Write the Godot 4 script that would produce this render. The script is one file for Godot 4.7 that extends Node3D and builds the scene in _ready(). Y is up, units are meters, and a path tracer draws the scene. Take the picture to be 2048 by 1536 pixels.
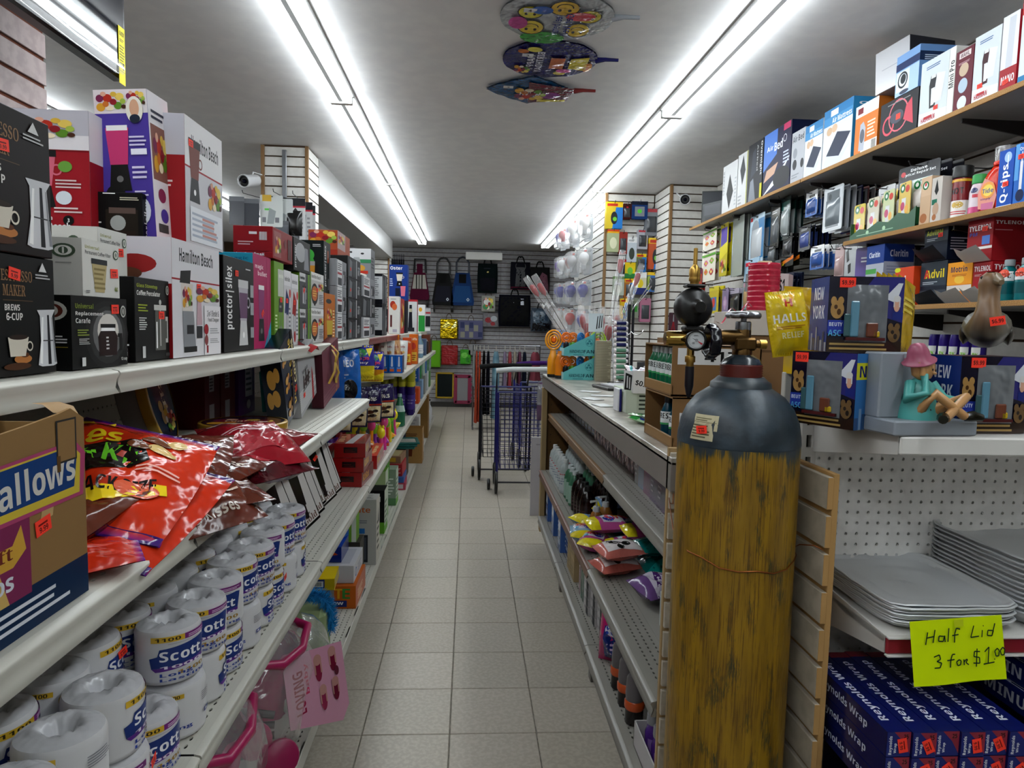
extends Node3D
# A narrow discount store aisle: gondola shelves, a counter, wall shelves and a helium cylinder, all in metres; the camera stands at x 0, the aisle runs along -z.

var used := {}
var shapes := {}
var texts := {}
var mats := {}
var rng := RandomNumberGenerator.new()
var font_sans := SystemFont.new()
var font_serif := SystemFont.new()
const ORD := ["first", "second", "third", "fourth", "fifth", "sixth", "seventh", "eighth", "ninth", "tenth", "eleventh", "twelfth", "thirteenth", "fourteenth", "fifteenth", "sixteenth", "seventeenth", "eighteenth", "nineteenth", "twentieth"]

func col(s) -> Color:
	if s is Color:
		return s
	return Color.html(s).srgb_to_linear()

class Mk:
	var v := PackedVector3Array()
	var n := PackedVector3Array()
	var c := PackedColorArray()
	var i := PackedInt32Array()
	var T := Transform3D()
	func tri(a: Vector3, b: Vector3, d: Vector3, k: Color):
		a = T * a; b = T * b; d = T * d
		var m = (b - a).cross(d - a).normalized()
		var s = v.size()
		v.append(a); v.append(b); v.append(d)
		for q in 3:
			n.append(m); c.append(k)
		i.append(s); i.append(s + 2); i.append(s + 1)
	func quad(a: Vector3, b: Vector3, d: Vector3, e: Vector3, k: Color):
		a = T * a; b = T * b; d = T * d; e = T * e
		var m = (d - a).cross(e - b).normalized()
		var s = v.size()
		v.append(a); v.append(b); v.append(d); v.append(e)
		for q in 4:
			n.append(m); c.append(k)
		i.append_array(PackedInt32Array([s, s + 2, s + 1, s, s + 3, s + 2]))
	func box(o: Vector3, s: Vector3, k: Color, bev := 0.0):   # o is the centre
		var h = s * 0.5
		var b = minf(bev, minf(h.x, minf(h.y, h.z)) * 0.9)
		var keep = T
		T = T * Transform3D(Basis(), o)
		for ax in 3:
			for sg in [-1.0, 1.0]:
				var u = Vector3(); var w = Vector3(); var m = Vector3()
				m[ax] = sg; u[(ax + 1) % 3] = 1.0; w[(ax + 2) % 3] = 1.0
				if sg < 0:
					var t = u; u = w; w = t
				var hm = absf(m.dot(h)); var hu = absf(u.dot(h)) - b; var hw = absf(w.dot(h)) - b
				quad(m * hm - u * hu - w * hw, m * hm + u * hu - w * hw, m * hm + u * hu + w * hw, m * hm - u * hu + w * hw, k)
		if b > 0.0:
			for ax in 3:
				var p = (ax + 1) % 3; var q = (ax + 2) % 3
				for sp in [-1.0, 1.0]:
					for sq in [-1.0, 1.0]:
						var mp = Vector3(); var mq = Vector3(); var ma = Vector3()
						mp[p] = sp; mq[q] = sq; ma[ax] = h[ax] - b
						var A = mp * h[p] + mq * (h[q] - b); var B = mp * (h[p] - b) + mq * h[q]
						if sp * sq > 0:
							quad(A - ma, A + ma, B + ma, B - ma, k) if (A + ma - (A - ma)).cross(B - A).dot(mp + mq) > 0 else quad(B - ma, B + ma, A + ma, A - ma, k)
						else:
							quad(B - ma, B + ma, A + ma, A - ma, k) if (ma * 2).cross(A - B).dot(mp + mq) > 0 else quad(A - ma, A + ma, B + ma, B - ma, k)
			for sx in [-1.0, 1.0]:
				for sy in [-1.0, 1.0]:
					for sz in [-1.0, 1.0]:
						var A = Vector3(sx * h.x, sy * (h.y - b), sz * (h.z - b)); var B = Vector3(sx * (h.x - b), sy * h.y, sz * (h.z - b)); var C = Vector3(sx * (h.x - b), sy * (h.y - b), sz * h.z)
						if (B - A).cross(C - A).dot(Vector3(sx, sy, sz)) > 0: tri(A, B, C, k)
						else: tri(A, C, B, k)
		T = keep
	# rows of points; smooth; wrap joins the last column to the first. Normals face to the side where u x w points (u along a row, w along the rows)
	func grid(P: Array, nu: int, nv: int, k, wrap := false, flip := false):
		var s = v.size()
		var N = []
		N.resize(nu * nv); N.fill(Vector3())
		var last = nu if wrap else nu - 1
		var idx = PackedInt32Array()
		for b in nv - 1:
			for a in last:
				var a1 = (a + 1) % nu
				var q = [b * nu + a, b * nu + a1, (b + 1) * nu + a1, (b + 1) * nu + a]
				var m = (P[q[2]] - P[q[0]]).cross(P[q[3]] - P[q[1]])
				if flip: m = -m
				for e in q: N[e] += m
				if flip: idx.append_array(PackedInt32Array([s + q[0], s + q[1], s + q[2], s + q[0], s + q[2], s + q[3]]))
				else: idx.append_array(PackedInt32Array([s + q[0], s + q[2], s + q[1], s + q[0], s + q[3], s + q[2]]))
		for e in nu * nv:
			v.append(T * P[e])
			n.append((T.basis * N[e]).normalized())
			c.append(k[e] if k is Array else k)
		i.append_array(idx)
	# profile of [radius, y, (colour)]; colour changes are sharp
	func lathe(prof: Array, seg: int, k: Color, cap := true, squash := 1.0):
		var lo = 0
		while lo < prof.size() - 1:
			var hi = lo + 1
			var kk = k
			if prof[lo].size() > 2: kk = prof[lo][2]
			while hi < prof.size() - 1 and prof[hi].size() < 3: hi += 1
			var P = []
			for r in range(lo, hi + 1):
				for a in seg:
					var t = TAU * a / seg
					P.append(Vector3(cos(t) * prof[r][0], prof[r][1], -sin(t) * prof[r][0] * squash))
			grid(P, seg, hi - lo + 1, kk, true)
			lo = hi
		if cap:
			disc(Vector3(0, prof[-1][1], 0), prof[-1][0], prof[-1][0] * squash, seg, prof[-1][2] if prof[-1].size() > 2 else k, 1)
			disc(Vector3(0, prof[0][1], 0), prof[0][0], prof[0][0] * squash, seg, prof[0][2] if prof[0].size() > 2 else k, -1)
	func disc(o: Vector3, rx: float, rz: float, seg: int, k: Color, up: int):
		if rx < 0.0001: return
		var s = v.size()
		for a in seg:
			var t = TAU * a / seg
			v.append(T * (o + Vector3(cos(t) * rx, 0, -sin(t) * rz))); n.append((T.basis * Vector3(0, up, 0)).normalized()); c.append(k)
		for a in range(1, seg - 1):
			if up > 0: i.append_array(PackedInt32Array([s, s + a + 1, s + a]))
			else: i.append_array(PackedInt32Array([s, s + a, s + a + 1]))
	func tube(path: Array, r, k: Color, seg := 6, closed := false):
		var P = []
		var nn = path.size()
		var prev = Vector3(0.13, 0.97, 0.21)
		for j in nn:
			var d: Vector3 = (path[(j + 1) % nn] - path[(j - 1 + nn) % nn]) if closed else (path[mini(j + 1, nn - 1)] - path[maxi(j - 1, 0)])
			d = d.normalized()
			var a = d.cross(prev)
			if a.length() < 0.05: a = d.cross(Vector3(1, 0.1, 0.3))
			a = a.normalized()
			var b = d.cross(a)
			prev = -a.cross(d) if false else prev
			var rr = r[j] if r is Array else r
			for q in seg:
				var t = TAU * q / seg
				P.append(path[j] + (a * cos(t) + b * sin(t)) * rr)
		if closed:
			for q in seg: P.append(P[q])
			nn += 1
		grid(P, seg, nn, k, true)
		if not closed:
			for e in [0, nn - 1]:
				var o = path[e]
				for q in range(1, seg - 1):
					if e == 0: tri(P[0], P[q + 1], P[q], k)
					else: tri(P[e * seg], P[e * seg + q], P[e * seg + q + 1], k)
	# flat outline in x,y (counter-clockwise) pushed from z0 to z1
	func prism(poly: PackedVector2Array, z0: float, z1: float, k: Color, kside = null):
		if Geometry2D.is_polygon_clockwise(poly):
			poly = poly.duplicate(); poly.reverse()
		var ks = k if kside == null else kside
		var t = Geometry2D.triangulate_polygon(poly)
		for q in range(0, t.size(), 3):
			var a = poly[t[q]]; var b = poly[t[q + 1]]; var d = poly[t[q + 2]]
			if (b - a).cross(d - a) < 0:
				var w = b; b = d; d = w
			tri(Vector3(a.x, a.y, z1), Vector3(b.x, b.y, z1), Vector3(d.x, d.y, z1), k)
			if z1 > z0: tri(Vector3(a.x, a.y, z0), Vector3(d.x, d.y, z0), Vector3(b.x, b.y, z0), ks)
		if z1 > z0:
			for q in poly.size():
				var a = poly[q]; var b = poly[(q + 1) % poly.size()]
				quad(Vector3(a.x, a.y, z0), Vector3(b.x, b.y, z0), Vector3(b.x, b.y, z1), Vector3(a.x, a.y, z1), ks)
	func mesh() -> ArrayMesh:
		var A = []
		A.resize(Mesh.ARRAY_MAX)
		A[Mesh.ARRAY_VERTEX] = v; A[Mesh.ARRAY_NORMAL] = n; A[Mesh.ARRAY_COLOR] = c; A[Mesh.ARRAY_INDEX] = i
		var m = ArrayMesh.new()
		m.add_surface_from_arrays(Mesh.PRIMITIVE_TRIANGLES, A)
		return m

func mat(k: String) -> StandardMaterial3D:
	if mats.has(k):
		return mats[k]
	var m := StandardMaterial3D.new()
	m.resource_name = k
	m.vertex_color_use_as_albedo = true
	var R = {"card": 0.5, "gloss": 0.2, "film": 0.14, "matte": 0.9, "satin": 0.35, "paint": 0.4, "cloth": 0.95, "metal": 0.32, "chrome": 0.1, "foil": 0.22, "tinfoil": 0.42, "wrap": 0.17}
	m.roughness = R.get(k, 0.5)
	if k in ["metal", "chrome", "foil", "tinfoil"]:
		m.metallic = 0.5 if k == "tinfoil" else 1.0
	if k in ["matte", "cloth", "card"]:
		m.metallic_specular = 0.3
	if k == "clear":
		m.transparency = BaseMaterial3D.TRANSPARENCY_ALPHA
		m.albedo_color = Color(1, 1, 1, 0.14)
		m.roughness = 0.08
	if k == "bagclear":
		m.transparency = BaseMaterial3D.TRANSPARENCY_ALPHA
		m.albedo_color = Color(1, 1, 1, 0.13)
		m.roughness = 0.1
	if k in ["film", "bagclear", "foil", "wrap"]:
		m.normal_enabled = true
		m.normal_texture = noise_tex(0.018, 3, true, 7)
		m.normal_scale = 0.8
		m.uv1_triplanar = true
		m.uv1_scale = Vector3(3, 3, 3)
	mats[k] = m
	return m

func noise_tex(freq: float, oct: int, as_normal: bool, sd: int, ramp = null, w := 256, h := 256) -> NoiseTexture2D:
	var key = "n%s_%s_%s_%s_%s" % [freq, oct, as_normal, sd, w]
	if ramp == null and mats.has(key):
		return mats[key]
	var t := NoiseTexture2D.new()
	var f := FastNoiseLite.new()
	f.seed = sd; f.frequency = freq; f.fractal_octaves = oct
	t.noise = f; t.width = w; t.height = h; t.seamless = true
	t.as_normal_map = as_normal
	if as_normal: t.bump_strength = 6.0
	if ramp != null: t.color_ramp = ramp
	else: mats[key] = t
	return t

func ramp(a: Color, b: Color, p := 0.3, q := 0.7) -> Gradient:
	var g := Gradient.new()
	g.offsets = PackedFloat32Array([p, q]); g.colors = PackedColorArray([a, b])
	return g

# a plain surface material with mottling in the world's own axes
func surf(key: String, a: String, b: String, rough: float, scale: float, freq := 0.03, bump := 0.0) -> StandardMaterial3D:
	if mats.has(key):
		return mats[key]
	var m := StandardMaterial3D.new()
	m.resource_name = key
	m.albedo_texture = noise_tex(freq, 4, false, key.hash() % 1000, ramp(Color.html(a), Color.html(b)))
	m.uv1_triplanar = true; m.uv1_world_triplanar = true
	m.uv1_scale = Vector3.ONE * scale
	m.roughness = rough
	if bump > 0.0:
		m.normal_enabled = true; m.normal_texture = noise_tex(0.05, 3, true, 3); m.normal_scale = bump
	mats[key] = m
	return m

func numbered(called: String) -> String:
	var k = used.get(called, 0)
	used[called] = k + 1
	return called if k == 0 else "%s_%03d" % [called, k]

func tag(o: Node, label: String, category := "", group := "", kind := ""):
	if label: o.set_meta("label", label)
	if category: o.set_meta("category", category)
	if group: o.set_meta("group", group)
	if kind: o.set_meta("kind", kind)
	return o

func thing(called: String, label: String, category: String, at := Vector3.ZERO, turn := 0.0, group := "") -> Node3D:
	var o := Node3D.new()
	o.name = numbered(called)
	add_child(o)
	o.position = at; o.rotation_degrees.y = turn
	tag(o, label, category, group)
	return o

func put(called: String, m, material, parent: Node = null) -> MeshInstance3D:
	var o := MeshInstance3D.new()
	o.mesh = m.mesh() if m is Mk else m
	o.material_override = mat(material) if material is String else material
	if parent == null or parent == self:
		o.name = numbered(called)
		add_child(o)
	else:
		o.name = called
		parent.add_child(o, true)
	return o

func struct(called: String, m, material, parent: Node = null) -> MeshInstance3D:
	var o = put(called, m, material, parent)
	if parent == null: o.set_meta("kind", "structure")
	return o

func dup(o: Node3D, called: String, label: String, at: Vector3, turn = null) -> Node3D:
	var r: Node3D = o.duplicate()
	r.name = numbered(called)
	add_child(r)
	r.position = at
	if turn != null: r.rotation_degrees.y = turn
	r.set_meta("label", label)
	return r

# ---- flat print on a face: x to the right and y up in percent of the face, drawn in layers a hair apart
func text_tris(s: String, serif := false) -> Dictionary:
	var key = s + ("#" if serif else "")
	if texts.has(key):
		return texts[key]
	var t := TextMesh.new()
	t.font = font_serif if serif else font_sans
	t.text = s; t.font_size = 24; t.depth = 0.0; t.pixel_size = 0.01; t.curve_step = 4.0
	var a = t.get_mesh_arrays()
	var vs: PackedVector3Array = a[0]
	var lo = Vector2(1e9, 1e9); var hi = -lo
	for p in vs:
		lo = lo.min(Vector2(p.x, p.y)); hi = hi.max(Vector2(p.x, p.y))
	var sz = (hi - lo).max(Vector2(0.001, 0.001))
	var out = PackedVector2Array()
	for p in vs:
		out.append((Vector2(p.x, p.y) - lo) / sz)
	texts[key] = {"p": out, "ratio": sz.x / sz.y}
	return texts[key]

func draw(b: Mk, F: Transform3D, w: float, h: float, ops: String):
	var keep = b.T
	var z = 0.00025
	var raw = ops.split(";", false)
	for op in raw:
		var a = op.strip_edges().split(" ", false)
		if a.size() < 2: continue
		z += 0.00006
		b.T = keep * F * Transform3D(Basis(), Vector3(0, 0, z))
		if a[0].begins_with("@"):
			b.T = keep
			draw_pic(b, F, w, h, a, z)
			z += 0.0006
			continue
		var k = col(a[1])
		var f = []
		if a[0] in ["R", "E", "P", "T", "V", "U", "S", "L", "O", "B"]:
			var m = {"R": 4, "E": 4, "T": 4, "V": 4, "U": 4, "S": 4, "L": 4, "O": 4, "B": 4}.get(a[0], a.size() - 2)
			for q in range(2, 2 + m): f.append(float(a[q]) * 0.01)
		match a[0]:
			"R":   # x0 y0 x1 y1
				b.quad(Vector3(f[0] * w, f[1] * h, 0), Vector3(f[2] * w, f[1] * h, 0), Vector3(f[2] * w, f[3] * h, 0), Vector3(f[0] * w, f[3] * h, 0), k)
			"E":   # cx cy rx ry
				var keep2 = b.T
				b.T = b.T * Transform3D(Basis(Vector3.RIGHT, PI / 2), Vector3(f[0] * w, f[1] * h, 0))
				b.disc(Vector3.ZERO, f[2] * w, f[3] * h, 18, k, 1)
				b.T = keep2
			"O":   # ring cx cy rx thickness
				var n = 20
				for q in n:
					var c0 = Vector3(cos(TAU * q / n), sin(TAU * q / n), 0); var c1 = Vector3(cos(TAU * (q + 1) / n), sin(TAU * (q + 1) / n), 0)
					var o = Vector3(f[0] * w, f[1] * h, 0)
					var r1 = f[2] * w; var r0 = r1 * (1.0 - f[3])
					b.quad(o + c0 * r0, o + c0 * r1, o + c1 * r1, o + c1 * r0, k)
			"P":
				var poly = PackedVector2Array()
				for q in range(0, f.size(), 2): poly.append(Vector2(f[q] * w, f[q + 1] * h))
				b.prism(poly, 0, 0, k)
			"T", "V", "S", "U":   # x y width height text (underscores are spaces); V runs upwards, U downwards, S is serif
				var t = text_tris(a[6].replace("_", " "), a[0] == "S")
				var keep2 = b.T
				var bx = f[2] * w; var by = f[3] * h
				if a[0] == "V":
					b.T = b.T * Transform3D(Basis(Vector3.BACK, PI / 2), Vector3((f[0] + f[2]) * w, f[1] * h, 0))
					bx = f[3] * h; by = f[2] * w
				elif a[0] == "U":
					b.T = b.T * Transform3D(Basis(Vector3.BACK, -PI / 2), Vector3(f[0] * w, (f[1] + f[3]) * h, 0))
					bx = f[3] * h; by = f[2] * w
				else:
					b.T = b.T * Transform3D(Basis(Vector3.BACK, deg_to_rad(float(a[7]) if a.size() > 7 else 0.0)), Vector3(f[0] * w, f[1] * h, 0))
				var p: PackedVector2Array = t.p
				var s = b.v.size()
				var nz = (b.T.basis * Vector3.BACK).normalized()
				for q in p.size():
					b.v.append(b.T * Vector3(p[q].x * bx, p[q].y * by, 0)); b.n.append(nz); b.c.append(k); b.i.append(s + q)
				b.T = keep2
			"L":   # x y width height, then how many lines of small print
				var cnt = int(a[6])
				for q in cnt:
					var y0 = f[1] + f[3] * (cnt - 1 - q) / cnt
					var ln = f[2] * (0.7 + 0.3 * absf(sin(q * 2.3 + f[0] * 9.0)))
					b.quad(Vector3(f[0] * w, y0 * h, 0), Vector3((f[0] + ln) * w, y0 * h, 0), Vector3((f[0] + ln) * w, (y0 + f[3] / cnt * 0.45) * h, 0), Vector3(f[0] * w, (y0 + f[3] / cnt * 0.45) * h, 0), k)
			"B":   # bar code x y width height
				for q in 14:
					var x0 = f[0] + f[2] * q / 14.0
					b.quad(Vector3(x0 * w, f[1] * h, 0), Vector3((x0 + f[2] * (0.02 + 0.03 * ((q * 7) % 3) / 2.0)) * w, f[1] * h, 0), Vector3((x0 + f[2] * (0.02 + 0.03 * ((q * 7) % 3) / 2.0)) * w, (f[1] + f[3]) * h, 0), Vector3(x0 * w, (f[1] + f[3]) * h, 0), k)
	b.T = keep

# the six faces of a box whose base centre is the origin, its front towards +z
func face(id: String, s: Vector3) -> Array:
	var h = s * 0.5
	match id:
		"f": return [Transform3D(Basis(), Vector3(-h.x, 0, h.z)), s.x, s.y]
		"b": return [Transform3D(Basis(Vector3.UP, PI), Vector3(h.x, 0, -h.z)), s.x, s.y]
		"l": return [Transform3D(Basis(Vector3.UP, -PI / 2), Vector3(-h.x, 0, -h.z)), s.z, s.y]
		"r": return [Transform3D(Basis(Vector3.UP, PI / 2), Vector3(h.x, 0, h.z)), s.z, s.y]
	return [Transform3D(Basis(Vector3.RIGHT, -PI / 2), Vector3(-h.x, s.y, h.z)), s.x, s.z]

func sticker(parent: Node, F: Transform3D, w: float, h: float, px: float, py: float, size := 0.022, tilt := 0.0, green := false, price := ""):
	var key = "sticker%s%s" % [green, price]
	if not shapes.has(key):
		var b = Mk.new()
		b.prism(PackedVector2Array([Vector2(-0.5, -0.32), Vector2(0.5, -0.32), Vector2(0.5, 0.32), Vector2(-0.5, 0.32)]), 0.0, 0.02, col("5fe04a" if green else "ff4030"))
		draw(b, Transform3D(Basis(), Vector3(-0.5, -0.32, 0.02)), 1.0, 0.64, ("T 301010 12 25 76 50 %s" % price) if price else "L 7a1510 18 60 60 28 1;T 301010 22 14 56 36 9.99")
		shapes[key] = b.mesh()
	var o = put("price_sticker", shapes[key], "card", parent)
	o.transform = F * Transform3D(Basis(Vector3.BACK, deg_to_rad(tilt)).scaled(Vector3.ONE * size), Vector3(px * 0.01 * w, py * 0.01 * h, 0.0012))
	return o

# a printed carton; art maps a face (f b l r t) to its print; marks are stickers: [face, x, y, tilt]
func carton(called: String, label: String, category: String, at: Vector3, s: Vector3, turn: float, base: String, art := {}, marks := [], material := "card", group := "", lean := 0.0) -> Node3D:
	var o = thing(called, label, category, at, turn, group)
	if lean != 0.0: o.rotation_degrees.z = lean
	var key = "carton%s%s%s" % [s, base, art.hash()]
	if not shapes.has(key):
		var b = Mk.new()
		b.box(Vector3(0, s.y / 2, 0), s, col(base), 0.0012)
		for f in art:
			var F = face(f, s)
			draw(b, F[0], F[1], F[2], art[f])
		shapes[key] = b.mesh()
	put("box_body", shapes[key], material, o)
	for m in marks:
		var F = face(m[0], s)
		sticker(o, F[0], F[1], F[2], m[1], m[2], m[4] if m.size() > 4 else 0.026, m[3] if m.size() > 3 else 0.0, m.size() > 5)
	return o

# a carton on the gondola beside the aisle: its long face looks at the aisle. xf is that face, d0 and d1 how far down the aisle it begins and ends
func shelf_box(called: String, label: String, category: String, xf: float, d0: float, d1: float, y0: float, h: float, depth: float, base: String, art := {}, marks := [], group := "", material := "card") -> Node3D:
	return carton(called, label, category, Vector3(xf - depth / 2, y0, -(d0 + d1) / 2), Vector3(d1 - d0, h, depth), 90.0, base, art, marks, material, group)
# the same on the shelves along the right-hand wall, looking at -x
func wall_box(called: String, label: String, category: String, xf: float, d0: float, d1: float, y0: float, h: float, depth: float, base: String, art := {}, marks := [], group := "", material := "card") -> Node3D:
	return carton(called, label, category, Vector3(xf + depth / 2, y0, -(d0 + d1) / 2), Vector3(d1 - d0, h, depth), -90.0, base, art, marks, material, group)

func _ready():
	font_sans.font_names = PackedStringArray(["Droid Sans"]); font_sans.font_weight = 700
	font_serif.font_names = PackedStringArray(["Droid Serif"]); font_serif.font_weight = 700
	rng.seed = 11
	# ---- camera
	var cam := Camera3D.new()
	cam.name = "camera"
	cam.fov = rad_to_deg(2.0 * atan(768.0 / 1380.0))
	cam.near = 0.05; cam.far = 60.0
	cam.transform = Transform3D(Basis.from_euler(Vector3(deg_to_rad(-4.72), deg_to_rad(-3.65), deg_to_rad(1.3)), EULER_ORDER_YXZ), Vector3(0, 1.47, 0))
	add_child(cam)
	# ---- air, exposure
	var we := WorldEnvironment.new()
	we.name = "world"
	var e := Environment.new()
	e.background_mode = Environment.BG_COLOR
	e.background_color = Color(0.02, 0.02, 0.022)
	e.tonemap_mode = Environment.TONE_MAPPER_LINEAR
	e.tonemap_exposure = 1.3
	e.sdfgi_enabled = true; e.ssao_enabled = true; e.ssil_enabled = true
	we.environment = e
	add_child(we)
	# ---- lamps: twin-tube fittings in three rows on the ceiling
	lamps()
	room()
	gondola()
	counter()
	endcap()
	wall_shelves()
	stock_appliances()
	stock_sweets()
	stock_paper()
	stock_low()
	stock_far()
	stock_back_wall()
	stock_counter()
	stock_under_counter()
	stock_pegs()
	stock_wall_shelves()
	stock_endcap()
	cylinder()
	overhead()

const TUBE_GLOW := 17.5
const LAMP_ENERGY := 0.12
func lamps():
	var glow := StandardMaterial3D.new()
	glow.resource_name = "lit tube"
	glow.albedo_color = Color(0.95, 0.97, 1.0)
	glow.emission_enabled = true
	glow.emission = Color(0.95, 0.985, 1.0)
	glow.emission_energy_multiplier = TUBE_GLOW
	var pan := Mk.new()
	pan.box(Vector3(0, -0.012, 0), Vector3(0.15, 0.022, 2.37), col("c8c8c6"), 0.004)
	pan.prism(PackedVector2Array([Vector2(-0.03, -0.022), Vector2(-0.012, -0.055), Vector2(0.012, -0.055), Vector2(0.03, -0.022)]), -1.185, 1.185, col("9a9a98"))
	for s in [-1, 1]: pan.box(Vector3(0, -0.04, s * 1.18), Vector3(0.13, 0.05, 0.02), col("d8d8d6"), 0.003)
	var tb := Mk.new()
	tb.T = Transform3D(Basis(Vector3.RIGHT, PI / 2), Vector3(0, 0, -1.16))
	tb.lathe([[0.016, 0.0], [0.016, 2.32]], 12, col("ffffff"))
	var pm = pan.mesh(); var tm = tb.mesh()
	var rows = [[-0.785, "above the boxed appliances"], [1.225, "above the counter"], [-2.83, "over the next aisle"]]
	for r in rows:
		for k in [0, 1, 2, 3, -1, -2]:
			var z = -(1.93 + 1.19 + 2.385 * k)
			var o = thing("fluorescent_lamp", ["twin-tube ceiling fitting %s, %s of the visible row" % [r[1], ORD[k]], "twin-tube ceiling fitting %s, overhead of the camera" % r[1], "twin-tube ceiling fitting %s, behind the camera" % r[1]][maxi(0, -k)], "ceiling light", Vector3(r[0], 2.84, z), 0, "twin-tube ceiling fittings")
			put("pan", pm, "paint", o)
			for s in [-1, 1]:
				var t = put("tube", tm, glow, o)
				t.position = Vector3(0.047 * s, -0.05, 0)
			var l := AreaLight3D.new()
			l.name = "lamp_light"
			l.area_size = Vector2(0.13, 2.3)
			l.light_color = Color(0.96, 0.985, 1.0)
			l.light_energy = LAMP_ENERGY
			l.shadow_enabled = true
			l.area_range = 14.0
			l.area_attenuation = 2.0
			o.add_child(l)
			l.position = Vector3(0, -0.075, 0)
			l.rotation_degrees = Vector3(-90, 0, 0)

func slats(parent: Node, w: float, h: float, at: Transform3D, face_mat, pitch := 0.0764, gap := 0.011, thick := 0.009, w0 := 0.0):
	var n = int(floor(h / pitch))
	var key = "slat%s" % w
	if not shapes.has(key):
		var b = Mk.new()
		b.box(Vector3(w / 2, pitch / 2, thick / 2), Vector3(w, pitch - gap, thick), col("ffffff"), 0.0012)
		shapes[key] = b.mesh()
	for k in n:
		var o = put("slat", shapes[key], face_mat, parent)
		o.transform = at * Transform3D(Basis(), Vector3(w0, h - (k + 1) * pitch, 0))

func perf(b: Mk, w: float, h: float, pitch_x: float, pitch_y: float, rx: float, ry: float, deep: float, k: Color):
	# a plate in x,y with real holes, its face at z 0
	var nx = int(w / pitch_x); var ny = int(h / pitch_y)
	var x0 = (w - nx * pitch_x) / 2; var y0 = (h - ny * pitch_y) / 2
	if x0 > 0.0005:
		b.quad(Vector3(0, 0, 0), Vector3(x0, 0, 0), Vector3(x0, h, 0), Vector3(0, h, 0), k)
		b.quad(Vector3(w - x0, 0, 0), Vector3(w, 0, 0), Vector3(w, h, 0), Vector3(w - x0, h, 0), k)
	if y0 > 0.0005:
		b.quad(Vector3(x0, 0, 0), Vector3(w - x0, 0, 0), Vector3(w - x0, y0, 0), Vector3(x0, y0, 0), k)
		b.quad(Vector3(x0, h - y0, 0), Vector3(w - x0, h - y0, 0), Vector3(w - x0, h, 0), Vector3(x0, h, 0), k)
	for a in nx:
		for c in ny:
			var o = Vector3(x0 + (a + 0.5) * pitch_x, y0 + (c + 0.5) * pitch_y, 0)
			var hx = pitch_x / 2; var hy = pitch_y / 2
			var sq = [Vector3(hx, -hy, 0), Vector3(hx, hy, 0), Vector3(-hx, hy, 0), Vector3(-hx, -hy, 0)]
			var rg = []
			for q in 8:
				var t = TAU * (q - 0.5) / 8
				rg.append(o + Vector3(cos(t) * rx * 1.06, sin(t) * ry * 1.06, 0))
			for q in 4:
				var p = o + sq[q]; var p2 = o + sq[(q + 1) % 4]
				var r0 = rg[q * 2]; var r1 = rg[(q * 2 + 1) % 8]; var r2 = rg[(q * 2 + 2) % 8]
				b.quad(p, p2, r1, r0, k)
				b.tri(p2, r2, r1, k)
			for q in 8:
				var d = Vector3(0, 0, -deep)
				b.quad(rg[q], rg[(q + 1) % 8], rg[(q + 1) % 8] + d, rg[q] + d, k)

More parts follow.
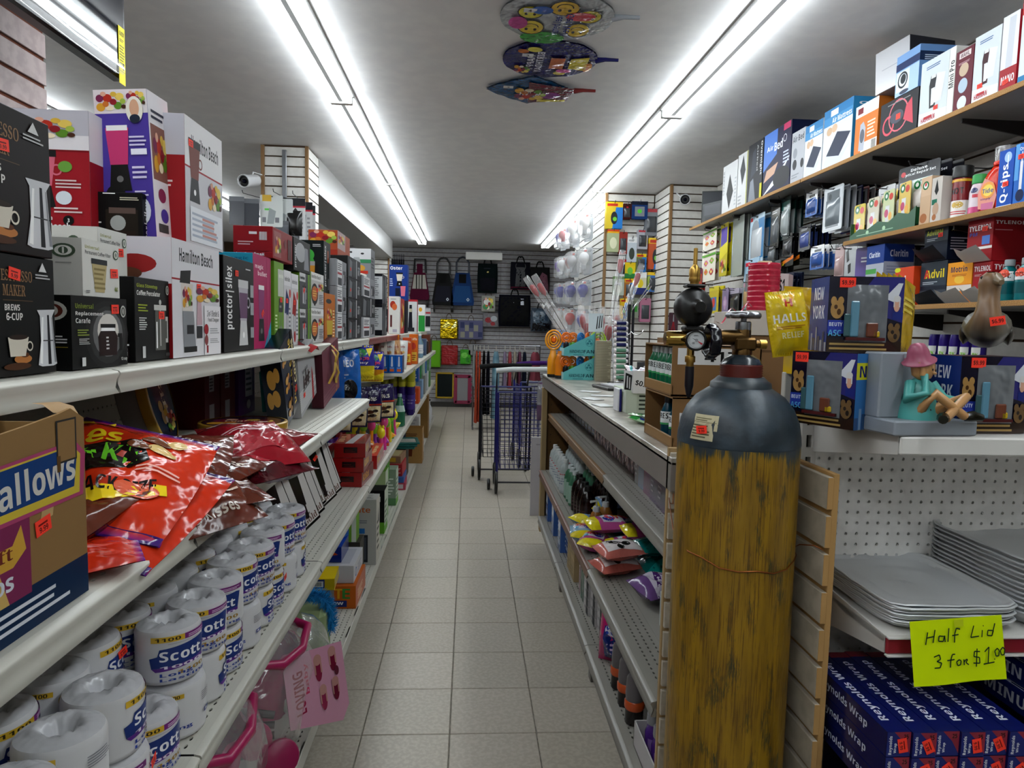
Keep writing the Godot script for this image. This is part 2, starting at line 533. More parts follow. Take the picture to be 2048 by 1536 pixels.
func room():
	var white = surf("slat paint", "d4d1cb", "dcd9d3", 0.45, 2.0)
	var groove := "4a3a2c"
	# floor: dark grout with tiles laid on it
	var b := Mk.new()
	b.box(Vector3(-0.9, -0.056, -5.2), Vector3(7.2, 0.1, 15.2), col("ffffff"))
	var fl = struct("floor", b, surf("grout", "6a655c", "8a857a", 0.9, 3.0))
	tag(fl, "pale stone-look ceramic tiles with grey joints along the aisle", "floor")
	var t := Mk.new()
	t.box(Vector3(0, -0.005, 0), Vector3(0.3115, 0.01, 0.3085), col("ffffff"), 0.0022)
	var tm = t.mesh()
	var tms = []
	for q in 4: tms.append(surf("tile%d" % q, ["a0988a", "9d9587", "a39b8e", "9e978a"][q], ["aca496", "a9a194", "afa79a", "aba396"][q], 0.42, [2.7, 3.3, 2.9, 3.1][q], 0.06, 0.05))
	for r in 37:
		for c in 7:
			var o = put("tile", tm, tms[(r * 5 + c * 3 + (r * c) % 7) % 4], fl)
			o.position = Vector3(-0.36 - 0.3155 * 2 + 0.3155 * (c + 0.5), 0.0, -(2.389 - 0.3125 * 4 + 0.3125 * (r + 0.5)))
			o.rotation.y = PI * ((r + c * 2) % 2)
	b = Mk.new()
	b.box(Vector3(-0.9, 2.89, -5.2), Vector3(7.2, 0.1, 15.2), col("ffffff"))
	tag(struct("ceiling", b, surf("ceiling paint", "d2d0d0", "d8d6d5", 0.55, 0.8)), "smooth grey-white painted ceiling", "ceiling")
	# walls with thickness
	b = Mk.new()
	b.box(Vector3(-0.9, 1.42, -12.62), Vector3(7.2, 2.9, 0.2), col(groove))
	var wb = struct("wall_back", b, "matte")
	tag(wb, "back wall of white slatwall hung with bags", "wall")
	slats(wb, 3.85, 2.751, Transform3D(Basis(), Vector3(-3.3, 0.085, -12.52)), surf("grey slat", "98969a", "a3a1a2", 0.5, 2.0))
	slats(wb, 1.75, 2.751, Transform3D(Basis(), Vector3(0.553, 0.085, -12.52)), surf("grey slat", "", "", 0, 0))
	b = Mk.new(); b.box(Vector3(-0.5, 0.045, -12.5), Vector3(5.6, 0.09, 0.02), col("3a3634"))
	tag(struct("baseboard_back", b, "satin"), "dark baseboard along the back wall", "baseboard")
	b = Mk.new(); b.box(Vector3(2.42, 1.42, -5.2), Vector3(0.2, 2.9, 15.2), col(groove))
	var wr = struct("wall_right", b, "matte")
	tag(wr, "white slatwall behind the wall shelves", "wall")
	slats(wr, 6.4, 2.751, Transform3D(Basis(Vector3.UP, -PI / 2), Vector3(2.32, 0.085, -6.5)), white)
	b = Mk.new(); b.box(Vector3(-4.4, 1.42, -5.2), Vector3(0.2, 2.9, 15.2), col("b8b6b2"))
	tag(struct("wall_left", b, "paint"), "white wall of the next aisle", "wall")
	b = Mk.new(); b.box(Vector3(-0.9, 1.42, 2.3), Vector3(7.2, 2.9, 0.2), col("b8b6b2"))
	tag(struct("wall_front", b, "paint"), "plain front wall behind the camera", "wall")
	# slat-clad columns beside the left gondola
	var wood := "8a6a48"
	for q in 2:
		var z = [-5.6, -11.6][q]; var x0 = [-1.635, -1.66][q]; var x1 = [-1.275, -1.33][q]; var dz = [0.4, 0.35][q]
		b = Mk.new()
		b.box(Vector3((x0 + x1) / 2, 1.42, z - dz / 2), Vector3(x1 - x0 - 0.02, 2.84, dz - 0.02), col(groove))
		var c = struct("slatwall_column", b, "matte")
		tag(c, ["slat-clad square column hung with kitchen tools behind the appliance boxes", "far slat-clad square column close to the back wall"][q], "column")
		slats(c, x1 - x0 - 0.05, 2.8, Transform3D(Basis(), Vector3(x0 + 0.025, 0.03, z - 0.01)), white)
		slats(c, dz - 0.03, 2.8, Transform3D(Basis(Vector3.UP, PI / 2), Vector3(x1 - 0.01, 0.03, z)), white)
		for s in 2:
			b = Mk.new(); b.box(Vector3([x0, x1][s] + [0.011, -0.011][s], 1.42, z - 0.002), Vector3(0.026, 2.83, 0.024), col(wood), 0.002)
			put("corner_strip", b, "card", c)
	b = Mk.new(); b.box(Vector3(-1.46, 2.7, -8.8), Vector3(0.36, 0.3, 5.6), col("9a9896"))
	tag(struct("beam", b, "paint"), "plastered ceiling beam running between the two columns", "beam")
	# the pillar by the light bulbs and the stepped slatwall beside it
	b = Mk.new()
	b.box(Vector3(1.61, 1.42, -8.0), Vector3(0.5, 2.84, 1.96), col(groove))
	var p = struct("slatwall_pillar", b, "matte")
	tag(p, "slatwall pillar at the end of the counter, hung with packaged light bulbs and gadgets", "pillar")
	slats(p, 0.47, 2.8, Transform3D(Basis(), Vector3(1.375, 0.03, -7.015)), white)
	slats(p, 1.9, 2.8, Transform3D(Basis(Vector3.UP, -PI / 2), Vector3(1.355, 0.03, -8.95)), white)
	b = Mk.new(); b.box(Vector3(1.36, 1.42, -7.008), Vector3(0.028, 2.83, 0.026), col(wood), 0.002)
	put("corner_strip", b, "card", p)
	b = Mk.new()
	b.box(Vector3(2.1, 1.42, -6.8), Vector3(0.46, 2.84, 0.58), col(groove))
	p = struct("slatwall_return", b, "matte")
	tag(p, "plain slatwall return facing the till, with a camera on it", "pillar")
	slats(p, 0.43, 2.8, Transform3D(Basis(), Vector3(1.89, 0.03, -6.505)), white)
	slats(p, 0.5, 2.8, Transform3D(Basis(Vector3.UP, -PI / 2), Vector3(1.865, 0.03, -7.01)), white)
	b = Mk.new(); b.box(Vector3(1.874, 1.42, -6.5), Vector3(0.026, 2.83, 0.026), col(wood), 0.002)
	put("corner_strip", b, "card", p)
	b = Mk.new(); b.box(Vector3(0.24, 2.7, -12.38), Vector3(0.64, 0.13, 0.26), col("e8e6e2"), 0.004)
	tag(put("wall_duct", b, "paint"), "white boxed-in duct at the top of the back wall", "duct")
	# slatwall behind the television
	b = Mk.new(); b.box(Vector3(-1.66, 1.42, -1.2), Vector3(0.08, 2.84, 3.2), col("7a4a3a"))
	p = struct("wall_television", b, "matte")
	tag(p, "short slatwall with pink light put into its colour under the hanging television", "wall")
	slats(p, 3.2, 2.8, Transform3D(Basis(Vector3.UP, PI / 2), Vector3(-1.62, 0.03, 0.4)), surf("pink slat", "b09a98", "c0aaa8", 0.5, 2.0), 0.1, 0.014)  # pink light on this wall is put into the slat and groove colours

func lip(b: Mk, x: float, y: float, d0: float, d1: float, s: float, k: Color, hh := 0.042):
	# curved price rail on a shelf's edge; s is the way it faces along x
	var pr = [[0.0, 0.0], [0.012, -0.003], [0.015, -0.008], [0.010, -0.018], [0.008, -hh + 0.01], [0.014, -hh], [0.004, -hh - 0.002], [0.0, -hh]]
	var P = []
	for z in [-d0, -d1]:
		for q in pr: P.append(Vector3(x + s * q[0], y + q[1], z))
	b.grid(P, pr.size(), 2, k, false, s < 0)
	for z in [0, 1]:
		var poly = []
		for q in pr: poly.append(Vector3(x + s * q[0], y + q[1], [-d0, -d1][z]))
		for q in range(1, pr.size() - 1):
			b.tri(poly[0], poly[q], poly[q + 1], k)

const SECTIONS := [0.2, 1.26, 2.33, 3.45, 4.35, 5.25, 6.3, 7.4, 8.5, 9.4, 10.3]
func gondola():
	var cream = col("c9c7bd")
	var o = thing("gondola_shelving", "long cream steel gondola of perforated shelves stacked with appliances, sweets and paper rolls", "shelving")
	var backs := Mk.new()
	backs.T = Transform3D(Basis(Vector3.UP, PI / 2), Vector3(-1.08, 0.1, -0.2))
	perf(backs, 5.0, 1.5, 0.0254, 0.0508, 0.0034, 0.0034, 0.004, col("a39d90"))
	backs.T = Transform3D()
	backs.box(Vector3(-1.08, 0.85, -7.75), Vector3(0.004, 1.5, 5.1), col("a39d90"))
	backs.box(Vector3(-1.11, 0.85, -5.25), Vector3(0.01, 1.5, 10.1), col("2a2622"))
	put("back_panel", backs, "paint", o)
	for k in SECTIONS.size():
		var u := Mk.new()
		u.box(Vector3(-1.085, 0.85, -SECTIONS[k]), Vector3(0.03, 1.6, 0.028), cream)
		put("upright", u, "paint", o)
	for k in SECTIONS.size() - 1:
		var d0 = SECTIONS[k] + 0.003; var d1 = SECTIONS[k + 1] - 0.003
		for lv in [[-0.5, 0.13, 0], [-0.5, 0.66, 1], [-0.5, 1.10, 2], [-0.63, 1.38, 3]]:
			if lv[2] == 2 and d0 > 3.4 and d0 < 5.2: continue
			var b := Mk.new()
			var w = d1 - d0
			var holes = k < 5 and lv[2] < 3
			var strip = 0.085 if holes else 0.0
			b.box(Vector3((lv[0] - strip - 1.07) / 2, lv[1] - 0.012, -(d0 + d1) / 2), Vector3(lv[0] - strip + 1.07, 0.024, w), cream, 0.001)
			if holes:
				b.T = Transform3D(Basis(Vector3.RIGHT, -PI / 2) * Basis(Vector3.BACK, PI / 2), Vector3(lv[0], lv[1], -d0)) 
				b.T = Transform3D(Basis(Vector3(0, 0, -1), Vector3(-1, 0, 0), Vector3(0, 1, 0)), Vector3(lv[0], lv[1], -d0))
				perf2(b, w, strip, cream)
				b.T = Transform3D()
				b.box(Vector3(lv[0] - strip / 2, lv[1] - 0.02, -(d0 + d1) / 2), Vector3(strip, 0.003, w), col("1c1a18"))
			var sh = put("base_deck" if lv[2] == 0 else "shelf", b, "paint", o)
			b = Mk.new()
			if lv[2] == 0:
				b.box(Vector3(lv[0] - 0.004, lv[1] - 0.03, -(d0 + d1) / 2), Vector3(0.012, 0.06, w), cream, 0.003)
				put("deck_edge", b, "paint", sh)
				b = Mk.new(); b.box(Vector3(-0.56, 0.05, -(d0 + d1) / 2), Vector3(0.02, 0.1, w), col("4a4640"))
				put("kick_plate", b, "paint", sh)
			else:
				lip(b, lv[0], lv[1], d0, d1, 1.0, col("7a2a28") if (lv[2] == 3 and k in [4, 5]) else cream)
				put("price_rail", b, "satin", sh)
				b = Mk.new()
				for z in [d0 + 0.02, d1 - 0.02]:
					b.T = Transform3D(Basis(), Vector3(0, 0, -z))
					b.prism(PackedVector2Array([Vector2(-1.07, lv[1] - 0.024), Vector2(lv[0] - 0.06, lv[1] - 0.024), Vector2(lv[0] - 0.06, lv[1] - 0.04), Vector2(-1.07, lv[1] - 0.12)]), -0.0015, 0.0015, cream)
				put("bracket", b, "paint", sh)

func perf2(b: Mk, w: float, h: float, k: Color):
	# slotted strip: x runs down the aisle, y back from the edge
	b.quad(Vector3(0, 0, 0), Vector3(w, 0, 0), Vector3(w, 0.012, 0), Vector3(0, 0.012, 0), k)
	var keep = b.T
	b.T = keep * Transform3D(Basis(), Vector3(0, 0.012, 0))
	perf(b, w, h - 0.012, 0.0254, 0.0243, 0.0065, 0.0032, 0.003, k)
	b.T = keep

func counter():
	var grey = col("8f8b84")
	var o = thing("sales_counter", "grey laminate sales counter with open goods shelves towards the aisle", "counter")
	var b := Mk.new()
	b.box(Vector3(0.76, 1.15, -3.13), Vector3(0.52, 0.02, 2.98), col("b3aea4"), 0.002)
	put("counter_top", b, surf("worn laminate", "8d887e", "b4afa5", 0.28, 1.4, 0.02, 0.05), o)
	b = Mk.new(); b.box(Vector3(0.508, 1.112, -3.13), Vector3(0.016, 0.075, 2.98), col("77726c"), 0.002)
	b.box(Vector3(0.77, 1.112, -4.612), Vector3(0.5, 0.075, 0.016), col("77726c"), 0.002)
	put("front_edge", b, "satin", o)
	b = Mk.new(); b.box(Vector3(0.75, 0.6, -4.6), Vector3(0.46, 0.96, 0.02), col("3a2a1a"))
	b.T = Transform3D(Basis(), Vector3(0.53, 0.2, -4.588))
	perf(b, 0.42, 0.9, 0.0508, 0.0508, 0.004, 0.004, 0.003, col("5a4026"))
	b.T = Transform3D()
	put("end_panel", b, "card", o)
	b = Mk.new(); b.box(Vector3(0.515, 0.58, -4.59), Vector3(0.034, 0.98, 0.06), col("9a8460"), 0.003)
	put("corner_post", b, "card", o)
	b = Mk.new(); b.box(Vector3(0.99, 0.58, -3.13), Vector3(0.02, 1.1, 2.96), col("4a3a2a"))
	put("back_panel", b, "matte", o)
	var steel = col("8a877f")
	for lv in [[0.55, 0.90, "7a5a38"], [0.5, 0.515, "6a4030"], [0.5, 0.20, ""]]:
		for s in 3:
			var d0 = [1.68, 2.66, 3.64][s] + 0.002; var d1 = [2.66, 3.64, 4.57][s] - 0.002
			b = Mk.new()
			b.box(Vector3((lv[0] + 0.1 + 0.98) / 2, lv[1] - 0.012, -(d0 + d1) / 2), Vector3(0.98 - lv[0] - 0.1, 0.024, d1 - d0), steel, 0.001)
			b.T = Transform3D(Basis(Vector3(0, 0, 1), Vector3(1, 0, 0), Vector3(0, 1, 0)), Vector3(lv[0], lv[1], -d1))
			perf2(b, d1 - d0, 0.1, steel)
			b.T = Transform3D()
			b.box(Vector3(lv[0] + 0.05, lv[1] - 0.02, -(d0 + d1) / 2), Vector3(0.1, 0.003, d1 - d0), col("1c1a18"))
			var sh = put("shelf" if lv[2] else "base_deck", b, "paint", o)
			b = Mk.new()
			lip(b, lv[0], lv[1], d0, d1, -1.0, col(lv[2]) if lv[2] and s > 0 else steel)
			put("price_rail", b, "satin", sh)
			if not lv[2]:
				b = Mk.new(); b.box(Vector3(0.56, 0.08, -d0 - 0.1), Vector3(0.06, 0.16, 0.05), col("5a5852"), 0.003)
				put("foot", b, "paint", sh)
	# slatwall end panel that closes the near end
	b = Mk.new(); b.box(Vector3(0.745, 0.59, -1.672), Vector3(0.49, 1.18, 0.014), col("a58a62"), 0.001)
	var p = put("slat_panel", b, "card", o)
	slats(p, 0.484, 1.175, Transform3D(Basis(), Vector3(0.503, 0.0, -1.665)), surf("cream slat", "a59c8c", "b6ad9d", 0.5, 3.0), 0.0764, 0.011, 0.011)

func endcap():
	var white = col("cfcdc8")
	var o = thing("endcap_shelving", "white steel end-of-aisle shelving with pegboard back, souvenirs on top and foil goods below", "shelving")
	var b := Mk.new()
	b.T = Transform3D(Basis(), Vector3(0.80, 0.0, -1.53))
	perf(b, 0.94, 1.3, 0.0254, 0.0254, 0.0036, 0.0036, 0.006, white)
	b.T = Transform3D()
	b.box(Vector3(1.27, 0.66, -1.545), Vector3(0.94, 1.34, 0.008), col("16120f"))
	put("pegboard", b, surf_v("pegboard paint", "dcdad6", "e6e4e0"), o)
	for x in [0.785, 1.755]:
		b = Mk.new()
		b.box(Vector3(x - 0.012, 0.688, -1.55), Vector3(0.012, 1.376, 0.05), white, 0.001)
		b.box(Vector3(x + 0.012, 0.688, -1.55), Vector3(0.012, 1.376, 0.05), white, 0.001)
		b.box(Vector3(x, 0.688, -1.558), Vector3(0.03, 1.376, 0.03), col("1a1714"))
		for k in 27: b.box(Vector3(x, 0.03 + k * 0.0508, -1.528), Vector3(0.014, 0.022, 0.006), white)
		put("slotted_upright", b, "paint", o)
	b = Mk.new(); b.box(Vector3(0.75, 0.69, -1.56), Vector3(0.036, 1.38, 0.02), col("b9b6ae"), 0.002)
	put("side_post", b, "paint", o)
	for lv in [[1.285, ""], [0.905, "8a2028"], [0.34, ""]]:
		b = Mk.new()
		var f = -1.215 if lv[0] > 0.5 else -1.10
		b.box(Vector3(1.27, lv[0] - 0.008, (f - 1.525) / 2), Vector3(0.95, 0.016, -1.525 - f if false else f + 1.525), white, 0.001)
		var sh = put("shelf", b, "paint", o)
		b = Mk.new()
		b.box(Vector3(1.27, lv[0] - 0.017, f + 0.004), Vector3(0.95, 0.034, 0.008), col(lv[1]) if lv[1] else col("dbd9d4"), 0.003)
		if lv[1]:
			b.box(Vector3(1.27, lv[0] - 0.001, f + 0.008), Vector3(0.952, 0.004, 0.012), white, 0.001)
			b.box(Vector3(1.27, lv[0] - 0.036, f + 0.008), Vector3(0.952, 0.004, 0.012), white, 0.001)
		put("price_rail", b, "satin", sh)
		for x in [0.797, 1.743]:
			b = Mk.new()
			b.T = Transform3D(Basis(Vector3.UP, PI / 2), Vector3(x, lv[0], f))
			b.prism(PackedVector2Array([Vector2(0.0, 0.0), Vector2(0.0, -0.034), Vector2(0.1, -0.05), Vector2(0.31, -0.085), Vector2(0.31, 0.01), Vector2(0.2, 0.012)]), -0.002, 0.002, white)
			put("bracket", b, "paint", sh)
	# the slatted side panel between the shelving and the cylinder
	var p = thing("slatwall_panel", "cream slatwall side panel with raw fibreboard edge beside the gas cylinder", "panel")
	b = Mk.new(); b.box(Vector3(0.716, 0.6, -1.455), Vector3(0.012, 1.2, 0.36), col("b08a58"), 0.001)
	put("board", b, "card", p)
	slats(p, 0.36, 1.2, Transform3D(Basis(Vector3.UP, -PI / 2), Vector3(0.71, 0.0, -1.635)), surf_v("edge slat", "a8a090", "b8b0a0"), 0.0764, 0.013, 0.011)
	# let the slat ends show raw board
	for ch in p.get_children():
		if str(ch.name).begins_with("slat"):
			var q := Mk.new(); q.box(Vector3(0.3607, 0.0382, 0.0055), Vector3(0.0012, 0.062, 0.0108), col("b08a58"))
			put("raw_edge", q, "card", ch)

func surf_v(key: String, a: String, b: String) -> StandardMaterial3D:
	var m = surf(key, a, b, 0.45, 2.2)
	return m

func wall_shelves():
	var under = col("8f8d8a")
	var edge = surf("chipboard edge", "7a5426", "c09050", 0.7, 14.0, 0.09)
	var rows = [["top", 2.34, 1.55, 3.87], ["top", 2.34, 3.88, 5.85], ["middle", 1.93, 1.55, 3.38], ["lower", 1.60, 1.55, 3.4]]
	for k in 4:
		var r = rows[k]
		var lab = ["top chipboard wall shelf holding mattress boxes and hair clippers", "top chipboard wall shelf holding tall white boxes by the slatwall return", "middle chipboard wall shelf holding the red detergent bottle", "lower chipboard wall shelf holding medicine boxes"][k]
		var o = thing("wall_shelf", lab, "shelf", Vector3.ZERO, 0, "chipboard wall shelves")
		var b := Mk.new()
		b.box(Vector3(2.08, r[1] - 0.0095, -(r[2] + r[3]) / 2), Vector3(0.44, 0.019, r[3] - r[2]), under, 0.001)
		put("board", b, "satin", o)
		b = Mk.new()
		b.box(Vector3(1.857, r[1] - 0.0095, -(r[2] + r[3]) / 2), Vector3(0.007, 0.0195, r[3] - r[2]), under, 0.001)
		put("raw_edge", b, edge, o)
		var d = r[2] + 0.5
		while d < r[3]:
			b = Mk.new()
			b.T = Transform3D(Basis(), Vector3(0, 0, -d))
			b.prism(PackedVector2Array([Vector2(1.9, r[1] - 0.022), Vector2(2.31, r[1] - 0.022), Vector2(2.31, r[1] - 0.1), Vector2(2.28, r[1] - 0.1), Vector2(1.9, r[1] - 0.038)]), -0.004, 0.004, col("1e1c1b"))
			put("bracket", b, "satin", o)
			d += 0.6

# small pictures used in the print on packages; c1 and c2 are filled in
const PIC := {
	"blender": "P k1 22 38 78 38 90 90 10 90;R k2 8 88 92 100;P k2 12 0 88 0 76 38 24 38;O k1 92 66 16 30;E ffffff 50 16 8 5",
	"bottle": "P k1 18 40 82 40 92 96 8 96;R f0f0f0 12 92 88 100;P k2 10 0 90 0 80 40 20 40;E 707070 50 18 12 5",
	"moka": "P k1 0 3 20 0 80 0 100 3 88 44 80 88 96 100 0 98 14 88 16 44;P 1c1c1e 52 3 70 3 62 90 52 90;R 3a3a3c 14 44 88 46;P fafafa 8 6 22 4 32 86 24 86;P 8a8b90 86 6 98 6 86 44 78 86 74 86",
	"cup": "E b9743a 62 16 38 16;E 5a3010 70 30 18 9;P k1 8 26 72 26 88 92 0 92;E 2a1a10 44 92 40 9;O k1 92 60 14 30",
	"filter": "P k1 22 0 78 0 96 86 4 86;R k2 2 84 98 100;L 8a7a4a 16 10 68 70 5",
	"carafe": "P k1 10 0 90 0 96 60 84 78 16 78 4 60;P ffffff22 16 78 84 78 80 90 20 90;R k2 16 88 86 100;P k2 96 70 118 70 118 14 104 14 104 58 96 58;L d8d8d8 40 20 14 46 4",
	"press": "R k1 16 6 84 84;R k2 10 82 90 92;E k2 50 97 8 5;R k2 47 14 53 84;R k2 84 20 100 70;R k1 84 28 94 62;R ffffff 22 10 30 60",
	"mixer": "P k1 0 62 90 62 100 78 80 96 10 100;R k2 22 14 28 62;R k2 58 14 64 62;E k2 25 12 14 14;E k2 61 12 14 14;R k2 20 74 60 80",
	"grill": "E k2 50 50 48 46;E k1 50 52 40 32;L f0c060 24 40 50 30 3;R 2a2a2a 40 0 60 12",
	"food": "E d8a030 18 24 14 20;E b83020 40 66 14 20;E 5a8a28 72 30 13 18;E e8c860 78 72 14 18;E 7a2a50 16 66 12 18;E f0e0c0 46 18 13 12;E c8702a 34 38 10 14;E 8a1c24 58 48 11 15;E d8b040 60 84 10 12;E a0b848 88 50 9 13;E e0a890 28 86 9 11;E 4a2a1a 90 24 8 10",
	"bed": "P k1 0 0 70 18 100 70 40 62;P k2 0 0 0 12 40 74 40 62;P ffffff 30 78 60 84 62 92 34 90",
	"clipper": "P k1 30 0 74 0 86 70 70 100 32 100 20 70;P k2 40 8 64 8 66 60 38 60;R d0d0d0 34 90 70 100;E ffffff 50 34 6 4",
	"bulb": "E k1 50 64 34 34;P k1 34 40 66 40 60 20 40 20;R k2 40 4 60 22;R 404040 44 0 56 6",
	"wand": "R k1 36 0 64 60;P k2 30 58 70 58 60 100 40 100",
	"iron": "P k1 0 0 100 0 84 44 30 60;P k2 20 44 84 44 90 80 30 92",
	"dog": "E k1 50 40 46 40;E k1 24 78 20 20;E k1 72 80 20 18;E k2 40 52 12 10;E k2 62 30 14 14",
	"girl": "E k1 50 40 30 38;E k2 50 80 34 20;R k2 18 30 30 80;R k2 70 30 82 80",
	"seal": "E k1 50 50 50 50;E k2 50 50 36 36;E k1 50 50 20 26;R k2 46 28 54 72",
	"skyline": "R k1 0 0 12 40;R k2 14 0 22 70;R k1 24 0 38 52;R k2 40 0 47 96;R k1 50 0 64 60;R k2 66 0 76 44;R k1 78 0 88 78;R k2 90 0 100 36",
	"flower": "E k1 30 50 18 20;E k1 70 50 18 20;E k1 50 72 20 18;E k1 50 28 20 18;E k2 50 50 16 16",
	"smile": "E 2a2010 50 50 50 50;E k1 50 50 45 45;E 2a2010 34 62 6 9;E 2a2010 66 62 6 9;O 2a2010 50 46 28 14;R k1 20 46 80 76;E 2a2010 34 62 6 9;E 2a2010 66 62 6 9",
	"fan": "O k1 50 50 48 16;O k1 50 50 30 16;E k1 50 50 10 10;R k1 47 10 53 90;R k1 10 47 90 53",
	"drop": "P k1 50 100 80 44 74 16 50 0 26 16 20 44",
	"choc": "E k1 24 30 20 14;E k2 62 34 24 14;E k1 44 64 26 16;E k2 78 72 18 12",
}

func draw_pic(b: Mk, F: Transform3D, w: float, h: float, a: PackedStringArray, z: float):
	var s: String = PIC[a[0].substr(1)]
	s = s.replace("k1", a[1]).replace("k2", a[6] if a.size() > 6 else a[1])
	draw(b, F * Transform3D(Basis(), Vector3(float(a[2]) * 0.01 * w, float(a[3]) * 0.01 * h, z)), float(a[4]) * 0.01 * w, float(a[5]) * 0.01 * h, s)

func ap(label: String, xf: float, d0: float, d1: float, y0: float, h: float, dep: float, base: String, art := {}, marks := [], group := "") -> Node3D:
	return shelf_box("appliance_box", label, "box", xf, d0, d1, y0, h, dep, base, art, marks, group)

const TS := 1.382   # top of the top shelf
func stock_appliances():
	var esp = "S 8a6848 10 78 50 9 ESPRESSO;S 8a6848 12 66 36 9 MAKER;R 5a4630 12 62 60 62.6;T e8e4de 14 54 24 5 BREWS;T e8e4de 16 46 26 6 6-CUP;@moka cfd0d4 66 6 34 50;@cup d8d0c0 16 10 38 24;P d8d8d8 70 88 84 88 77 96;L c0c0c0 64 82 26 5 2;E 4a2a10 30 8 22 3"
	ap("black espresso maker box with silver pot, lower one at the shelf front", -0.66, 1.01, 1.15, TS, 0.177, 0.2, "0b0a0a", {"f": esp}, [["f", 30, 84, -8]], "espresso maker boxes")
	ap("black espresso maker box stacked on another at the shelf front, leaning metal pot printed", -0.655, 0.955, 1.14, TS + 0.178, 0.205, 0.2, "0d0c0c", {"f": esp, "t": "L 303030 10 10 70 70 3"}, [["f", 40, 72, 4]], "espresso maker boxes")
	ap("black espresso maker box cut off by the photo's edge, only its printed pot showing", -0.66, 0.81, 0.98, TS, 0.177, 0.2, "0b0a0a", {"f": esp}, [], "espresso maker boxes")
	# two glass blender boxes in red and white at the back
	var hbred = "R 9c1a22 0 0 100 68;R b9b7c0 0 68 100 100;R e4e0e4 0 68 100 80;R 7a1016 0 67 100 68.5;@blender d86a80 34 22 36 46 161616;@food e0a050 38 76 50 18;E 6aa040 76 55 7 4.5;L e0c8c8 66 38 26 8 3;E d8e0e8 74 30 8 5.5;L e0c8c8 64 18 28 6 2;E 101010 78 12 5.5 4;T ffffff 77 10.5 2 3 3;T f0e8e8 34 12 28 3.5 con_confianza;T ffffff 20 4 60 6 Hamilton_Beach"
	var hbside = "R 9c1a22 0 0 100 60;R e6e4e8 0 60 100 100;V 151515 30 62 40 34 Hamilton"
	carton("appliance_box", "large red and white blender box with a red drink blender picture, behind the filter boxes", "box", Vector3(-0.93, TS + 0.265, -1.68), Vector3(0.21, 0.265, 0.2), 0, "b8b4bc", {"f": hbred, "r": hbside, "t": "R 6a3020 0 0 100 100"}, [["r", 50, 58, 0]])
	carton("cardboard_box", "plain brown carton holding up the red blender box", "box", Vector3(-0.90, TS, -1.69), Vector3(0.18, 0.264, 0.2), 0, "5a4630")
	carton("appliance_box", "second red and white blender box, mostly hidden behind the purple one", "box", Vector3(-0.87, TS + 0.36, -1.86), Vector3(0.15, 0.19, 0.2), 0, "b8b4bc", {"f": hbred}, [])
	carton("cardboard_box", "plain brown carton under the second red blender box", "box", Vector3(-0.86, TS, -1.88), Vector3(0.14, 0.358, 0.18), 0, "4a3826")
	# coffee filters, carafes, percolator
	var filf = "R d9d8d2 0 0 100 100;T 8a8a30 8 84 36 6 Universal;T 303030 8 74 68 7 Permanent_Coffee_Filter;@filter b8a878 22 8 44 60 20242a;@seal 4a5a48 82 72 15 18 e8e8e0;T 7a8a30 84 12 9 9 #4;L 808080 6 6 12 6 2"
	var fill = "R d3d2cc 0 0 100 100;E 8f8d88 26 34 28 38;E 101012 30 34 23 33;@seal 4a5a48 58 66 34 24 e8e8e0;L 9a9a96 64 56 26 4 1"
	ap("white coffee filter box on the front of the filter stack, cone filter pictured", -0.662, 1.235, 1.36, TS + 0.125, 0.098, 0.12, "d5d4ce", {"f": filf, "l": fill}, [["f", 84, 46, 3]], "coffee filter boxes")
	ap("white coffee filter box behind and above the first, by the coffee maker box", -0.735, 1.43, 1.545, TS + 0.155, 0.112, 0.22, "d5d4ce", {"f": filf, "l": "R d9d8d2 0 0 100 100;T 303030 12 60 50 12 Permanent_Coffee_Filter;@seal 4a5a48 72 48 14 36 e8e8e0;L 909090 16 44 20 5 1"}, [["f", 74, 62, 3]], "coffee filter boxes")
	ap("white coffee filter box squeezed between the carafe and the percolator", -0.725, 1.40, 1.53, TS + 0.062, 0.092, 0.14, "d5d4ce", {"f": filf}, [["f", 82, 78, 3]], "coffee filter boxes")
	var car = "R 0c0c0c 0 0 100 100;E 1c1c1c 62 46 40 50;E 2c2c2c 63 46 34 42;E 6a6a6a 63 48 28 34;E d8d4cc 63 52 20 25;@carafe 24140e 42 16 40 46 101010;T 7a8a30 6 83 30 7 Universal;T e0e0dc 6 72 48 7 Replacement;T e0e0dc 6 63 24 7 Carafe;@seal c0c0b8 86 72 11 18 182018;L 8a9a40 8 46 20 10 3;L c0c0bc 10 34 18 9 4;T e0e0dc 85 6 12 6 12_cup;R d8d8d8 14 4 20 16"
	ap("black replacement carafe box with a glowing glass coffee pot picture", -0.655, 1.185, 1.37, TS, 0.124, 0.14, "0c0c0c", {"f": car, "l": "R 0e0e0e 0 0 100 100;@seal c8c8c0 62 66 34 26 5a2a20;L d0d0d0 66 36 30 12 3;R 9a8a30 66 30 96 31"}, [["f", 76, 84, 2]], "carafe boxes")
	ap("smaller black carafe box wedged beside the percolator box", -0.685, 1.385, 1.47, TS, 0.061, 0.12, "0c0c0c", {"f": "@carafe 181414 30 12 50 54 060606;@seal c0c0b8 80 66 16 26 182018;T e0e0dc 68 4 24 12 5_cup"}, [["f", 20, 76, 2]], "carafe boxes")
	ap("black glass stovetop percolator box with green and white title", -0.672, 1.44, 1.60, TS, 0.172, 0.15, "151514", {"f": "T 9aaa30 6 87 58 6 Glass_Stovetop;T f0f0ec 6 79 66 6 Coffee_Percolator;@press 5a5a56 48 8 46 66 c8c8c4;L 9aaa30 8 60 28 10 3;L e0e0dc 10 38 22 16 6;R c8c8c8 18 4 26 18;R 3a3a3a 86 4 98 8;@seal b0b0a8 88 82 10 12 182018"}, [["f", 74, 56, 0]])
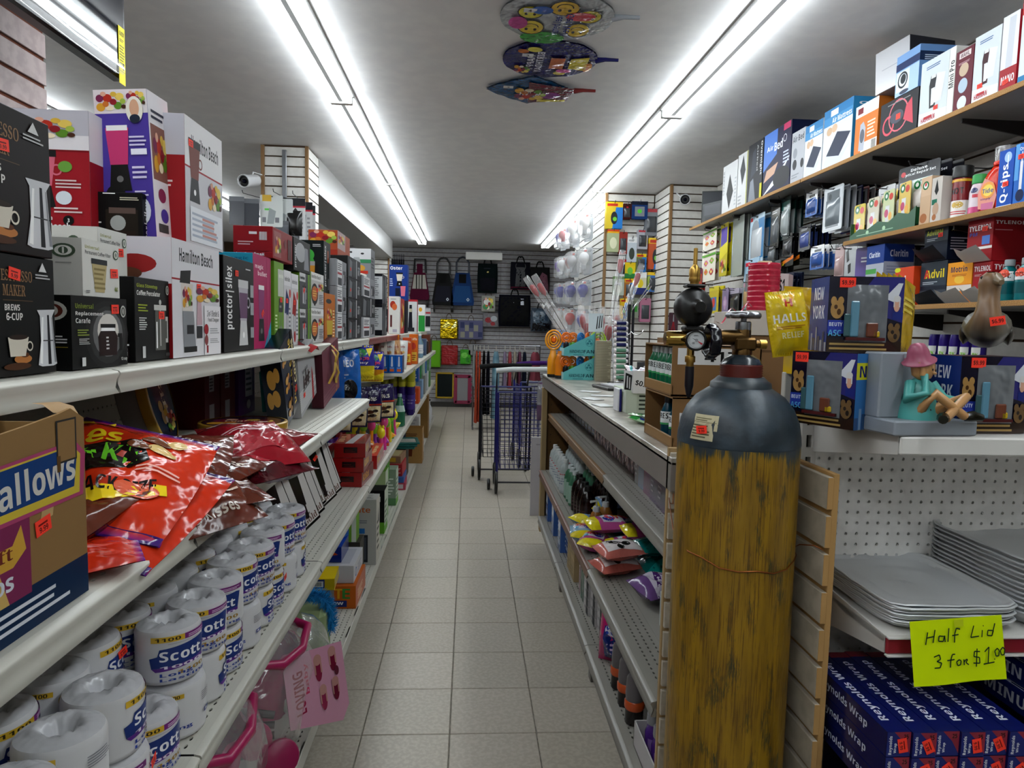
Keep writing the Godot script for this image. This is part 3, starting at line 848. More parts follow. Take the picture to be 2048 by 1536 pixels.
	var ps = "V f2f2f0 6 30 22 62 proctor|silex"
	carton("appliance_box", "black coffee maker box with white vertical lettering, standing above the percolator", "box", Vector3(-0.79, TS + 0.156, -1.66), Vector3(0.12, 0.21, 0.1), 0, "0c0c0c", {"f": "V f0f0ee 4 26 22 70 proctor|silex;R 1e1612 34 8 92 82;R 5a4a44 40 78 88 84;R 241814 40 10 88 60;T c8c0b8 42 52 40 3 proctor_silex;E a0a4a0 56 68 14 8;L e0d8c0 60 92 34 4 2;R ffffff 30 98 52 99", "r": "V f0f0ee 8 34 34 58 proctor|silex;R d0c8c4 10 14 40 26;R b0b0b0 54 14 84 26;B f0f0f0 12 2 34 7;L c0c0c0 12 12 60 2 1"}, [["r", 60, 62, 0]])
	ap("dark plain carton under the coffee maker box", -0.74, 1.62, 1.71, TS, 0.154, 0.11, "1a1816")
	# tall purple single-serve blender box leaning a little
	var pur = "R 4a3a98 0 0 100 84;R e0d8dc 0 84 100 100;@food c07a40 2 85 60 14;@food b03040 60 88 38 11;@bottle c83a70 14 32 52 44 1a1a1c;E 1a1a1c 30 30 18 6;E 2a2a30 44 22 18 7;E e0e4f0 74 18 20 10;O e0e4f0 52 10 16 12;L d8d0f0 62 62 32 8 3;R f0f0ff 64 56 94 60;L d8d0f0 64 40 28 10 3;L d8d0f0 66 28 26 5 2;E e8e4d8 76 86 16 9;E d8a888 76 87 9 6;E 202838 76 80 10 3"
	carton("appliance_box", "tall purple personal blender box with pink drink picture, highest on the shelf", "box", Vector3(-0.765, 1.652, -1.68), Vector3(0.118, 0.325, 0.095), -3, "4a3a98", {"f": pur, "r": "R e6e2e6 0 0 100 100;R 8a5a50 6 40 90 78;@food b06040 10 44 76 30;L 303040 12 82 70 8 2;E 8a2a50 40 30 18 5;E 4a3a98 46 16 18 5;R 404040 14 4 60 10", "t": "R 4a2c1c 0 0 100 100;R 6a4028 10 20 90 80"}, [], "card", "", 3.0)
	carton("cardboard_box", "brown carton beneath the tall purple blender box", "box", Vector3(-0.775, TS, -1.80), Vector3(0.14, 0.268, 0.16), 0, "4a3826")
	# white blender boxes with red backs
	var hbw = "R e8e6e8 0 0 100 100;R a01c28 0 60 100 61.5;T 1a1a1e 16 76 72 12 Hamilton_Beach;R d0ced4 0 0 100 60;@blender 7a4038 6 34 34 50 2c2c30;@food c8803a 56 32 40 26;R e8eaf0 10 2 96 30;L b0b8c8 14 6 70 22 5;L c89088 40 8 40 18 4"
	ap("tall white and red blender box lying on the two-in-one blender box", -0.672, 1.70, 1.945, TS + 0.272, 0.295, 0.14, "96181f", {"f": hbw, "l": "R b9b7c0 0 68 100 100;E 6aa040 50 58 16 4;L e0c8c8 20 40 60 10 3;R e8e8e8 16 4 60 12"}, [["f", 14, 80, 0]], "two blender boxes with red sides")
	var hb2 = "R dcdade 0 0 100 100;R a01c28 0 66 100 67.5;T 1a1a1e 14 82 70 12 Hamilton_Beach;P 18181a 14 64 34 64 36 76 16 74;P d8d0c8 18 40 38 40 40 64 16 64;@food e0b030 18 42 20 20;P 8a8c90 20 8 44 8 40 40 18 40;R 26262a 26 20 40 28;R 1a1a1c 20 4 46 9;P c8a8b0 46 28 58 28 56 52 48 52;R 2c2c30 46 16 58 27;@food b05a30 44 48 54 16;R ece9ec 62 0 100 46;T 404044 68 36 28 6 2-in-1_Blender_&;T 404044 70 30 26 5 Food_Chopper;E a01c28 66 24 5 5;E 8a4040 66 14 4 5;L a0a0a4 74 20 22 6 3;L a0a0a4 74 11 22 5 3;R 90202a 66 2 70 9"
	ap("white two-in-one blender and food chopper box with red side, front row", -0.665, 1.60, 1.895, TS, 0.27, 0.16, "96181f", {"f": hb2, "l": "R d8d4da 0 62 100 100;E a02828 50 78 30 8;E 6a4030 40 70 20 5"}, [["f", 52, 62, 2]], "two blender boxes with red sides")
	ap("black personal blender box with frosted jar and white vertical lettering", -0.668, 1.935, 2.20, TS, 0.266, 0.12, "0d0d0e", {"f": "V f0f0ee 6 24 26 66 proctor|silex;@blender b8b4bc 42 6 40 72 d0d0d0;P 6a4a68 50 36 74 36 76 64 48 64;L d0d0d0 70 90 24 3 1;R a0a4a8 86 60 98 74;R a0a4a8 86 40 98 54;R a0a4a8 86 14 98 26", "l": "T e8e8e8 10 88 60 7 mejor;R a0a4a8 10 66 80 80;L d0d0d0 12 60 60 4 1;R c8ccd0 10 44 80 58;R 90989c 10 24 80 38;R c0c0c0 10 4 80 18"}, [["f", 40, 84, 0]])
	ap("teal and magenta bullet blender box", -0.675, 2.215, 2.41, TS, 0.30, 0.13, "2aa0c0", {"f": "P a81858 0 0 100 0 100 100 0 100;P 2a9ab8 60 0 100 0 100 30;T f4d8e0 12 84 44 6 magic;T f4d8e0 26 78 50 5 bullet;@bottle 8a3a70 24 8 40 60 202024;R e0508a 80 0 82 100", "l": "T 1a6a90 40 92 50 4 magic"}, [["f", 50, 38, 40]])
	# hand mixers and small appliances
	var grn = "R 6a9a28 0 0 100 100;R c8ccc4 40 60 100 92;@mixer 3a3a3a 44 14 50 44 909090;L e0f0c0 8 20 24 20 5;T f0f4e8 46 82 48 5 Hamilton_Beach"
	ap("green and white mixer box beside the bullet blender", -0.668, 2.425, 2.545, TS, 0.295, 0.2, "6a9a28", {"f": grn}, [["f", 70, 56, 0]], "hand mixer boxes")
	var mx = "R d4d2d4 0 0 100 100;R e6e4e6 0 80 100 100;T 2a2a2e 10 86 74 6 Hamilton_Beach;P %s 10 44 60 40 74 62 30 76;R 8a8a90 26 10 34 44;R 8a8a90 48 10 56 42;L 70747a 66 14 28 40 7;E %s 46 12 14 8;E c83828 82 70 12 6"
	ap("white hand mixer box with dark blue mixer", -0.668, 2.55, 2.65, TS, 0.275, 0.2, "d4d2d4", {"f": mx % ["1a2a5a", "a8842a"]}, [["f", 40, 60, 0]], "hand mixer boxes")
	ap("white hand mixer box with red mixer", -0.668, 2.655, 2.76, TS, 0.27, 0.2, "d4d2d4", {"f": mx % ["a02020", "a02020"]}, [["f", 40, 60, 0]], "hand mixer boxes")
	ap("long red blender box turned upside down on top of the mixer boxes", -0.665, 2.40, 2.66, TS + 0.302, 0.105, 0.13, "8a1218", {"l": "U e8e0e0 100 20 -90 1 .;R e0d8d8 40 74 60 82;B e8e8e8 66 56 20 26;T f0e8e8 8 6 70 10 hcaeB_notlimaH;L d0a0a0 12 40 40 16 2", "f": "R 9a5050 6 8 40 90;@food 8a7a40 10 16 30 60;E 6a1a1a 62 60 8 16;R 50181c 74 10 94 80"})
	ap("black and silver box lying flat behind the red upside-down one", -0.665, 2.68, 2.95, TS + 0.285, 0.125, 0.14, "1a1a1c", {"f": "E a8a8ac 40 60 30 30;P 8a8a90 60 10 92 10 84 80 66 80;V e0e0e0 6 10 10 70 proctor"})
	var sm = "R 4a4a4e 0 0 100 100;R c8c8c8 0 76 60 100;@press 9a9a9e 22 10 50 60 202020;R 6a9a28 84 0 100 100;T 202020 6 82 46 10 Hamilton"
	for q in 2:
		ap("small grey and green toaster box, %s of its pair" % ["lower", "upper"][q], -0.668, 2.78, 2.945, TS + 0.143 * q, 0.141, 0.2, "6a9a28", {"f": sm}, [["f", 44, 52, 30]], "small grey and green boxes")
	var gr = "R c4c2c0 0 0 100 100;R e4e2e0 0 78 100 100;T 28282a 10 84 66 10 Hamilton_Beach;@grill c06a30 6 6 52 66 26262a;@food b8843a 58 48 40 26;L 606468 62 12 34 30 6;R 6a9a28 0 0 5 100"
	for q in 2:
		ap("white sandwich grill box with a brown grilled sandwich, %s of its pair" % ["lower", "upper"][q], -0.668, 2.96, 3.23, TS + 0.152 * q, 0.15, 0.2, "b8b6b2", {"f": gr}, [["f", 50, 52, 0]], "sandwich grill boxes")
	ap("orange citrus juicer box with yellow pitcher picture", -0.668, 3.25, 3.50, TS, 0.226, 0.2, "b85a1a", {"f": "R c06a20 0 0 100 100;E 303030 40 84 26 5;@food 8a6a20 20 46 50 24;P c8a830 24 10 70 10 78 44 18 44;P 3a2a1a 30 0 64 0 70 14 24 14;L f0d0a0 76 10 20 60 9"}, [["f", 48, 50, 0]])
	var jui = "R 0c0d0e 0 0 100 100;E 3a9a3a 40 72 26 12;P 3a9a3a 20 60 66 60 60 68 28 68;P b8802a 18 14 66 14 68 54 14 54;R 9a9a9a 14 52 68 60;R 0a0a0a 68 16 80 54;L c8c8c8 60 88 30 6 2"
	carton("appliance_box", "black citrus juicer box with green reamer and orange juice picture", "box", Vector3(-0.765, TS + 0.23, -3.47), Vector3(0.13, 0.25, 0.16), 0, "0c0d0e", {"f": jui, "r": "V e0e0e0 10 14 30 78 proctor|silex;R a84a20 54 60 70 84;R 606468 60 8 90 30"}, [])
	# stacked white and grey mixer boxes, then dark stacks, further down the shelf
	var wh = "R 8a8c90 0 0 100 100;R d8d8da 14 0 58 100;L 46484c 18 62 36 30 4;R a83038 16 46 56 54;@press 303034 62 8 34 70 8a8a90;R 383a3e 18 6 54 34"
	for q in 3:
		ap("grey and white six-speed mixer box, %s from the bottom of its stack" % ORD[q], -0.668, 3.52, 3.82, TS + 0.137 * q, 0.135, 0.2, "8a8c90", {"f": wh}, [], "stack of grey and white mixer boxes")
	var dk = "R 1c1c1e 0 0 100 100;P 6a6c70 10 6 30 6 34 80 14 90;R 3a3c40 40 10 60 86;R b8b8ba 64 4 70 96;@press 5a5c60 74 20 24 50 a0a0a0"
	for q in 4:
		ap("black knife and gadget box, %s from the bottom of the dark stack" % ORD[q], -0.668, 3.86, 4.3, TS + 0.115 * q, 0.113, 0.2, "1a1a1c", {"f": dk}, [["f", 20, 40, 0]], "stack of black boxes")
	ap("orange pizza oven box above the grey mixer stack", -0.74, 3.95, 4.35, TS + 0.463, 0.14, 0.16, "a84a2a", {"l": "@food d08a30 0 40 100 60;R a03020 0 0 100 24", "f": "R b8a0a0 0 30 60 100;@food d08a30 4 50 50 40"})
	for q in 3:
		ap("grey can opener box, %s from the bottom of the stack under the waffle box" % ORD[q], -0.67, 4.36, 4.98, TS + 0.131 * q, 0.129, 0.2, "6a6a6c", {"f": wh if q != 1 else dk}, [], "stack under the waffle box")
	carton("appliance_box", "tall white waffle maker box with golden waffle picture, facing the camera", "box", Vector3(-0.80, TS + 0.395, -5.08), Vector3(0.2, 0.22, 0.2), 0, "8a8c90", {"f": "R e0e2e4 0 66 100 100;E 303030 30 88 5 3;E 303030 70 84 6 3;R 3a8a5a 20 54 100 66;P a8acb0 34 46 66 46 60 72 40 72;E e0a840 36 38 16 10;E e0a840 64 38 16 10;R c83828 16 20 90 30;E e8e4d8 52 14 34 9;R d8c8c0 0 0 14 100", "r": "R 707276 0 0 100 100;L 3a3a3c 10 40 70 40 4"})
	ap("dark slim box standing behind the waffle box", -0.74, 5.05, 5.25, TS, 0.39, 0.16, "26262a", {"f": dk})
	for q in 2:
		carton("appliance_box", "white box with black bands and fine print, %s of two by the far column" % ["lower", "upper"][q], "box", Vector3(-0.73, TS + 0.235 * q, -5.5), Vector3(0.13, 0.233, 0.3), 0, "e2e2e4", {"f": "R d8dadc 0 0 100 100;R 141416 0 0 100 18;L 8a8c90 14 30 66 60 9;R 141416 0 92 100 100", "r": dk}, [], "card", "white boxes with black bands")
	carton("cardboard_box", "dark carton that the blue blender box stands on", "box", Vector3(-0.75, TS, -7.45), Vector3(0.18, 0.34, 0.2), 0, "2a2a30")
	carton("appliance_box", "royal blue blender box with white script and pink drink picture", "box", Vector3(-0.75, TS + 0.342, -7.45), Vector3(0.19, 0.37, 0.16), 0, "1c3a8a", {"f": "T ffffff 6 86 66 9 Oster;@blender e8e0d0 34 40 44 38 141414;P e87a90 66 12 86 12 90 40 62 40;R 141a30 34 12 60 34;L c0d0f0 4 40 16 24 4"})
	carton("appliance_box", "white chopper box with a red fruit picture near the blue blender box", "box", Vector3(-0.71, TS, -6.65), Vector3(0.1, 0.35, 0.12), 0, "dcdad6", {"f": "E a83020 40 78 26 10;E d86a3a 56 72 24 9;P 5a2a2a 16 18 34 18 34 50 16 50;R b0a8b8 40 4 80 12;L 8a8a8a 20 92 50 4 1"})
	ap("slim red box with stacked food pictures", -0.66, 6.72, 7.1, TS, 0.34, 0.12, "b83a34", {"l": "R c84a40 0 0 100 100;@food e0c060 6 30 88 60", "f": "@food e0c060 6 10 88 80"})
	carton("appliance_box", "white hand blender box with a dark picture and red edge", "box", Vector3(-0.71, TS, -8.5), Vector3(0.16, 0.39, 0.12), 0, "d4d4d4", {"f": "R b82a30 0 94 100 100;P 202028 34 10 66 10 60 84 42 84;R 2a2a30 20 2 80 14;R c8c0a0 40 62 60 72", "r": "R a83038 0 0 100 100"})
	carton("appliance_box", "green and white box near the far end of the top shelf", "box", Vector3(-0.66, TS, -9.5), Vector3(0.12, 0.36, 0.14), 0, "e0e0de", {"f": "R 2a8a3a 30 0 100 60;E d8a030 50 82 20 8;R c0c4c8 0 0 28 70"})
	carton("appliance_box", "black and white box last on the top shelf", "box", Vector3(-0.62, TS, -10.1), Vector3(0.12, 0.33, 0.12), 0, "b0b0b2", {"f": "R a83038 20 76 100 84;R 202024 16 20 100 66;R e0e0e0 10 2 100 14"})
	for q in 5:
		ap("dark carton in the back row of the top shelf, %s along" % ORD[q], -0.9, 2.6 + q * 1.35, 3.4 + q * 1.35, TS, [0.3, 0.34, 0.28, 0.3, 0.26][q], 0.13, ["3a3436", "8a1a1e", "2a2a2e", "4a4a50", "303438"][q], {"f": "L 9a9a9a 10 30 60 40 4"}, [], "back row cartons")

func open_box(label: String, called: String, category: String, at: Vector3, s: Vector3, turn: float, kr: String, art: Dictionary, open_side: String, group := "") -> Node3D:
	# a carton with one side torn out; the walls are separate sheets of board
	var o = thing(called, label, category, at, turn, group)
	for f in ["f", "b", "l", "r", "t", "bottom"]:
		if f == open_side: continue
		var b := Mk.new()
		if f == "bottom": b.box(Vector3(0, 0.002, 0), Vector3(s.x, 0.004, s.z), col(kr))
		elif f == "t": b.box(Vector3(0, s.y - 0.002, 0), Vector3(s.x, 0.004, s.z), col(kr))
		else:
			var F = face(f, s)
			b.T = F[0]
			b.box(Vector3(F[1] / 2, F[2] / 2, -0.002), Vector3(F[1], F[2], 0.004), col(kr))
			if art.has(f):
				b.T = Transform3D()
				draw(b, F[0], F[1], F[2], art[f])
		put("carton_side", b, "card", o)
	return o

const CT := 1.161
func stock_counter():
	# two display trays of handheld fans
	for q in 2:
		var o = thing("fan_display", "teal wedge-sided display box of orange handheld fans, %s of the two stacked" % ["lower", "upper"][q], "display box", Vector3(0.665, CT + 0.145 * q, -4.2), 0, "teal fan display boxes")
		var w = 0.19
		for s in [-1, 1]:
			var b := Mk.new()
			b.T = Transform3D(Basis(), Vector3(0, 0, 0.09 * s))
			b.prism(PackedVector2Array([Vector2(-w / 2, 0), Vector2(w / 2, 0), Vector2(w / 2, 0.14), Vector2(-w / 2, 0.045)]), -0.002, 0.002, col("5aa8a8"))
			if s > 0: draw(b, Transform3D(Basis(), Vector3(-w / 2, 0, 0.002)), w, 0.14, "T 123a44 18 12 42 14 HANDHELD;T 123a44 62 12 34 14 FAN;O 2a7078 80 58 12 10;E 2a7078 80 64 4 5;E 2a7078 75 54 4 5;E 2a7078 85 54 4 5;L 2a6068 30 4 40 5 1")
			put("side_panel", b, "card", o)
		var b := Mk.new()
		b.box(Vector3(0, 0.003, 0), Vector3(w, 0.006, 0.18), col("4a9898")); b.box(Vector3(-w / 2, 0.022, 0), Vector3(0.004, 0.044, 0.18), col("9ac8c8"))
		put("tray_floor", b, "card", o)
		for k in 4:
			var f = thing("handheld_fan", "%s handheld fan in the %s teal display box, %s from its low end" % [["orange and black", "lime and orange", "blue", "orange"][k], ["lower", "upper"][q], ORD[k]], "fan", Vector3(0.59 + 0.042 * k, CT + 0.145 * q + 0.012, -4.17 - 0.02 * (k % 2)), 20.0 * k, "handheld fans in the display boxes")
			b = Mk.new()
			b.lathe([[0.016, 0.0], [0.018, 0.05], [0.014, 0.07]], 12, col(["1c1c1e", "6ab830", "1a6ab0", "1c1c1e"][k]))
			put("handle", b, "gloss", f)
			b = Mk.new()
			var c = col(["e8701c", "e87a20", "2a80c8", "e86a18"][k])
			for r in 2: b.tube(ring(Vector3(0, 0.095, 0), 0.03 - 0.01 * r, 0.03 - 0.01 * r, 14).map(func(p): return Vector3(p.x, 0.095 + p.z, 0.006)), 0.005, c, 6, true)
			b.T = Transform3D(Basis(Vector3.RIGHT, PI / 2), Vector3(0, 0.095, 0)); b.lathe([[0.012, -0.008], [0.013, 0.0], [0.010, 0.01]], 12, c)
			put("fan_head", b, "gloss", f)
	# loose spray-bottle fans beside and behind the trays
	for q in 4:
		var p = [[0.53, 4.32, "e8981c", "tall orange"], [0.80, 4.28, "a8d020", "tall lime"], [0.60, 4.45, "2078c0", "blue"], [0.565, 4.22, "d87a1c", "amber short"]][q]
		var o = thing("spray_fan", "%s water-spray fan bottle standing by the teal display boxes" % p[3], "fan", Vector3(p[0], CT, -p[1]), 10.0 * q, "water-spray fan bottles")
		var b := Mk.new()
		b.lathe([[0.03, 0.0], [0.034, 0.006], [0.034, 0.02, col(p[2])], [0.034, 0.11], [0.02, 0.15], [0.018, 0.17]], 16, col("26282c"))
		put("bottle_body", b, "gloss", o)
		if q != 3:
			b = Mk.new()
			for r in 3: b.tube(ring(Vector3.ZERO, 0.05 - 0.014 * r, 0.05 - 0.014 * r, 18).map(func(v): return Vector3(v.x, 0.235 + v.z * 1.2, 0.012)), 0.006, col(p[2]), 6, true)
			b.T = Transform3D(Basis(Vector3.RIGHT, PI / 2), Vector3(0, 0.235, 0.0)); b.lathe([[0.02, -0.02], [0.022, 0.0], [0.012, 0.02]], 12, col("e86a1c"))
			for r in 3: 
				b.T = Transform3D(Basis(Vector3.BACK, TAU * r / 3), Vector3(0, 0.235, 0.005))
				b.prism(PackedVector2Array([Vector2(0.005, -0.006), Vector2(0.04, -0.02), Vector2(0.044, 0.004), Vector2(0.01, 0.01)]), 0, 0.003, col("202022"))
			put("fan_head", b, "gloss", o)
	var o = thing("acrylic_box", "small clear acrylic box at the far corner of the counter", "box", Vector3(0.545, CT, -4.48))
	var b := Mk.new(); b.box(Vector3(0, 0.05, 0), Vector3(0.06, 0.1, 0.06), col("ffffff"), 0.003)
	put("acrylic_shell", b, "clear", o)
	b = Mk.new(); b.box(Vector3(0, 0.02, 0), Vector3(0.05, 0.04, 0.05), col("3a4a68"))
	put("contents", b, "gloss", o)
	# roses in tubes, standing in a bucket
	o = thing("rose_bucket", "dark bucket behind the fans that holds artificial roses", "bucket", Vector3(0.83, CT, -4.38))
	b = Mk.new(); b.lathe([[0.07, 0.0], [0.085, 0.2], [0.088, 0.205], [0.08, 0.2], [0.066, 0.01]], 18, col("3a3236"))
	put("bucket_body", b, "satin", o)
	for q in 19:
		var a = q * 2.4; var lean = 0.13 + 0.16 * (q % 4) / 3.0
		var hh = 0.36 + 0.04 * sin(q * 3.0)
		if q == 0: a = 3.0; lean = 0.62; hh = 0.70
		if q == 1: a = 3.2; lean = 0.56; hh = 0.68
		if q == 2: a = 0.5; lean = 0.16; hh = 0.76
		if q == 3: a = 0.2; lean = 0.32; hh = 0.70
		o = thing("rose_tube", "red rose in a clear tube, %s" % ["longest one leaning out towards the aisle", "second long one leaning towards the aisle", "tallest upright one in front of the pillar", "tall one leaning against the gadgets"][q] if q < 4 else "short artificial red rose in a clear sleeve, %s round the bucket" % ORD[q - 4], "rose", Vector3(0.83 + 0.045 * cos(a), CT + 0.02, -4.38 - 0.045 * sin(a)), 0, "roses in clear tubes")
		o.basis = Basis(Vector3(sin(a), 0, cos(a)).normalized(), -lean) 
		b = Mk.new(); b.tube([Vector3(0, 0.0, 0), Vector3(0, hh - 0.08, 0)], 0.003, col("3a2a20"), 5)
		put("stem", b, "satin", o)
		b = Mk.new(); b.T = Transform3D(Basis(), Vector3(0, hh - 0.1, 0))
		b.lathe([[0.004, 0.0], [0.014, 0.02], [0.019, 0.05], [0.015, 0.08], [0.006, 0.088]], 10, col("9a0c18"))
		put("rose_bud", b, "cloth", o)
		b = Mk.new(); b.T = Transform3D(Basis(), Vector3(0, hh - 0.16, 0))
		for k in 3:
			b.T = Transform3D(Basis(Vector3.UP, k * 2.1 + q), Vector3(0, hh - 0.17, 0))
			b.prism(PackedVector2Array([Vector2(0, 0), Vector2(0.024, 0.016), Vector2(0.028, -0.012)]), -0.002, 0.002, col("d8d8da"))
		put("ribbon", b, "satin", o)
		b = Mk.new(); b.T = Transform3D(Basis(), Vector3(0, 0.05, 0)); b.lathe([[0.021, 0.0], [0.021, hh - 0.02], [0.019, hh]], 12, col("ffffff"), false)
		put("clear_tube", b, "clear", o)
	b = Mk.new()
	o = thing("price_card", "white price card with black handwritten strokes above the fans", "sign", Vector3(0.755, 1.452, -4.1), 6)
	b.box(Vector3(0, 0.055, 0), Vector3(0.09, 0.11, 0.002), col("c8d4d8"))
	draw(b, Transform3D(Basis(), Vector3(-0.045, 0, 0.001)), 0.09, 0.11, "P 141414 60 84 66 86 60 16 52 16;P 141414 76 88 82 90 76 20 68 20;P 141414 90 88 95 90 92 24 85 22")
	put("card", b, "card", o)
	b = Mk.new(); b.tube([Vector3(0, 0, 0.0), Vector3(0.0, -0.29, 0.0)], 0.003, col("a8a8a8"), 5)
	put("stick", b, "metal", o)
	# wire rack of lip balms
	o = thing("wire_rack", "tall chrome wire counter rack of lip balm tubes", "rack", Vector3(0.87, CT, -3.92), 10)
	b = Mk.new()
	for x in [-0.05, 0.05]: b.tube([Vector3(x, 0, 0.03), Vector3(x, 0.1, 0.02), Vector3(x * 0.9, 0.36, -0.03), Vector3(x * 0.7, 0.42, -0.04)], 0.0028, col("c0c2c6"), 6)
	for k in 12: b.tube([Vector3(-0.05, 0.03 + 0.03 * k, 0.03 - 0.005 * k), Vector3(0.05, 0.03 + 0.03 * k, 0.03 - 0.005 * k)], 0.002, col("c0c2c6"), 5)
	b.tube(ring(Vector3(0, 0.002, 0), 0.07, 0.07, 14), 0.003, col("c0c2c6"), 6, true)
	put("wire_frame", b, "chrome", o)
	for k in 11:
		var t = thing("lip_balm", "%s lip balm pack in the chrome wire rack, %s from the top" % ["navy" if k < 5 else "green and white", ORD[k]], "lip balm", Vector3(0.868, CT + 0.345 - 0.031 * k, -3.90 + 0.0035 * k - 0.024), 10, "lip balms in the wire rack")
		b = Mk.new(); b.T = Transform3D(Basis(Vector3.BACK, PI / 2), Vector3.ZERO)
		b.lathe([[0.009, -0.042], [0.011, -0.04], [0.011, -0.03, col("141c50" if k < 5 else "5a8a70")], [0.011, 0.03, col("d8d0d0")], [0.011, 0.04], [0.009, 0.042]], 10, col("d8d8dc"))
		put("tube", b, "gloss", t)
	# black stand with chrome arms
	o = thing("display_stand", "black counter display post with curved chrome arms behind the lip balms", "stand", Vector3(0.955, CT, -4.05))
	b = Mk.new(); b.box(Vector3(-0.012, 0.23, 0), Vector3(0.018, 0.46, 0.02), col("0c0c0d"), 0.003); b.box(Vector3(0.012, 0.23, 0), Vector3(0.014, 0.46, 0.02), col("0c0c0d"), 0.003); b.box(Vector3(0, 0.008, 0), Vector3(0.11, 0.016, 0.1), col("0c0c0d"), 0.003)
	put("post", b, "satin", o)
	for q in 5:
		b = Mk.new()
		var e = [Vector3(-0.02, 0.58, 0.03), Vector3(0.1, 0.585, 0.02), Vector3(0.115, 0.57, 0.0), Vector3(-0.06, 0.3, 0.03), Vector3(0.07, 0.31, 0.03)][q]
		b.tube(bz(Vector3(0.0, 0.42 if q < 3 else 0.3, 0.01), Vector3(0.01, 0.45 if q < 3 else 0.28, 0.02), e + Vector3(-0.02, -0.05, 0), e), 0.0032, col("d8d8da"), 6)
		put("chrome_arm", b, "chrome", o)
	# dark stack of money trays and clear-sided bin near the till
	carton("business_card_stack", "low stack of ribbed yellowed cards by the wire rack", "cards", Vector3(0.80, CT, -4.08), Vector3(0.09, 0.24, 0.06), 0, "a8a088", {"f": "L 7a7460 0 0 100 100 26"})
	o = open_box("pink and green handle bag in a dark wire bin on the counter's back edge", "wire_bin", "bin", Vector3(0.95, CT, -3.5), Vector3(0.12, 0.14, 0.2), 0, "2a2428", {"f": "P 7a3040 10 20 90 20 80 90 20 90;R 3a5a3a 10 0 90 30"}, "t")
	b = Mk.new(); b.tube(bz(Vector3(-0.05, 0.2, 0.1), Vector3(-0.01, 0.3, 0.0), Vector3(0.1, 0.22, 0.1), Vector3(0.09, 0.08, 0.3)), 0.006, col("a8a8aa"), 6)
	put("grey_cable", b, "satin", o)
	# tray of small packets with the price, and the boxes under it
	carton("medicine_box", "white and pale green carton with black print under the packet tray", "box", Vector3(0.652, CT, -2.62), Vector3(0.135, 0.085, 0.22), 0, "b8c4b0", {"f": "L 3a443a 36 16 60 74 4;R c4d0bc 0 0 30 100", "l": "R c0c8b8 0 0 100 100"})
	carton("medicine_box", "slim white pack with a navy edge beside the pale green carton", "box", Vector3(0.572, CT, -2.60), Vector3(0.014, 0.085, 0.08), 0, "d0d0d4", {"f": "R 22246a 40 0 100 100"})
	o = open_box("olive cardboard tray heaped with small foil packets", "packet_tray", "tray", Vector3(0.705, CT + 0.086, -2.66), Vector3(0.15, 0.05, 0.2), 0, "7a7e50", {"f": "P 3a4a2a 10 0 40 0 60 100 30 100;P a8b060 50 0 70 0 90 100 60 100"}, "t")
	for q in 26:
		bag("packet", "small white foil packet heaped in the olive tray, %s layer, number %s" % [["under", "middle", "top"][q / 9], ORD[q % 9]], "packet", Vector3(0.65 + 0.026 * (q % 5), CT + 0.125 + 0.009 * (q / 9) + 0.004 * (q % 3), -2.58 - 0.035 * ((q / 5) % 5)), Vector3(-70 + 14 * sin(q * 2.0), 50.0 * sin(q * 1.7), 12.0 * cos(q * 3.0)), 0.045, 0.055, 0.008, ["d0d4dc", "c8ccd8", "d8d0d4"][q % 3], ["P 2a4aa0 0 60 100 30 100 50 0 84", "P c03848 0 20 100 60 100 78 0 40", "P 2a8a8a 10 0 40 0 80 100 50 100"][q % 3], 1.0 + q, "", "foil packets in the olive tray")
	o = thing("price_card", "folded white price card reading forty and fifty in marker on the packet tray", "sign", Vector3(0.645, CT + 0.075, -2.50), -8)
	b = Mk.new(); b.box(Vector3(0, 0.042, 0), Vector3(0.075, 0.084, 0.0016), col("dcdcd8"))
	draw(b, Transform3D(Basis(), Vector3(-0.0375, 0, 0.0008)), 0.075, 0.084, "T 141414 8 36 84 26 $0.50 -12;L 8a8a8a 70 8 16 6 1")
	put("card", b, "card", o)
	b = Mk.new(); b.T = Transform3D(Basis(Vector3.UP, -0.9), Vector3(-0.0375, 0.002, 0.0)); b.box(Vector3(-0.025, 0.04, 0), Vector3(0.05, 0.08, 0.0016), col("c8c8c6"))
	draw(b, Transform3D(Basis(), Vector3(-0.05, 0, 0.0008)), 0.05, 0.08, "P 1a1a1c 10 10 80 6 90 80 20 90;R c8c8c6 34 20 46 76;R c8c8c6 60 16 70 70")
	put("folded_half", b, "card", o)
	for q in 6:
		bag("mint_packet", "green and white packet lying on the counter before the brown cartons, %s" % ORD[q], "packet", Vector3(0.575 + 0.025 * (q % 3), CT + 0.012 + 0.008 * (q / 3), -2.24 - 0.035 * (q % 2)), Vector3(-80, 40.0 + 25 * q, 8.0 * q), 0.055, 0.075, 0.016, ["a8c8a0", "b8d0b8", "90b890"][q % 3], "P 2a8a3a 0 50 100 20 100 60 0 90;E 2a3a8a 30 30 20 16", 2.0 + q, "", "green packets on the counter")
	for q in 4:
		o = thing("paper_slip", "%s lying flat on the counter" % ["white paper slip hanging over the edge", "folded receipt nearer the fans", "small printed card beside the receipt", "white tag by the pale green carton"][q], "paper", Vector3([0.545, 0.60, 0.545, 0.62][q], CT + 0.0008, -[2.75, 3.35, 3.0, 3.15][q]), [12, 60, 30, 75][q])
		b = Mk.new(); b.box(Vector3(0, 0.001, 0), Vector3(0.06, 0.0016, 0.1), col("d0d2d2"))
		put("paper", b, "card", o)
	o = thing("till_slip_tray", "black shallow tray with leaflets near the fan displays", "tray", Vector3(0.78, CT, -3.55), 10)
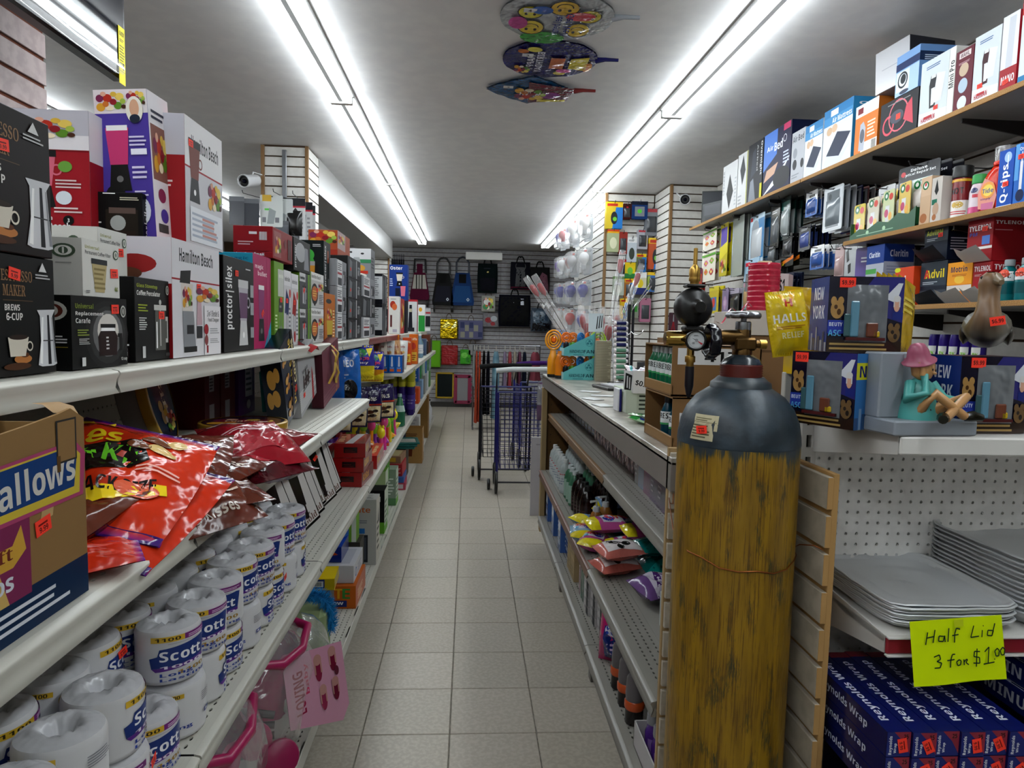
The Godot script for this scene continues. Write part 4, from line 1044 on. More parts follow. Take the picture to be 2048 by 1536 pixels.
	b = Mk.new(); b.box(Vector3(0, 0.008, 0), Vector3(0.2, 0.016, 0.24), col("1a1a1c"), 0.004); b.box(Vector3(0.01, 0.02, 0.02), Vector3(0.15, 0.006, 0.2), col("c8c8cc"))
	put("tray", b, "satin", o)
	# mouthwash in torn cartons
	var kr = "7a5a38"
	for q in 2:
		var w = 0.24
		o = open_box("torn brown mouthwash carton numbered on its side, %s one on the counter" % ["lower", "upper"][q], "open_carton", "carton", Vector3(0.655, CT + 0.137 * q, -1.905 - 0.02 * q), Vector3(w, 0.135, 0.28), 0, kr, {"f": ["R c8c8c8 8 34 70 70;T 141414 22 42 40 22 04", "R c8c8c8 6 62 76 94;T 141414 36 68 38 20 417"][q]}, "l", "mouthwash cartons")
		var b2 := Mk.new(); b2.box(Vector3(-w / 2 + 0.004, 0.015, 0), Vector3(0.006, 0.03, 0.28), col("8a683e"), 0.002)
		put("torn_edge", b2, "card", o)
		for k in 6 if q else 2:
			bottle("mouthwash_bottle", "%s mouthwash bottle in the %s brown carton, %s from the front" % [["dark teal", "green"][q], ["lower", "upper"][q], ORD[k]], "bottle", Vector3(0.56 + 0.002 * (k % 2) , CT + 0.137 * q + 0.0045, -1.80 - (0.044 * k if q else 0.09 * k) - 0.02 * q), [[0.017, 0.0], [0.0215, 0.004], [0.0215, 0.08], [0.011, 0.104], [0.01, 0.108]], ["0c3a4a", "0c5a3a"][q], "R d0d4d4 8 44 92 74;T 141414 14 56 70 14 FRESH;R 3a9a5a 8 40 92 45", ["101418", "9aa0a0"][q], "mouthwash bottles in the cartons", 0.8, "gloss", -45)
	# big cartons and the ribbon spool behind the cylinder
	carton("cardboard_box", "brown carton with white upper flaps under the pink ribbon spool", "box", Vector3(0.925, CT, -2.10), Vector3(0.23, 0.30, 0.28), 0, "7a5a3c", {"f": "L 5a4028 10 84 40 5 1"})
	carton("cardboard_box", "white carton band standing on the brown carton below the spool", "box", Vector3(0.925, CT + 0.301, -2.10), Vector3(0.235, 0.072, 0.29), 0, "b8b0a8", {"f": "R c4bcb4 44 0 100 100"})
	carton("labelled_carton", "brown carton with a black-framed white label behind the valve", "box", Vector3(0.72, CT, -2.27), Vector3(0.16, 0.285, 0.1), 0, "80603e", {"f": "R c8c8c8 10 30 90 96;R 1a1a1a 14 86 86 88;T 1a1a1a 30 66 50 18 FF"})
	o = thing("ribbon_spool", "large spool of shiny pink-red curling ribbon on the white carton", "spool", Vector3(0.885, CT + 0.374, -2.05))
	b = Mk.new()
	var pr = [[0.02, 0.0], [0.046, 0.001]]
	for k in 26: pr.append([0.0475 + 0.0012 * sin(k * 2.1), 0.004 + 0.0052 * k]); pr.append([0.0455, 0.0066 + 0.0052 * k])
	pr.append([0.046, 0.142]); pr.append([0.02, 0.143])
	b.lathe(pr, 32, col("b8203c"))
	put("wound_ribbon", b, "wrap", o)
	b = Mk.new(); b.lathe([[0.022, 0.143], [0.02, 0.149], [0.017, 0.149], [0.017, 0.143]], 18, col("c8b090"))
	put("paper_core", b, "card", o)
	b = Mk.new()
	var cu = []
	for k in 24:
		var t = k / 23.0
		for e in [-1, 1]: cu.append(Vector3(-0.05 - 0.13 * t, 0.01 - 0.06 * t * t + 0.012 * sin(t * 14.0), 0.04 + 0.05 * t + 0.006 * e))
	b.grid(cu, 2, 24, col("c02040"), false, true)
	put("loose_end", b, "wrap", o)
	o = thing("price_sign", "pinkish folded sign with a black marker price beside the ribbon spool", "sign", Vector3(0.985, CT + 0.372, -2.2), 8)
	b = Mk.new()
	b.box(Vector3(0.0, 0.055, 0), Vector3(0.1, 0.15, 0.002), col("c8b8b8")); 
	draw(b, Transform3D(Basis(), Vector3(-0.05, -0.02, 0.001)), 0.1, 0.15, "T 141414 8 70 16 18 C;T 141414 66 56 20 34 $1;T 5a5a5a 12 26 40 14 02")
	b.T = Transform3D(Basis(Vector3.UP, 0.8), Vector3(0.05, 0, 0)); b.box(Vector3(0.035, 0.06, 0), Vector3(0.07, 0.14, 0.002), col("b8a0a0"))
	put("card", b, "card", o)
	carton("cardboard_box", "brown carton under the folded pinkish price sign", "box", Vector3(0.995, CT + 0.0, -2.26), Vector3(0.04, 0.34, 0.1), 0, "7a5a3c")

func stock_under_counter():
	# top bay: toiletries, seen from the aisle
	var y1 = 0.901
	var R = func(label, called, x, d0, d1, y, h, dep, base, art, marks, group, material = "gloss"): return wall_box(called, label, "package", x, d0, d1, y, h, dep, base, art, marks, group, material)
	for q in 9:
		R.call("dark beauty pack in the counter's upper bay, %s from the far end panel" % ORD[q], "beauty_pack", 0.66, 4.36 - 0.105 * q, 4.455 - 0.105 * q, y1, 0.14 + 0.01 * (q % 3), 0.14, ["101426", "1a1c30", "0c0e14", "3a2430"][q % 4], {"f": "L 6a7090 20 10 60 20 2;E 8a3a50 50 70 20 14;P 3a4a78 20 40 80 40 70 60 30 60", "r": "L 50587a 20 20 60 50 4"}, [], "dark beauty packs")
	for q in 12:
		R.call("pinkish clear hair accessory pack in the counter's upper bay, %s layer, %s along" % [["lower", "upper"][q % 2], ORD[q / 2]], "clear_pack", 0.655, 3.35 - 0.16 * (q / 2), 3.5 - 0.16 * (q / 2), y1 + 0.075 * (q % 2), 0.073, 0.12, "8a7074", {"f": "@flower a88080 6 10 40 80 6a4a50;@flower b08a8a 50 10 44 80 7a5a60", "r": "R a88a90 0 0 100 100"}, [], "pinkish clear packs", "wrap")
	var bx = [["grey card box at the end of the pinkish packs", 2.46, 2.52, "6a6468"], ["pale blue perfume box with grey top", 2.37, 2.45, "6a7a98"], ["magenta perfume box with grey top", 2.27, 2.36, "7a2a5a"], ["dark violet tall box, first of two", 2.17, 2.26, "4a2a58"], ["dark violet tall box, second of two", 2.06, 2.16, "40264a"], ["teal tall lotion box, first of three", 1.96, 2.05, "3a6068"], ["teal tall lotion box, second of three", 1.86, 1.95, "345a62"], ["teal tall lotion box next to the slatted end", 1.76, 1.85, "3a626a"]]
	for q in bx.size():
		var p = bx[q]
		R.call(p[0] + " in the counter's upper bay", "perfume_box", 0.63 - 0.004 * q, p[1], p[2], y1, 0.165 + 0.004 * (q % 3), 0.1, p[3], {"f": "R 8a8890 0 60 100 100;L 50505a 16 70 60 16 2" if q in [1, 2] else "P %s 60 0 100 0 100 100 80 100;L a8a0a8 14 20 40 30 3" % p[3], "r": "R %s 0 0 100 100" % p[3]}, [["f", 40, 80 if q < 3 else 34, 0]] if q in [1, 2, 6, 7] else [], "boxes in the upper bay")
	# middle bay: bottles and wipes
	var y2 = 0.516
	var k = 0
	for r in 3:
		for c in 7:
			bottle("rubbing_alcohol", "white plastic bottle of rubbing alcohol, row %s from the aisle, %s from the far end" % [["one", "two", "three"][r], ORD[c]], "bottle", Vector3(0.575 + 0.1 * r, y2, -(4.42 - 0.083 * c)), [[0.03, 0.0], [0.036, 0.006], [0.036, 0.125], [0.03, 0.155], [0.014, 0.175], [0.013, 0.18]], "a8b0b0", "R b8bec0 4 10 96 66;L 4a5a7a 20 30 60 24 3;R a84040 20 60 80 64", "c8cccc", "white rubbing alcohol bottles", 0.75, "gloss", -60)
	for q in 6:
		bottle("peroxide_bottle", "pale green bottle between the white and dark bottles, row %s, %s along" % [["one", "two"][q % 2], ORD[q / 2]], "bottle", Vector3(0.585 + 0.1 * (q % 2), y2, -(3.80 - 0.085 * (q / 2))), [[0.03, 0.0], [0.036, 0.006], [0.036, 0.12], [0.028, 0.15], [0.014, 0.168], [0.013, 0.172]], "3a6a50", "R 8aa898 10 10 90 66", "c0c8c8", "pale green bottles", 0.75, "gloss", -60)
	for q in 8:
		bottle("peroxide_bottle", "dark brown bottle with a black cap, row %s from the aisle, %s along" % [["one", "two"][q % 2], ORD[q / 2]], "bottle", Vector3(0.59 + 0.105 * (q % 2), y2, -(3.53 - 0.09 * (q / 2))), [[0.032, 0.0], [0.04, 0.006], [0.04, 0.12], [0.032, 0.148], [0.016, 0.168], [0.015, 0.175]], "140c0a", "R 2a1a18 10 10 90 60;L 4a3a38 20 20 50 30 3", "0e0e0e", "dark brown bottles", 0.8, "gloss", -60)
	for q in 3:
		var o = bottle("soap_pump", "amber hand soap pump bottle behind the dark brown ones, %s along" % ORD[q], "bottle", Vector3(0.60 + 0.06 * (q % 2), y2, -(3.26 - 0.085 * q)), [[0.03, 0.0], [0.036, 0.006], [0.036, 0.08], [0.022, 0.112], [0.014, 0.12]], "8a5a28", "R b8862a 20 10 80 70;E c84a20 50 40 24 20;E e0c060 50 44 14 12", "b8bcbe", "amber soap pumps", 0.8, "gloss", -60)
		var b := Mk.new(); b.tube([Vector3(0, 0.13, 0), Vector3(0, 0.165, 0), Vector3(-0.03, 0.163, 0.01)], 0.006, col("b0b4b6"), 7)
		put("pump", b, "satin", o)
	var wp = [["blue and yellow wipes pack", "7a98b8", 0.64, 2.86, 0, 40], ["blue and yellow wipes pack", "88a8c8", 0.72, 2.90, 1, 10], ["sky blue wipes pack with a smiling design", "3a78a8", 0.76, 2.76, 0, 20], ["pink and yellow wipes pack tilted over the shelf edge", "b04a88", 0.60, 2.50, 0, 70], ["pink and yellow wipes pack with a butterfly sticker", "b85090", 0.66, 2.55, 1, 12], ["pink and yellow wipes pack with a butterfly sticker", "b85090", 0.80, 2.45, 1, 8], ["pink and yellow wipes pack below the butterfly ones", "a04080", 0.72, 2.44, 0, 8], ["blue white wipes pack standing by the shelf edge", "8ab0c8", 0.575, 2.62, 0, 80], ["salmon wipes pack with a black and white picture", "c06a60", 0.64, 2.20, 1, 16], ["salmon wipes pack below the other one", "b05a50", 0.63, 2.21, 0, 20], ["teal wipes pack with bubbles", "0a6a68", 0.80, 2.24, 1, 6], ["teal wipes pack with bubbles", "0a6664", 0.90, 2.16, 1, 0], ["teal wipes pack at the bottom of the pile", "085a58", 0.82, 2.20, 0, 4]]
	for q in wp.size():
		var p = wp[q]
		var art = {"b": "P d8c820 0 0 24 0 24 100 0 100;R d0d0d8 34 20 90 90;E c83a50 62 60 18 24;E 3a3a9a 50 40 14 16;E e09a30 70 70 10 12;E 58a0c8 40 80 6 8;E c04890 84 20 6 8"}["b"]
		if q >= 8 and q < 10: art = "P d8d0d0 10 20 90 10 90 90 20 96;P 1a1a1c 20 60 50 30 60 40 30 80;E 1a1a1c 60 40 10 12;E 1a1a1c 42 26 8 10;L 8a5a58 60 70 30 16 2"
		if q >= 10: art = "P 0e807c 0 0 60 0 100 60 100 100;E 3a70a8 60 40 16 20;E c83a48 70 30 8 10;L a0d0c8 10 60 50 24 2"
		bag("wipes_pack", "%s, %s in the middle bay" % [p[0], ["behind the soap pumps", "behind the soap pumps, upper", "under the price rail", "at the front", "in the middle of the pile", "at the back of the pile", "beneath", "by the dark bottles", "on top", "underneath", "upper", "upper, nearest the slatted end", "lowest"][q]], "wipes", Vector3(p[2] - 0.04, y2 + 0.035 + 0.062 * p[4], -p[3] - 0.4), Vector3(-84, p[5], 4.0 * sin(q)), 0.19, 0.13, 0.062, p[1], art, 2.0 + q, "", "wipes packs", "wrap", 0.5)
	for q in 2:
		bag("wipes_pack", "purple and white wipes pack beside the glove boxes, %s one" % ["first", "second"][q], "wipes", Vector3(0.67 + 0.13 * q, y2 + 0.055, -2.33 + 0.03 * q), Vector3(-76, 30 - 40.0 * q, 0), 0.17, 0.13, 0.07, "6a4a80", "P c8c0d0 20 0 80 10 90 90 30 80;P 4a2a68 30 20 50 20 70 80 56 80;L 8a70a0 60 20 30 50 4", 8.0 + q, "", "purple wipes packs")
	for q in 2:
		carton("glove_box", "white latex glove box with a green hexagon pattern, %s one" % ["larger rear", "front lower"][q], "box", Vector3(0.745 + 0.06 * q, y2, -2.1 + 0.1 * q), Vector3(0.22 - 0.05 * q, 0.115 - 0.03 * q, 0.085), 4, "b8c0c0", {"f": "P 1a7a58 30 0 100 0 100 84 60 84 46 60 34 60;P 4aa080 50 20 64 20 70 40 64 60 50 60 44 40;P d0d8d4 70 0 100 0 100 30 76 30;E 2a5a9a 8 60 4 12", "t": "T 5a6a78 34 50 40 30 Latex_Gloves;P 1a7a58 60 0 100 0 100 40 70 40;E 2a5a9a 10 50 5 20"})
	# lowest bay
	var y3 = 0.201
	for q in 9:
		R.call("%s carton in the counter's lowest bay, %s from the far end" % [["blue and white", "deep blue", "light blue"][q % 3], ORD[q]], "bandage_box", 0.535 + 0.03 * (q % 3), 4.42 - 0.105 * q, 4.52 - 0.105 * q, y3, [0.19, 0.15, 0.22][q % 3], 0.14, ["3a5a98", "1a2f78", "4a7098"][q % 3], {"f": "R a8b4c8 10 60 90 90;T c8d0e0 20 20 60 18 800;L 8aa0c8 10 40 70 14 2", "r": "L a8b8d0 20 20 60 40 3"}, [], "blue cartons in the lowest bay")
	for q in 4:
		R.call("beige wooden-looking carton stacked in the lowest bay, column %s, %s" % [["one", "two"][q / 2], ["lower", "upper"][q % 2]], "beige_box", 0.545, 3.46 - 0.12 * (q / 2), 3.575 - 0.12 * (q / 2), y3 + 0.105 * (q % 2), 0.103, 0.12, "9a8460", {"f": "L 7a6844 10 20 70 50 3", "r": "R a08a66 0 0 100 100"}, [], "beige cartons", "card")
	for q in 4:
		R.call("%s thin board set upright in the lowest bay, %s along" % [["pink", "dark green", "green", "grey-white"][q], ORD[q]], "thin_board", 0.55, 3.12 - 0.045 * q + 0.06, 3.155 - 0.045 * q + 0.06, y3, 0.25 - 0.01 * q, 0.2, ["8a6068", "14402c", "1a4a34", "8a8a88"][q], {}, [], "thin boards")
	for q in 18:
		R.call("white toothpaste carton with a dark wave, column %s, %s from the bottom" % [["one", "two", "three"][q / 6], ORD[q % 6]], "toothpaste_box", 0.545 + 0.01 * (q / 6), 2.93 - 0.11 * (q / 6), 3.035 - 0.11 * (q / 6), y3 + 0.038 * (q % 6), 0.036, 0.15, "a8a4a4", {"f": "R b8b4b4 0 0 50 100;T 3a3a4a 8 30 30 40 Fresh;P 1c1a1e 56 0 100 0 100 100 50 100", "r": "T 3a3a4a 8 30 50 40 Fresh;P 1c1a1e 66 0 100 0 100 100 60 100"}, [], "toothpaste cartons", "card")
	bag("pad_pack", "magenta and blue sanitary pad pack standing in the lowest bay", "pack", Vector3(0.60, y3 + 0.1, -2.52), Vector3(-10, -30, 0), 0.17, 0.2, 0.13, "a01a58", "R 16286a 20 10 76 70;E c8c8d8 46 64 24 12;R 1a3a9a 26 56 66 72;L b8a0c0 30 20 40 24 3;R c02a60 0 84 100 100", 2.0)
	bag("pad_pack", "second magenta pack behind the standing one", "pack", Vector3(0.78, y3 + 0.09, -2.5), Vector3(-10, -10, 0), 0.16, 0.18, 0.12, "8a1448", "R 16286a 20 10 76 60", 5.0)
	for q in 9:
		var o = thing("deodorant", "grey-capped orange-based roll-on deodorant, row %s from the aisle, %s from the far end" % [["one", "two", "three"][q / 3], ORD[q % 3]], "deodorant", Vector3(0.555 + 0.085 * (q / 3), y3, -(2.33 - 0.11 * (q % 3))), 0, "orange-based roll-ons")
		var b := Mk.new(); b.lathe([[0.026, 0.0], [0.03, 0.004], [0.03, 0.05, col("b84a20")], [0.033, 0.056], [0.033, 0.075], [0.028, 0.08]], 16, col("18120f"))
		put("bottle_body", b, "gloss", o)
		b = Mk.new(); b.lathe([[0.029, 0.08], [0.03, 0.1], [0.027, 0.15], [0.022, 0.16]], 16, col("5a5658"))
		put("cap", b, "satin", o)
	var o = open_box("white-edged tray of purple and red jars at the near end of the lowest bay", "jar_tray", "tray", Vector3(0.655, y3, -1.86), Vector3(0.26, 0.08, 0.26), 0, "b8b4b4", {}, "t")
	for q in 12:
		bottle("jar", "%s jar with a crinkled silver lid in the white-edged tray, row %s, %s along" % [["violet", "maroon"][q % 2], ["one", "two", "three"][q / 4], ORD[q % 4]], "jar", Vector3(0.57 + 0.062 * (q % 4), y3 + 0.005, -1.93 + 0.07 * (q / 4)), [[0.024, 0.0], [0.027, 0.004], [0.027, 0.075], [0.02, 0.09], [0.021, 0.092], [0.019, 0.105]], ["4a2a7a", "5a1420"][q % 2], "R 8a6aa8 20 20 80 60", "7a7a7e", "jars with silver lids")

func ny_box(label: String, at: Vector3, turn: float, city: String, back: bool):
	var s = Vector3(0.142, 0.148, 0.1)
	var win = "R 0e1024 0 0 100 100;P 2a2a70 30 60 60 100 100 100 100 40;R 2a1a10 0 0 100 16;L a88a50 4 3 92 12 2;@dog a8804a 2 44 20 30 4a3018;P d0d4dc 74 72 92 92 98 92 90 66;R 2a3a9a 0 24 26 42;T d0d8e8 2 34 18 5 BEUTY;T 50a0d0 1 21 18 8 ASC;R 1a2a78 86 44 100 54;@girl d0a088 84 54 14 22 d0d0d0;@dog 6a5030 80 14 18 26 2a2018"
	var sky = "R 1c2f78 0 0 100 100;T d8dce8 22 70 52 17 NEW;T d8dce8 16 44 66 18 YORK;@skyline 3a3a50 0 0 100 34 8a8a90" if city == "" else "R 2a68a8 0 0 100 100;R c8c820 0 66 100 88;T 141a60 10 69 80 15 NEW;@skyline 2a4a78 0 0 100 40 6a8ab0"
	var o = thing("souvenir_box", label, "box", at, turn, "souvenir boxes with round windows")
	var b := Mk.new()
	b.box(Vector3(0, s.y / 2, 0), s, col("10122a"), 0.001)
	draw(b, Transform3D(Basis(), Vector3(-0.071, 0, s.z / 2)), s.x, s.y, win)
	draw(b, face("l", s)[0], s.z, s.y, sky); draw(b, face("r", s)[0], s.z, s.y, sky)
	var F = face("t", s); draw(b, F[0], F[1], F[2], "R 1a1430 0 0 100 100")
	put("printed_shell", b, "gloss", o)
	b = Mk.new()
	var P = []
	for c in 8:
		for a in 10:
			var x = a / 9.0 - 0.5; var y = c / 7.0 - 0.5
			var k = pow(maxf(0, 1 - pow(absf(2 * x), 4)) * maxf(0, 1 - pow(absf(2 * y), 4)), 0.5)
			P.append(Vector3(0.003 + x * 0.078, 0.076 + y * 0.112, s.z / 2 + 0.001 + 0.004 * k + 0.0015 * sin(a * 3.0 + c * 5.0) * k))
	b.grid(P, 10, 8, col("6a6e72"))
	put("clouded_window", b, "wrap", o)
	b = Mk.new()
	b.box(Vector3(0.0, 0.026, s.z / 2 + 0.006), Vector3(0.074, 0.006, 0.006), col("4a1a1a"))
	for q in [[-0.022, 0.07, 0.016, "5a8aa0"], [-0.036, 0.045, 0.012, "3a5a60"], [0.012, 0.028, 0.022, "6a3a2a"], [0.02, 0.012, 0.014, "c0a020"]]:
		b.box(Vector3(q[0], 0.03 + q[1] / 2, s.z / 2 + 0.007), Vector3(q[2], q[1], 0.005), col(q[3]), 0.002)
	put("model_skyline", b, "gloss", o)
	sticker(o, face("f", s)[0], s.x, s.y, 16 if city else 24, 92, 0.03, 0, false, "$9.99")

func stock_endcap():
	var S = 1.286
	ny_box("night-blue city souvenir box on the top tier, standing on the lower ones", Vector3(0.785, S + 0.15, -1.37), -8, "", false)
	ny_box("city souvenir box with a yellow strip, lower one nearest the slotted upright", Vector3(0.752, S, -1.36), -62, "x", false)
	ny_box("city souvenir box at the photo's edge with its blue side turned to the aisle", Vector3(1.005, S, -1.31), 3, "", false)
	ny_box("city souvenir box mostly hidden behind the bookend", Vector3(0.86, S, -1.44), 4, "", true)
	# grey bookend with a plain seated doll
	var o = thing("bookend", "grey stone-look L-shaped bookend with a seated painted wooden doll", "bookend", Vector3(0.862, S, -1.265), 6)
	var b := Mk.new()
	var g = col("8a9098")
	b.box(Vector3(0, 0.014, 0), Vector3(0.175, 0.028, 0.10), g, 0.003)
	b.box(Vector3(-0.062, 0.09, -0.022), Vector3(0.05, 0.125, 0.05), g, 0.003)
	b.box(Vector3(0.0, 0.09, -0.04), Vector3(0.085, 0.125, 0.018), g, 0.003)
	put("stone_block", b, "satin", o)
	var d = Vector3(-0.01, 0.028, 0.01)
	b = Mk.new(); b.T = Transform3D(Basis.from_euler(Vector3(0.05, 0, 0)), d)
	var teal = col("4aa09a"); var wood = col("b88a58")
	b.lathe([[0.036, 0.0], [0.034, 0.02], [0.025, 0.05], [0.024, 0.066], [0.012, 0.076]], 18, teal)
	b.T = Transform3D()
	b.tube([d + Vector3(-0.022, 0.068, 0.005), d + Vector3(-0.04, 0.04, 0.022), d + Vector3(-0.016, 0.052, 0.04), d + Vector3(-0.012, 0.085, 0.026)], [0.010, 0.011, 0.008, 0.007], teal, 10)
	b.tube([d + Vector3(0.022, 0.068, 0.005), d + Vector3(0.036, 0.04, 0.02), d + Vector3(0.058, 0.036, 0.034)], [0.010, 0.010, 0.008], teal, 10)
	put("coat", b, "satin", o)
	b = Mk.new()
	b.tube([d + Vector3(-0.012, 0.018, 0.022), d + Vector3(-0.008, 0.052, 0.052), d + Vector3(0.058, 0.010, 0.05)], [0.011, 0.010, 0.008], wood, 10)
	b.tube([d + Vector3(0.014, 0.018, 0.022), d + Vector3(0.066, 0.044, 0.04), d + Vector3(0.006, 0.008, 0.064)], [0.011, 0.010, 0.008], wood, 10)
	put("legs", b, "satin", o)
	for q in 2:
		b = Mk.new(); b.T = Transform3D(Basis(Vector3.UP, [-0.2, 0.9][q]) * Basis(Vector3.RIGHT, 0.15), d + [Vector3(0.074, 0.009, 0.05), Vector3(-0.004, 0.008, 0.068)][q])
		b.tube([Vector3(-0.014, 0, 0), Vector3(0.0, 0.002, 0), Vector3(0.018, -0.001, 0)], [0.008, 0.0105, 0.007], col("1c1614"), 10)
		put("shoe", b, "gloss", o)
	b = Mk.new(); b.T = Transform3D(Basis.from_euler(Vector3(0.1, 0.5, -0.15)), d + Vector3(-0.004, 0.094, 0.012))
	b.lathe([[0.004, -0.02], [0.016, -0.014], [0.0205, 0.0], [0.018, 0.014], [0.006, 0.022]], 16, wood)
	for sx in [-1, 1]: 
		b.box(Vector3(0.007 * sx, 0.002, 0.0195), Vector3(0.0035, 0.0045, 0.002), col("1a120e"), 0.001)
	b.tube([Vector3(0, -0.003, 0.018), Vector3(0, -0.004, 0.0245)], [0.0035, 0.002], wood, 8)
	put("head", b, "satin", o)
	b = Mk.new(); b.T = Transform3D(Basis(), d)
	b.tube([Vector3(-0.014, 0.084, 0.026), Vector3(-0.016, 0.10, 0.026)], [0.0065, 0.005], wood, 8)
	for q in 4: b.tube([Vector3(-0.016 + 0.0035 * (q - 1.5), 0.099, 0.027), Vector3(-0.018 + 0.004 * (q - 1.5), 0.108 + 0.001 * q, 0.0255)], 0.0018, wood, 6)
	b.tube([Vector3(-0.009, 0.094, 0.028), Vector3(-0.005, 0.1, 0.0275)], 0.002, wood, 6)
	put("hand", b, "satin", o)
	b = Mk.new(); b.T = Transform3D(Basis.from_euler(Vector3(0.0, 0.5, 0.35)), d + Vector3(-0.01, 0.108, 0.008))
	b.lathe([[0.029, 0.0], [0.03, 0.003], [0.021, 0.007], [0.018, 0.022], [0.012, 0.034], [0.003, 0.037]], 18, col("a0506a"))
	put("hat", b, "satin", o)
	b = Mk.new()
	for q in 4: b.box(d + Vector3(0.0, 0.02 + 0.013 * q, 0.033 - 0.0028 * q), Vector3(0.004, 0.004, 0.003), col("24201e"), 0.001)
	put("buttons", b, "satin", o)
	# carved duck with a long neck
	o = thing("duck_figurine", "carved grey-brown wooden duck with a long upright neck on the souvenir box", "figurine", Vector3(1.03, S + 0.15, -1.32), 52)
	b = Mk.new()
	var P = []; var K = []
	var ks = [[0.066, 0.004, 0.012], [0.05, 0.012, 0.03], [0.02, 0.02, 0.042], [-0.015, 0.03, 0.046], [-0.038, 0.05, 0.036], [-0.042, 0.075, 0.023], [-0.036, 0.098, 0.0185], [-0.032, 0.118, 0.018], [-0.033, 0.134, 0.0195], [-0.036, 0.148, 0.017], [-0.038, 0.157, 0.007]]
	var fz := FastNoiseLite.new()
	fz.seed = 9; fz.frequency = 60.0
	for q in ks.size():
		var f = float(q) / (ks.size() - 1)
		var nx = ks[mini(q + 1, ks.size() - 1)]; var pv = ks[maxi(q - 1, 0)]
		var dir = Vector3(nx[0] - pv[0], (nx[1] - pv[1]) if q > 2 else 0.0, 0).normalized()
		var up = Vector3(-dir.y, dir.x, 0)
		for a in 18:
			var t = TAU * a / 18
			var p = Vector3(ks[q][0], ks[q][1] + (0.028 if q < 4 else 0.004), 0) + Vector3(0, 0, 1) * cos(t) * ks[q][2] * (0.9 if q < 4 else 1.0) + up * sin(t) * ks[q][2] * (0.82 if q < 4 else 1.0)
			P.append(p)
			K.append(col("6a6458").lerp(col("38342e"), clampf(0.5 + fz.get_noise_3dv(p * 1.0) * 1.4, 0, 1)) if q < 5 else col("8a6a4a").lerp(col("6a5038"), clampf(0.5 + fz.get_noise_3dv(p), 0, 1)))
	b.grid(P, 18, ks.size(), K, true, true)
	put("body", b, "satin", o)
	b = Mk.new()
	b.tube([Vector3(-0.034, 0.148, 0.008), Vector3(-0.052, 0.142, 0.014), Vector3(-0.066, 0.139, 0.018)], [0.013, 0.009, 0.005], col("7a6850"), 10)
	put("bill", b, "satin", o)
	for s in [-1, 1]:
		b = Mk.new(); b.T = Transform3D(Basis.from_euler(Vector3(0, 0.1 * s, -0.25)), Vector3(0.025, 0.042, 0.037 * s))
		b.lathe([[0.004, -0.022], [0.026, -0.012], [0.032, 0.0], [0.022, 0.012], [0.004, 0.018]], 16, col("3a342c"), true, 0.3)
		put("wing", b, "satin", o)
		b = Mk.new(); b.T = Transform3D(Basis(), Vector3(-0.044, 0.15, 0.014 * s)); b.lathe([[0.001, -0.003], [0.003, 0.0], [0.001, 0.003]], 8, col("0c0a08"))
		put("eye", b, "gloss", o)
	sticker(o, Transform3D(Basis(Vector3.UP, -1.2), Vector3(-0.08, 0.066, 0.016)), 0.02, 0.02, 0, 0, 0.026, 10, false, "$6.99")
	# yellow cough-drop bags
	var ha = "R d8b818 0 0 100 100;P e8a818 50 70 20 100 36 100;P e8a818 50 70 60 100 80 100;T b83018 40 74 20 12 H;T f0ece0 10 50 80 13 HALLS;L a86a20 14 40 72 6 2;T e8dca0 24 26 54 9 RELIEF"
	bag("lozenge_bag", "yellow cough drop bag with white lettering, foremost by the slotted upright", "bag", Vector3(0.728, 1.493, -1.545), Vector3(-8, 0, 7), 0.095, 0.15, 0.035, "c09a10", ha, 1.0, "", "yellow cough drop bags")
	bag("lozenge_bag", "yellow cough drop bag just behind the foremost one", "bag", Vector3(0.785, 1.50, -1.60), Vector3(-6, -20, -4), 0.095, 0.16, 0.03, "b08c10", "", 3.0, "", "yellow cough drop bags")
	for q in 5:
		bag("lozenge_bag", "yellow cough drop bag behind the souvenir boxes, %s in the fanned row" % ORD[q], "bag", Vector3(0.905 + 0.02 * q, 1.50, -1.47 - 0.012 * q), Vector3(-4, 36, -14), 0.1, 0.2, 0.02, "b89410", "T 8a6a10 30 14 40 6 HALLS;L d8c040 20 60 60 20 3", 4.0 + q, "", "yellow cough drop bags")
	carton("lozenge_carton", "yellow cough drop carton with white lettering on top of the slotted upright", "box", Vector3(0.768, 1.377, -1.545), Vector3(0.068, 0.05, 0.05), 0, "c8a412", {"f": "T f0ece0 12 56 60 26 HALLS;L a87a10 12 40 60 8 1;E a02a4a 86 66 9 11;E e8e4e0 86 66 6 7"}, [["f", 48, 30, 0]], "gloss")
	carton("lozenge_carton", "yellow lozenge carton peeking out between the bookend and the blue box", "box", Vector3(0.985, S, -1.5), Vector3(0.09, 0.135, 0.05), 0, "c8a412", {"f": "T f0ece0 60 60 36 16 EF;L a87a10 60 40 30 8 1"}, [], "gloss")
	# foil lids and pans on the middle tier
	for q in 9:
		lid("flat foil lid in the half-size stack, %s from the bottom" % ORD[q], Vector3(0.945, 0.907 + 0.0045 * q, -1.38 + 0.004 * sin(q * 2.0)), 1.5 * sin(q * 3.0), 0.27, 0.32, 0.014, 6.0 if q == 8 else 2.0, "foil lids in the half-size stack")
	for q in 12:
		lid("deep foil pan in the tall stack at the photo's edge, %s from the bottom" % ORD[q], Vector3(1.235, 0.907 + 0.0095 * q, -1.38), 0.8 * sin(q * 3.0), 0.3, 0.33, 0.026, 3.0, "foil pans in the tall stack")
	# the neon sign
	o = thing("price_sign", "neon yellow handwritten sign taped under the foil lids", "sign", Vector3(0.918, 0.89, -1.188), 2)
	o.rotation_degrees = Vector3(-4, 2, 3)
	b = Mk.new()
	P = []
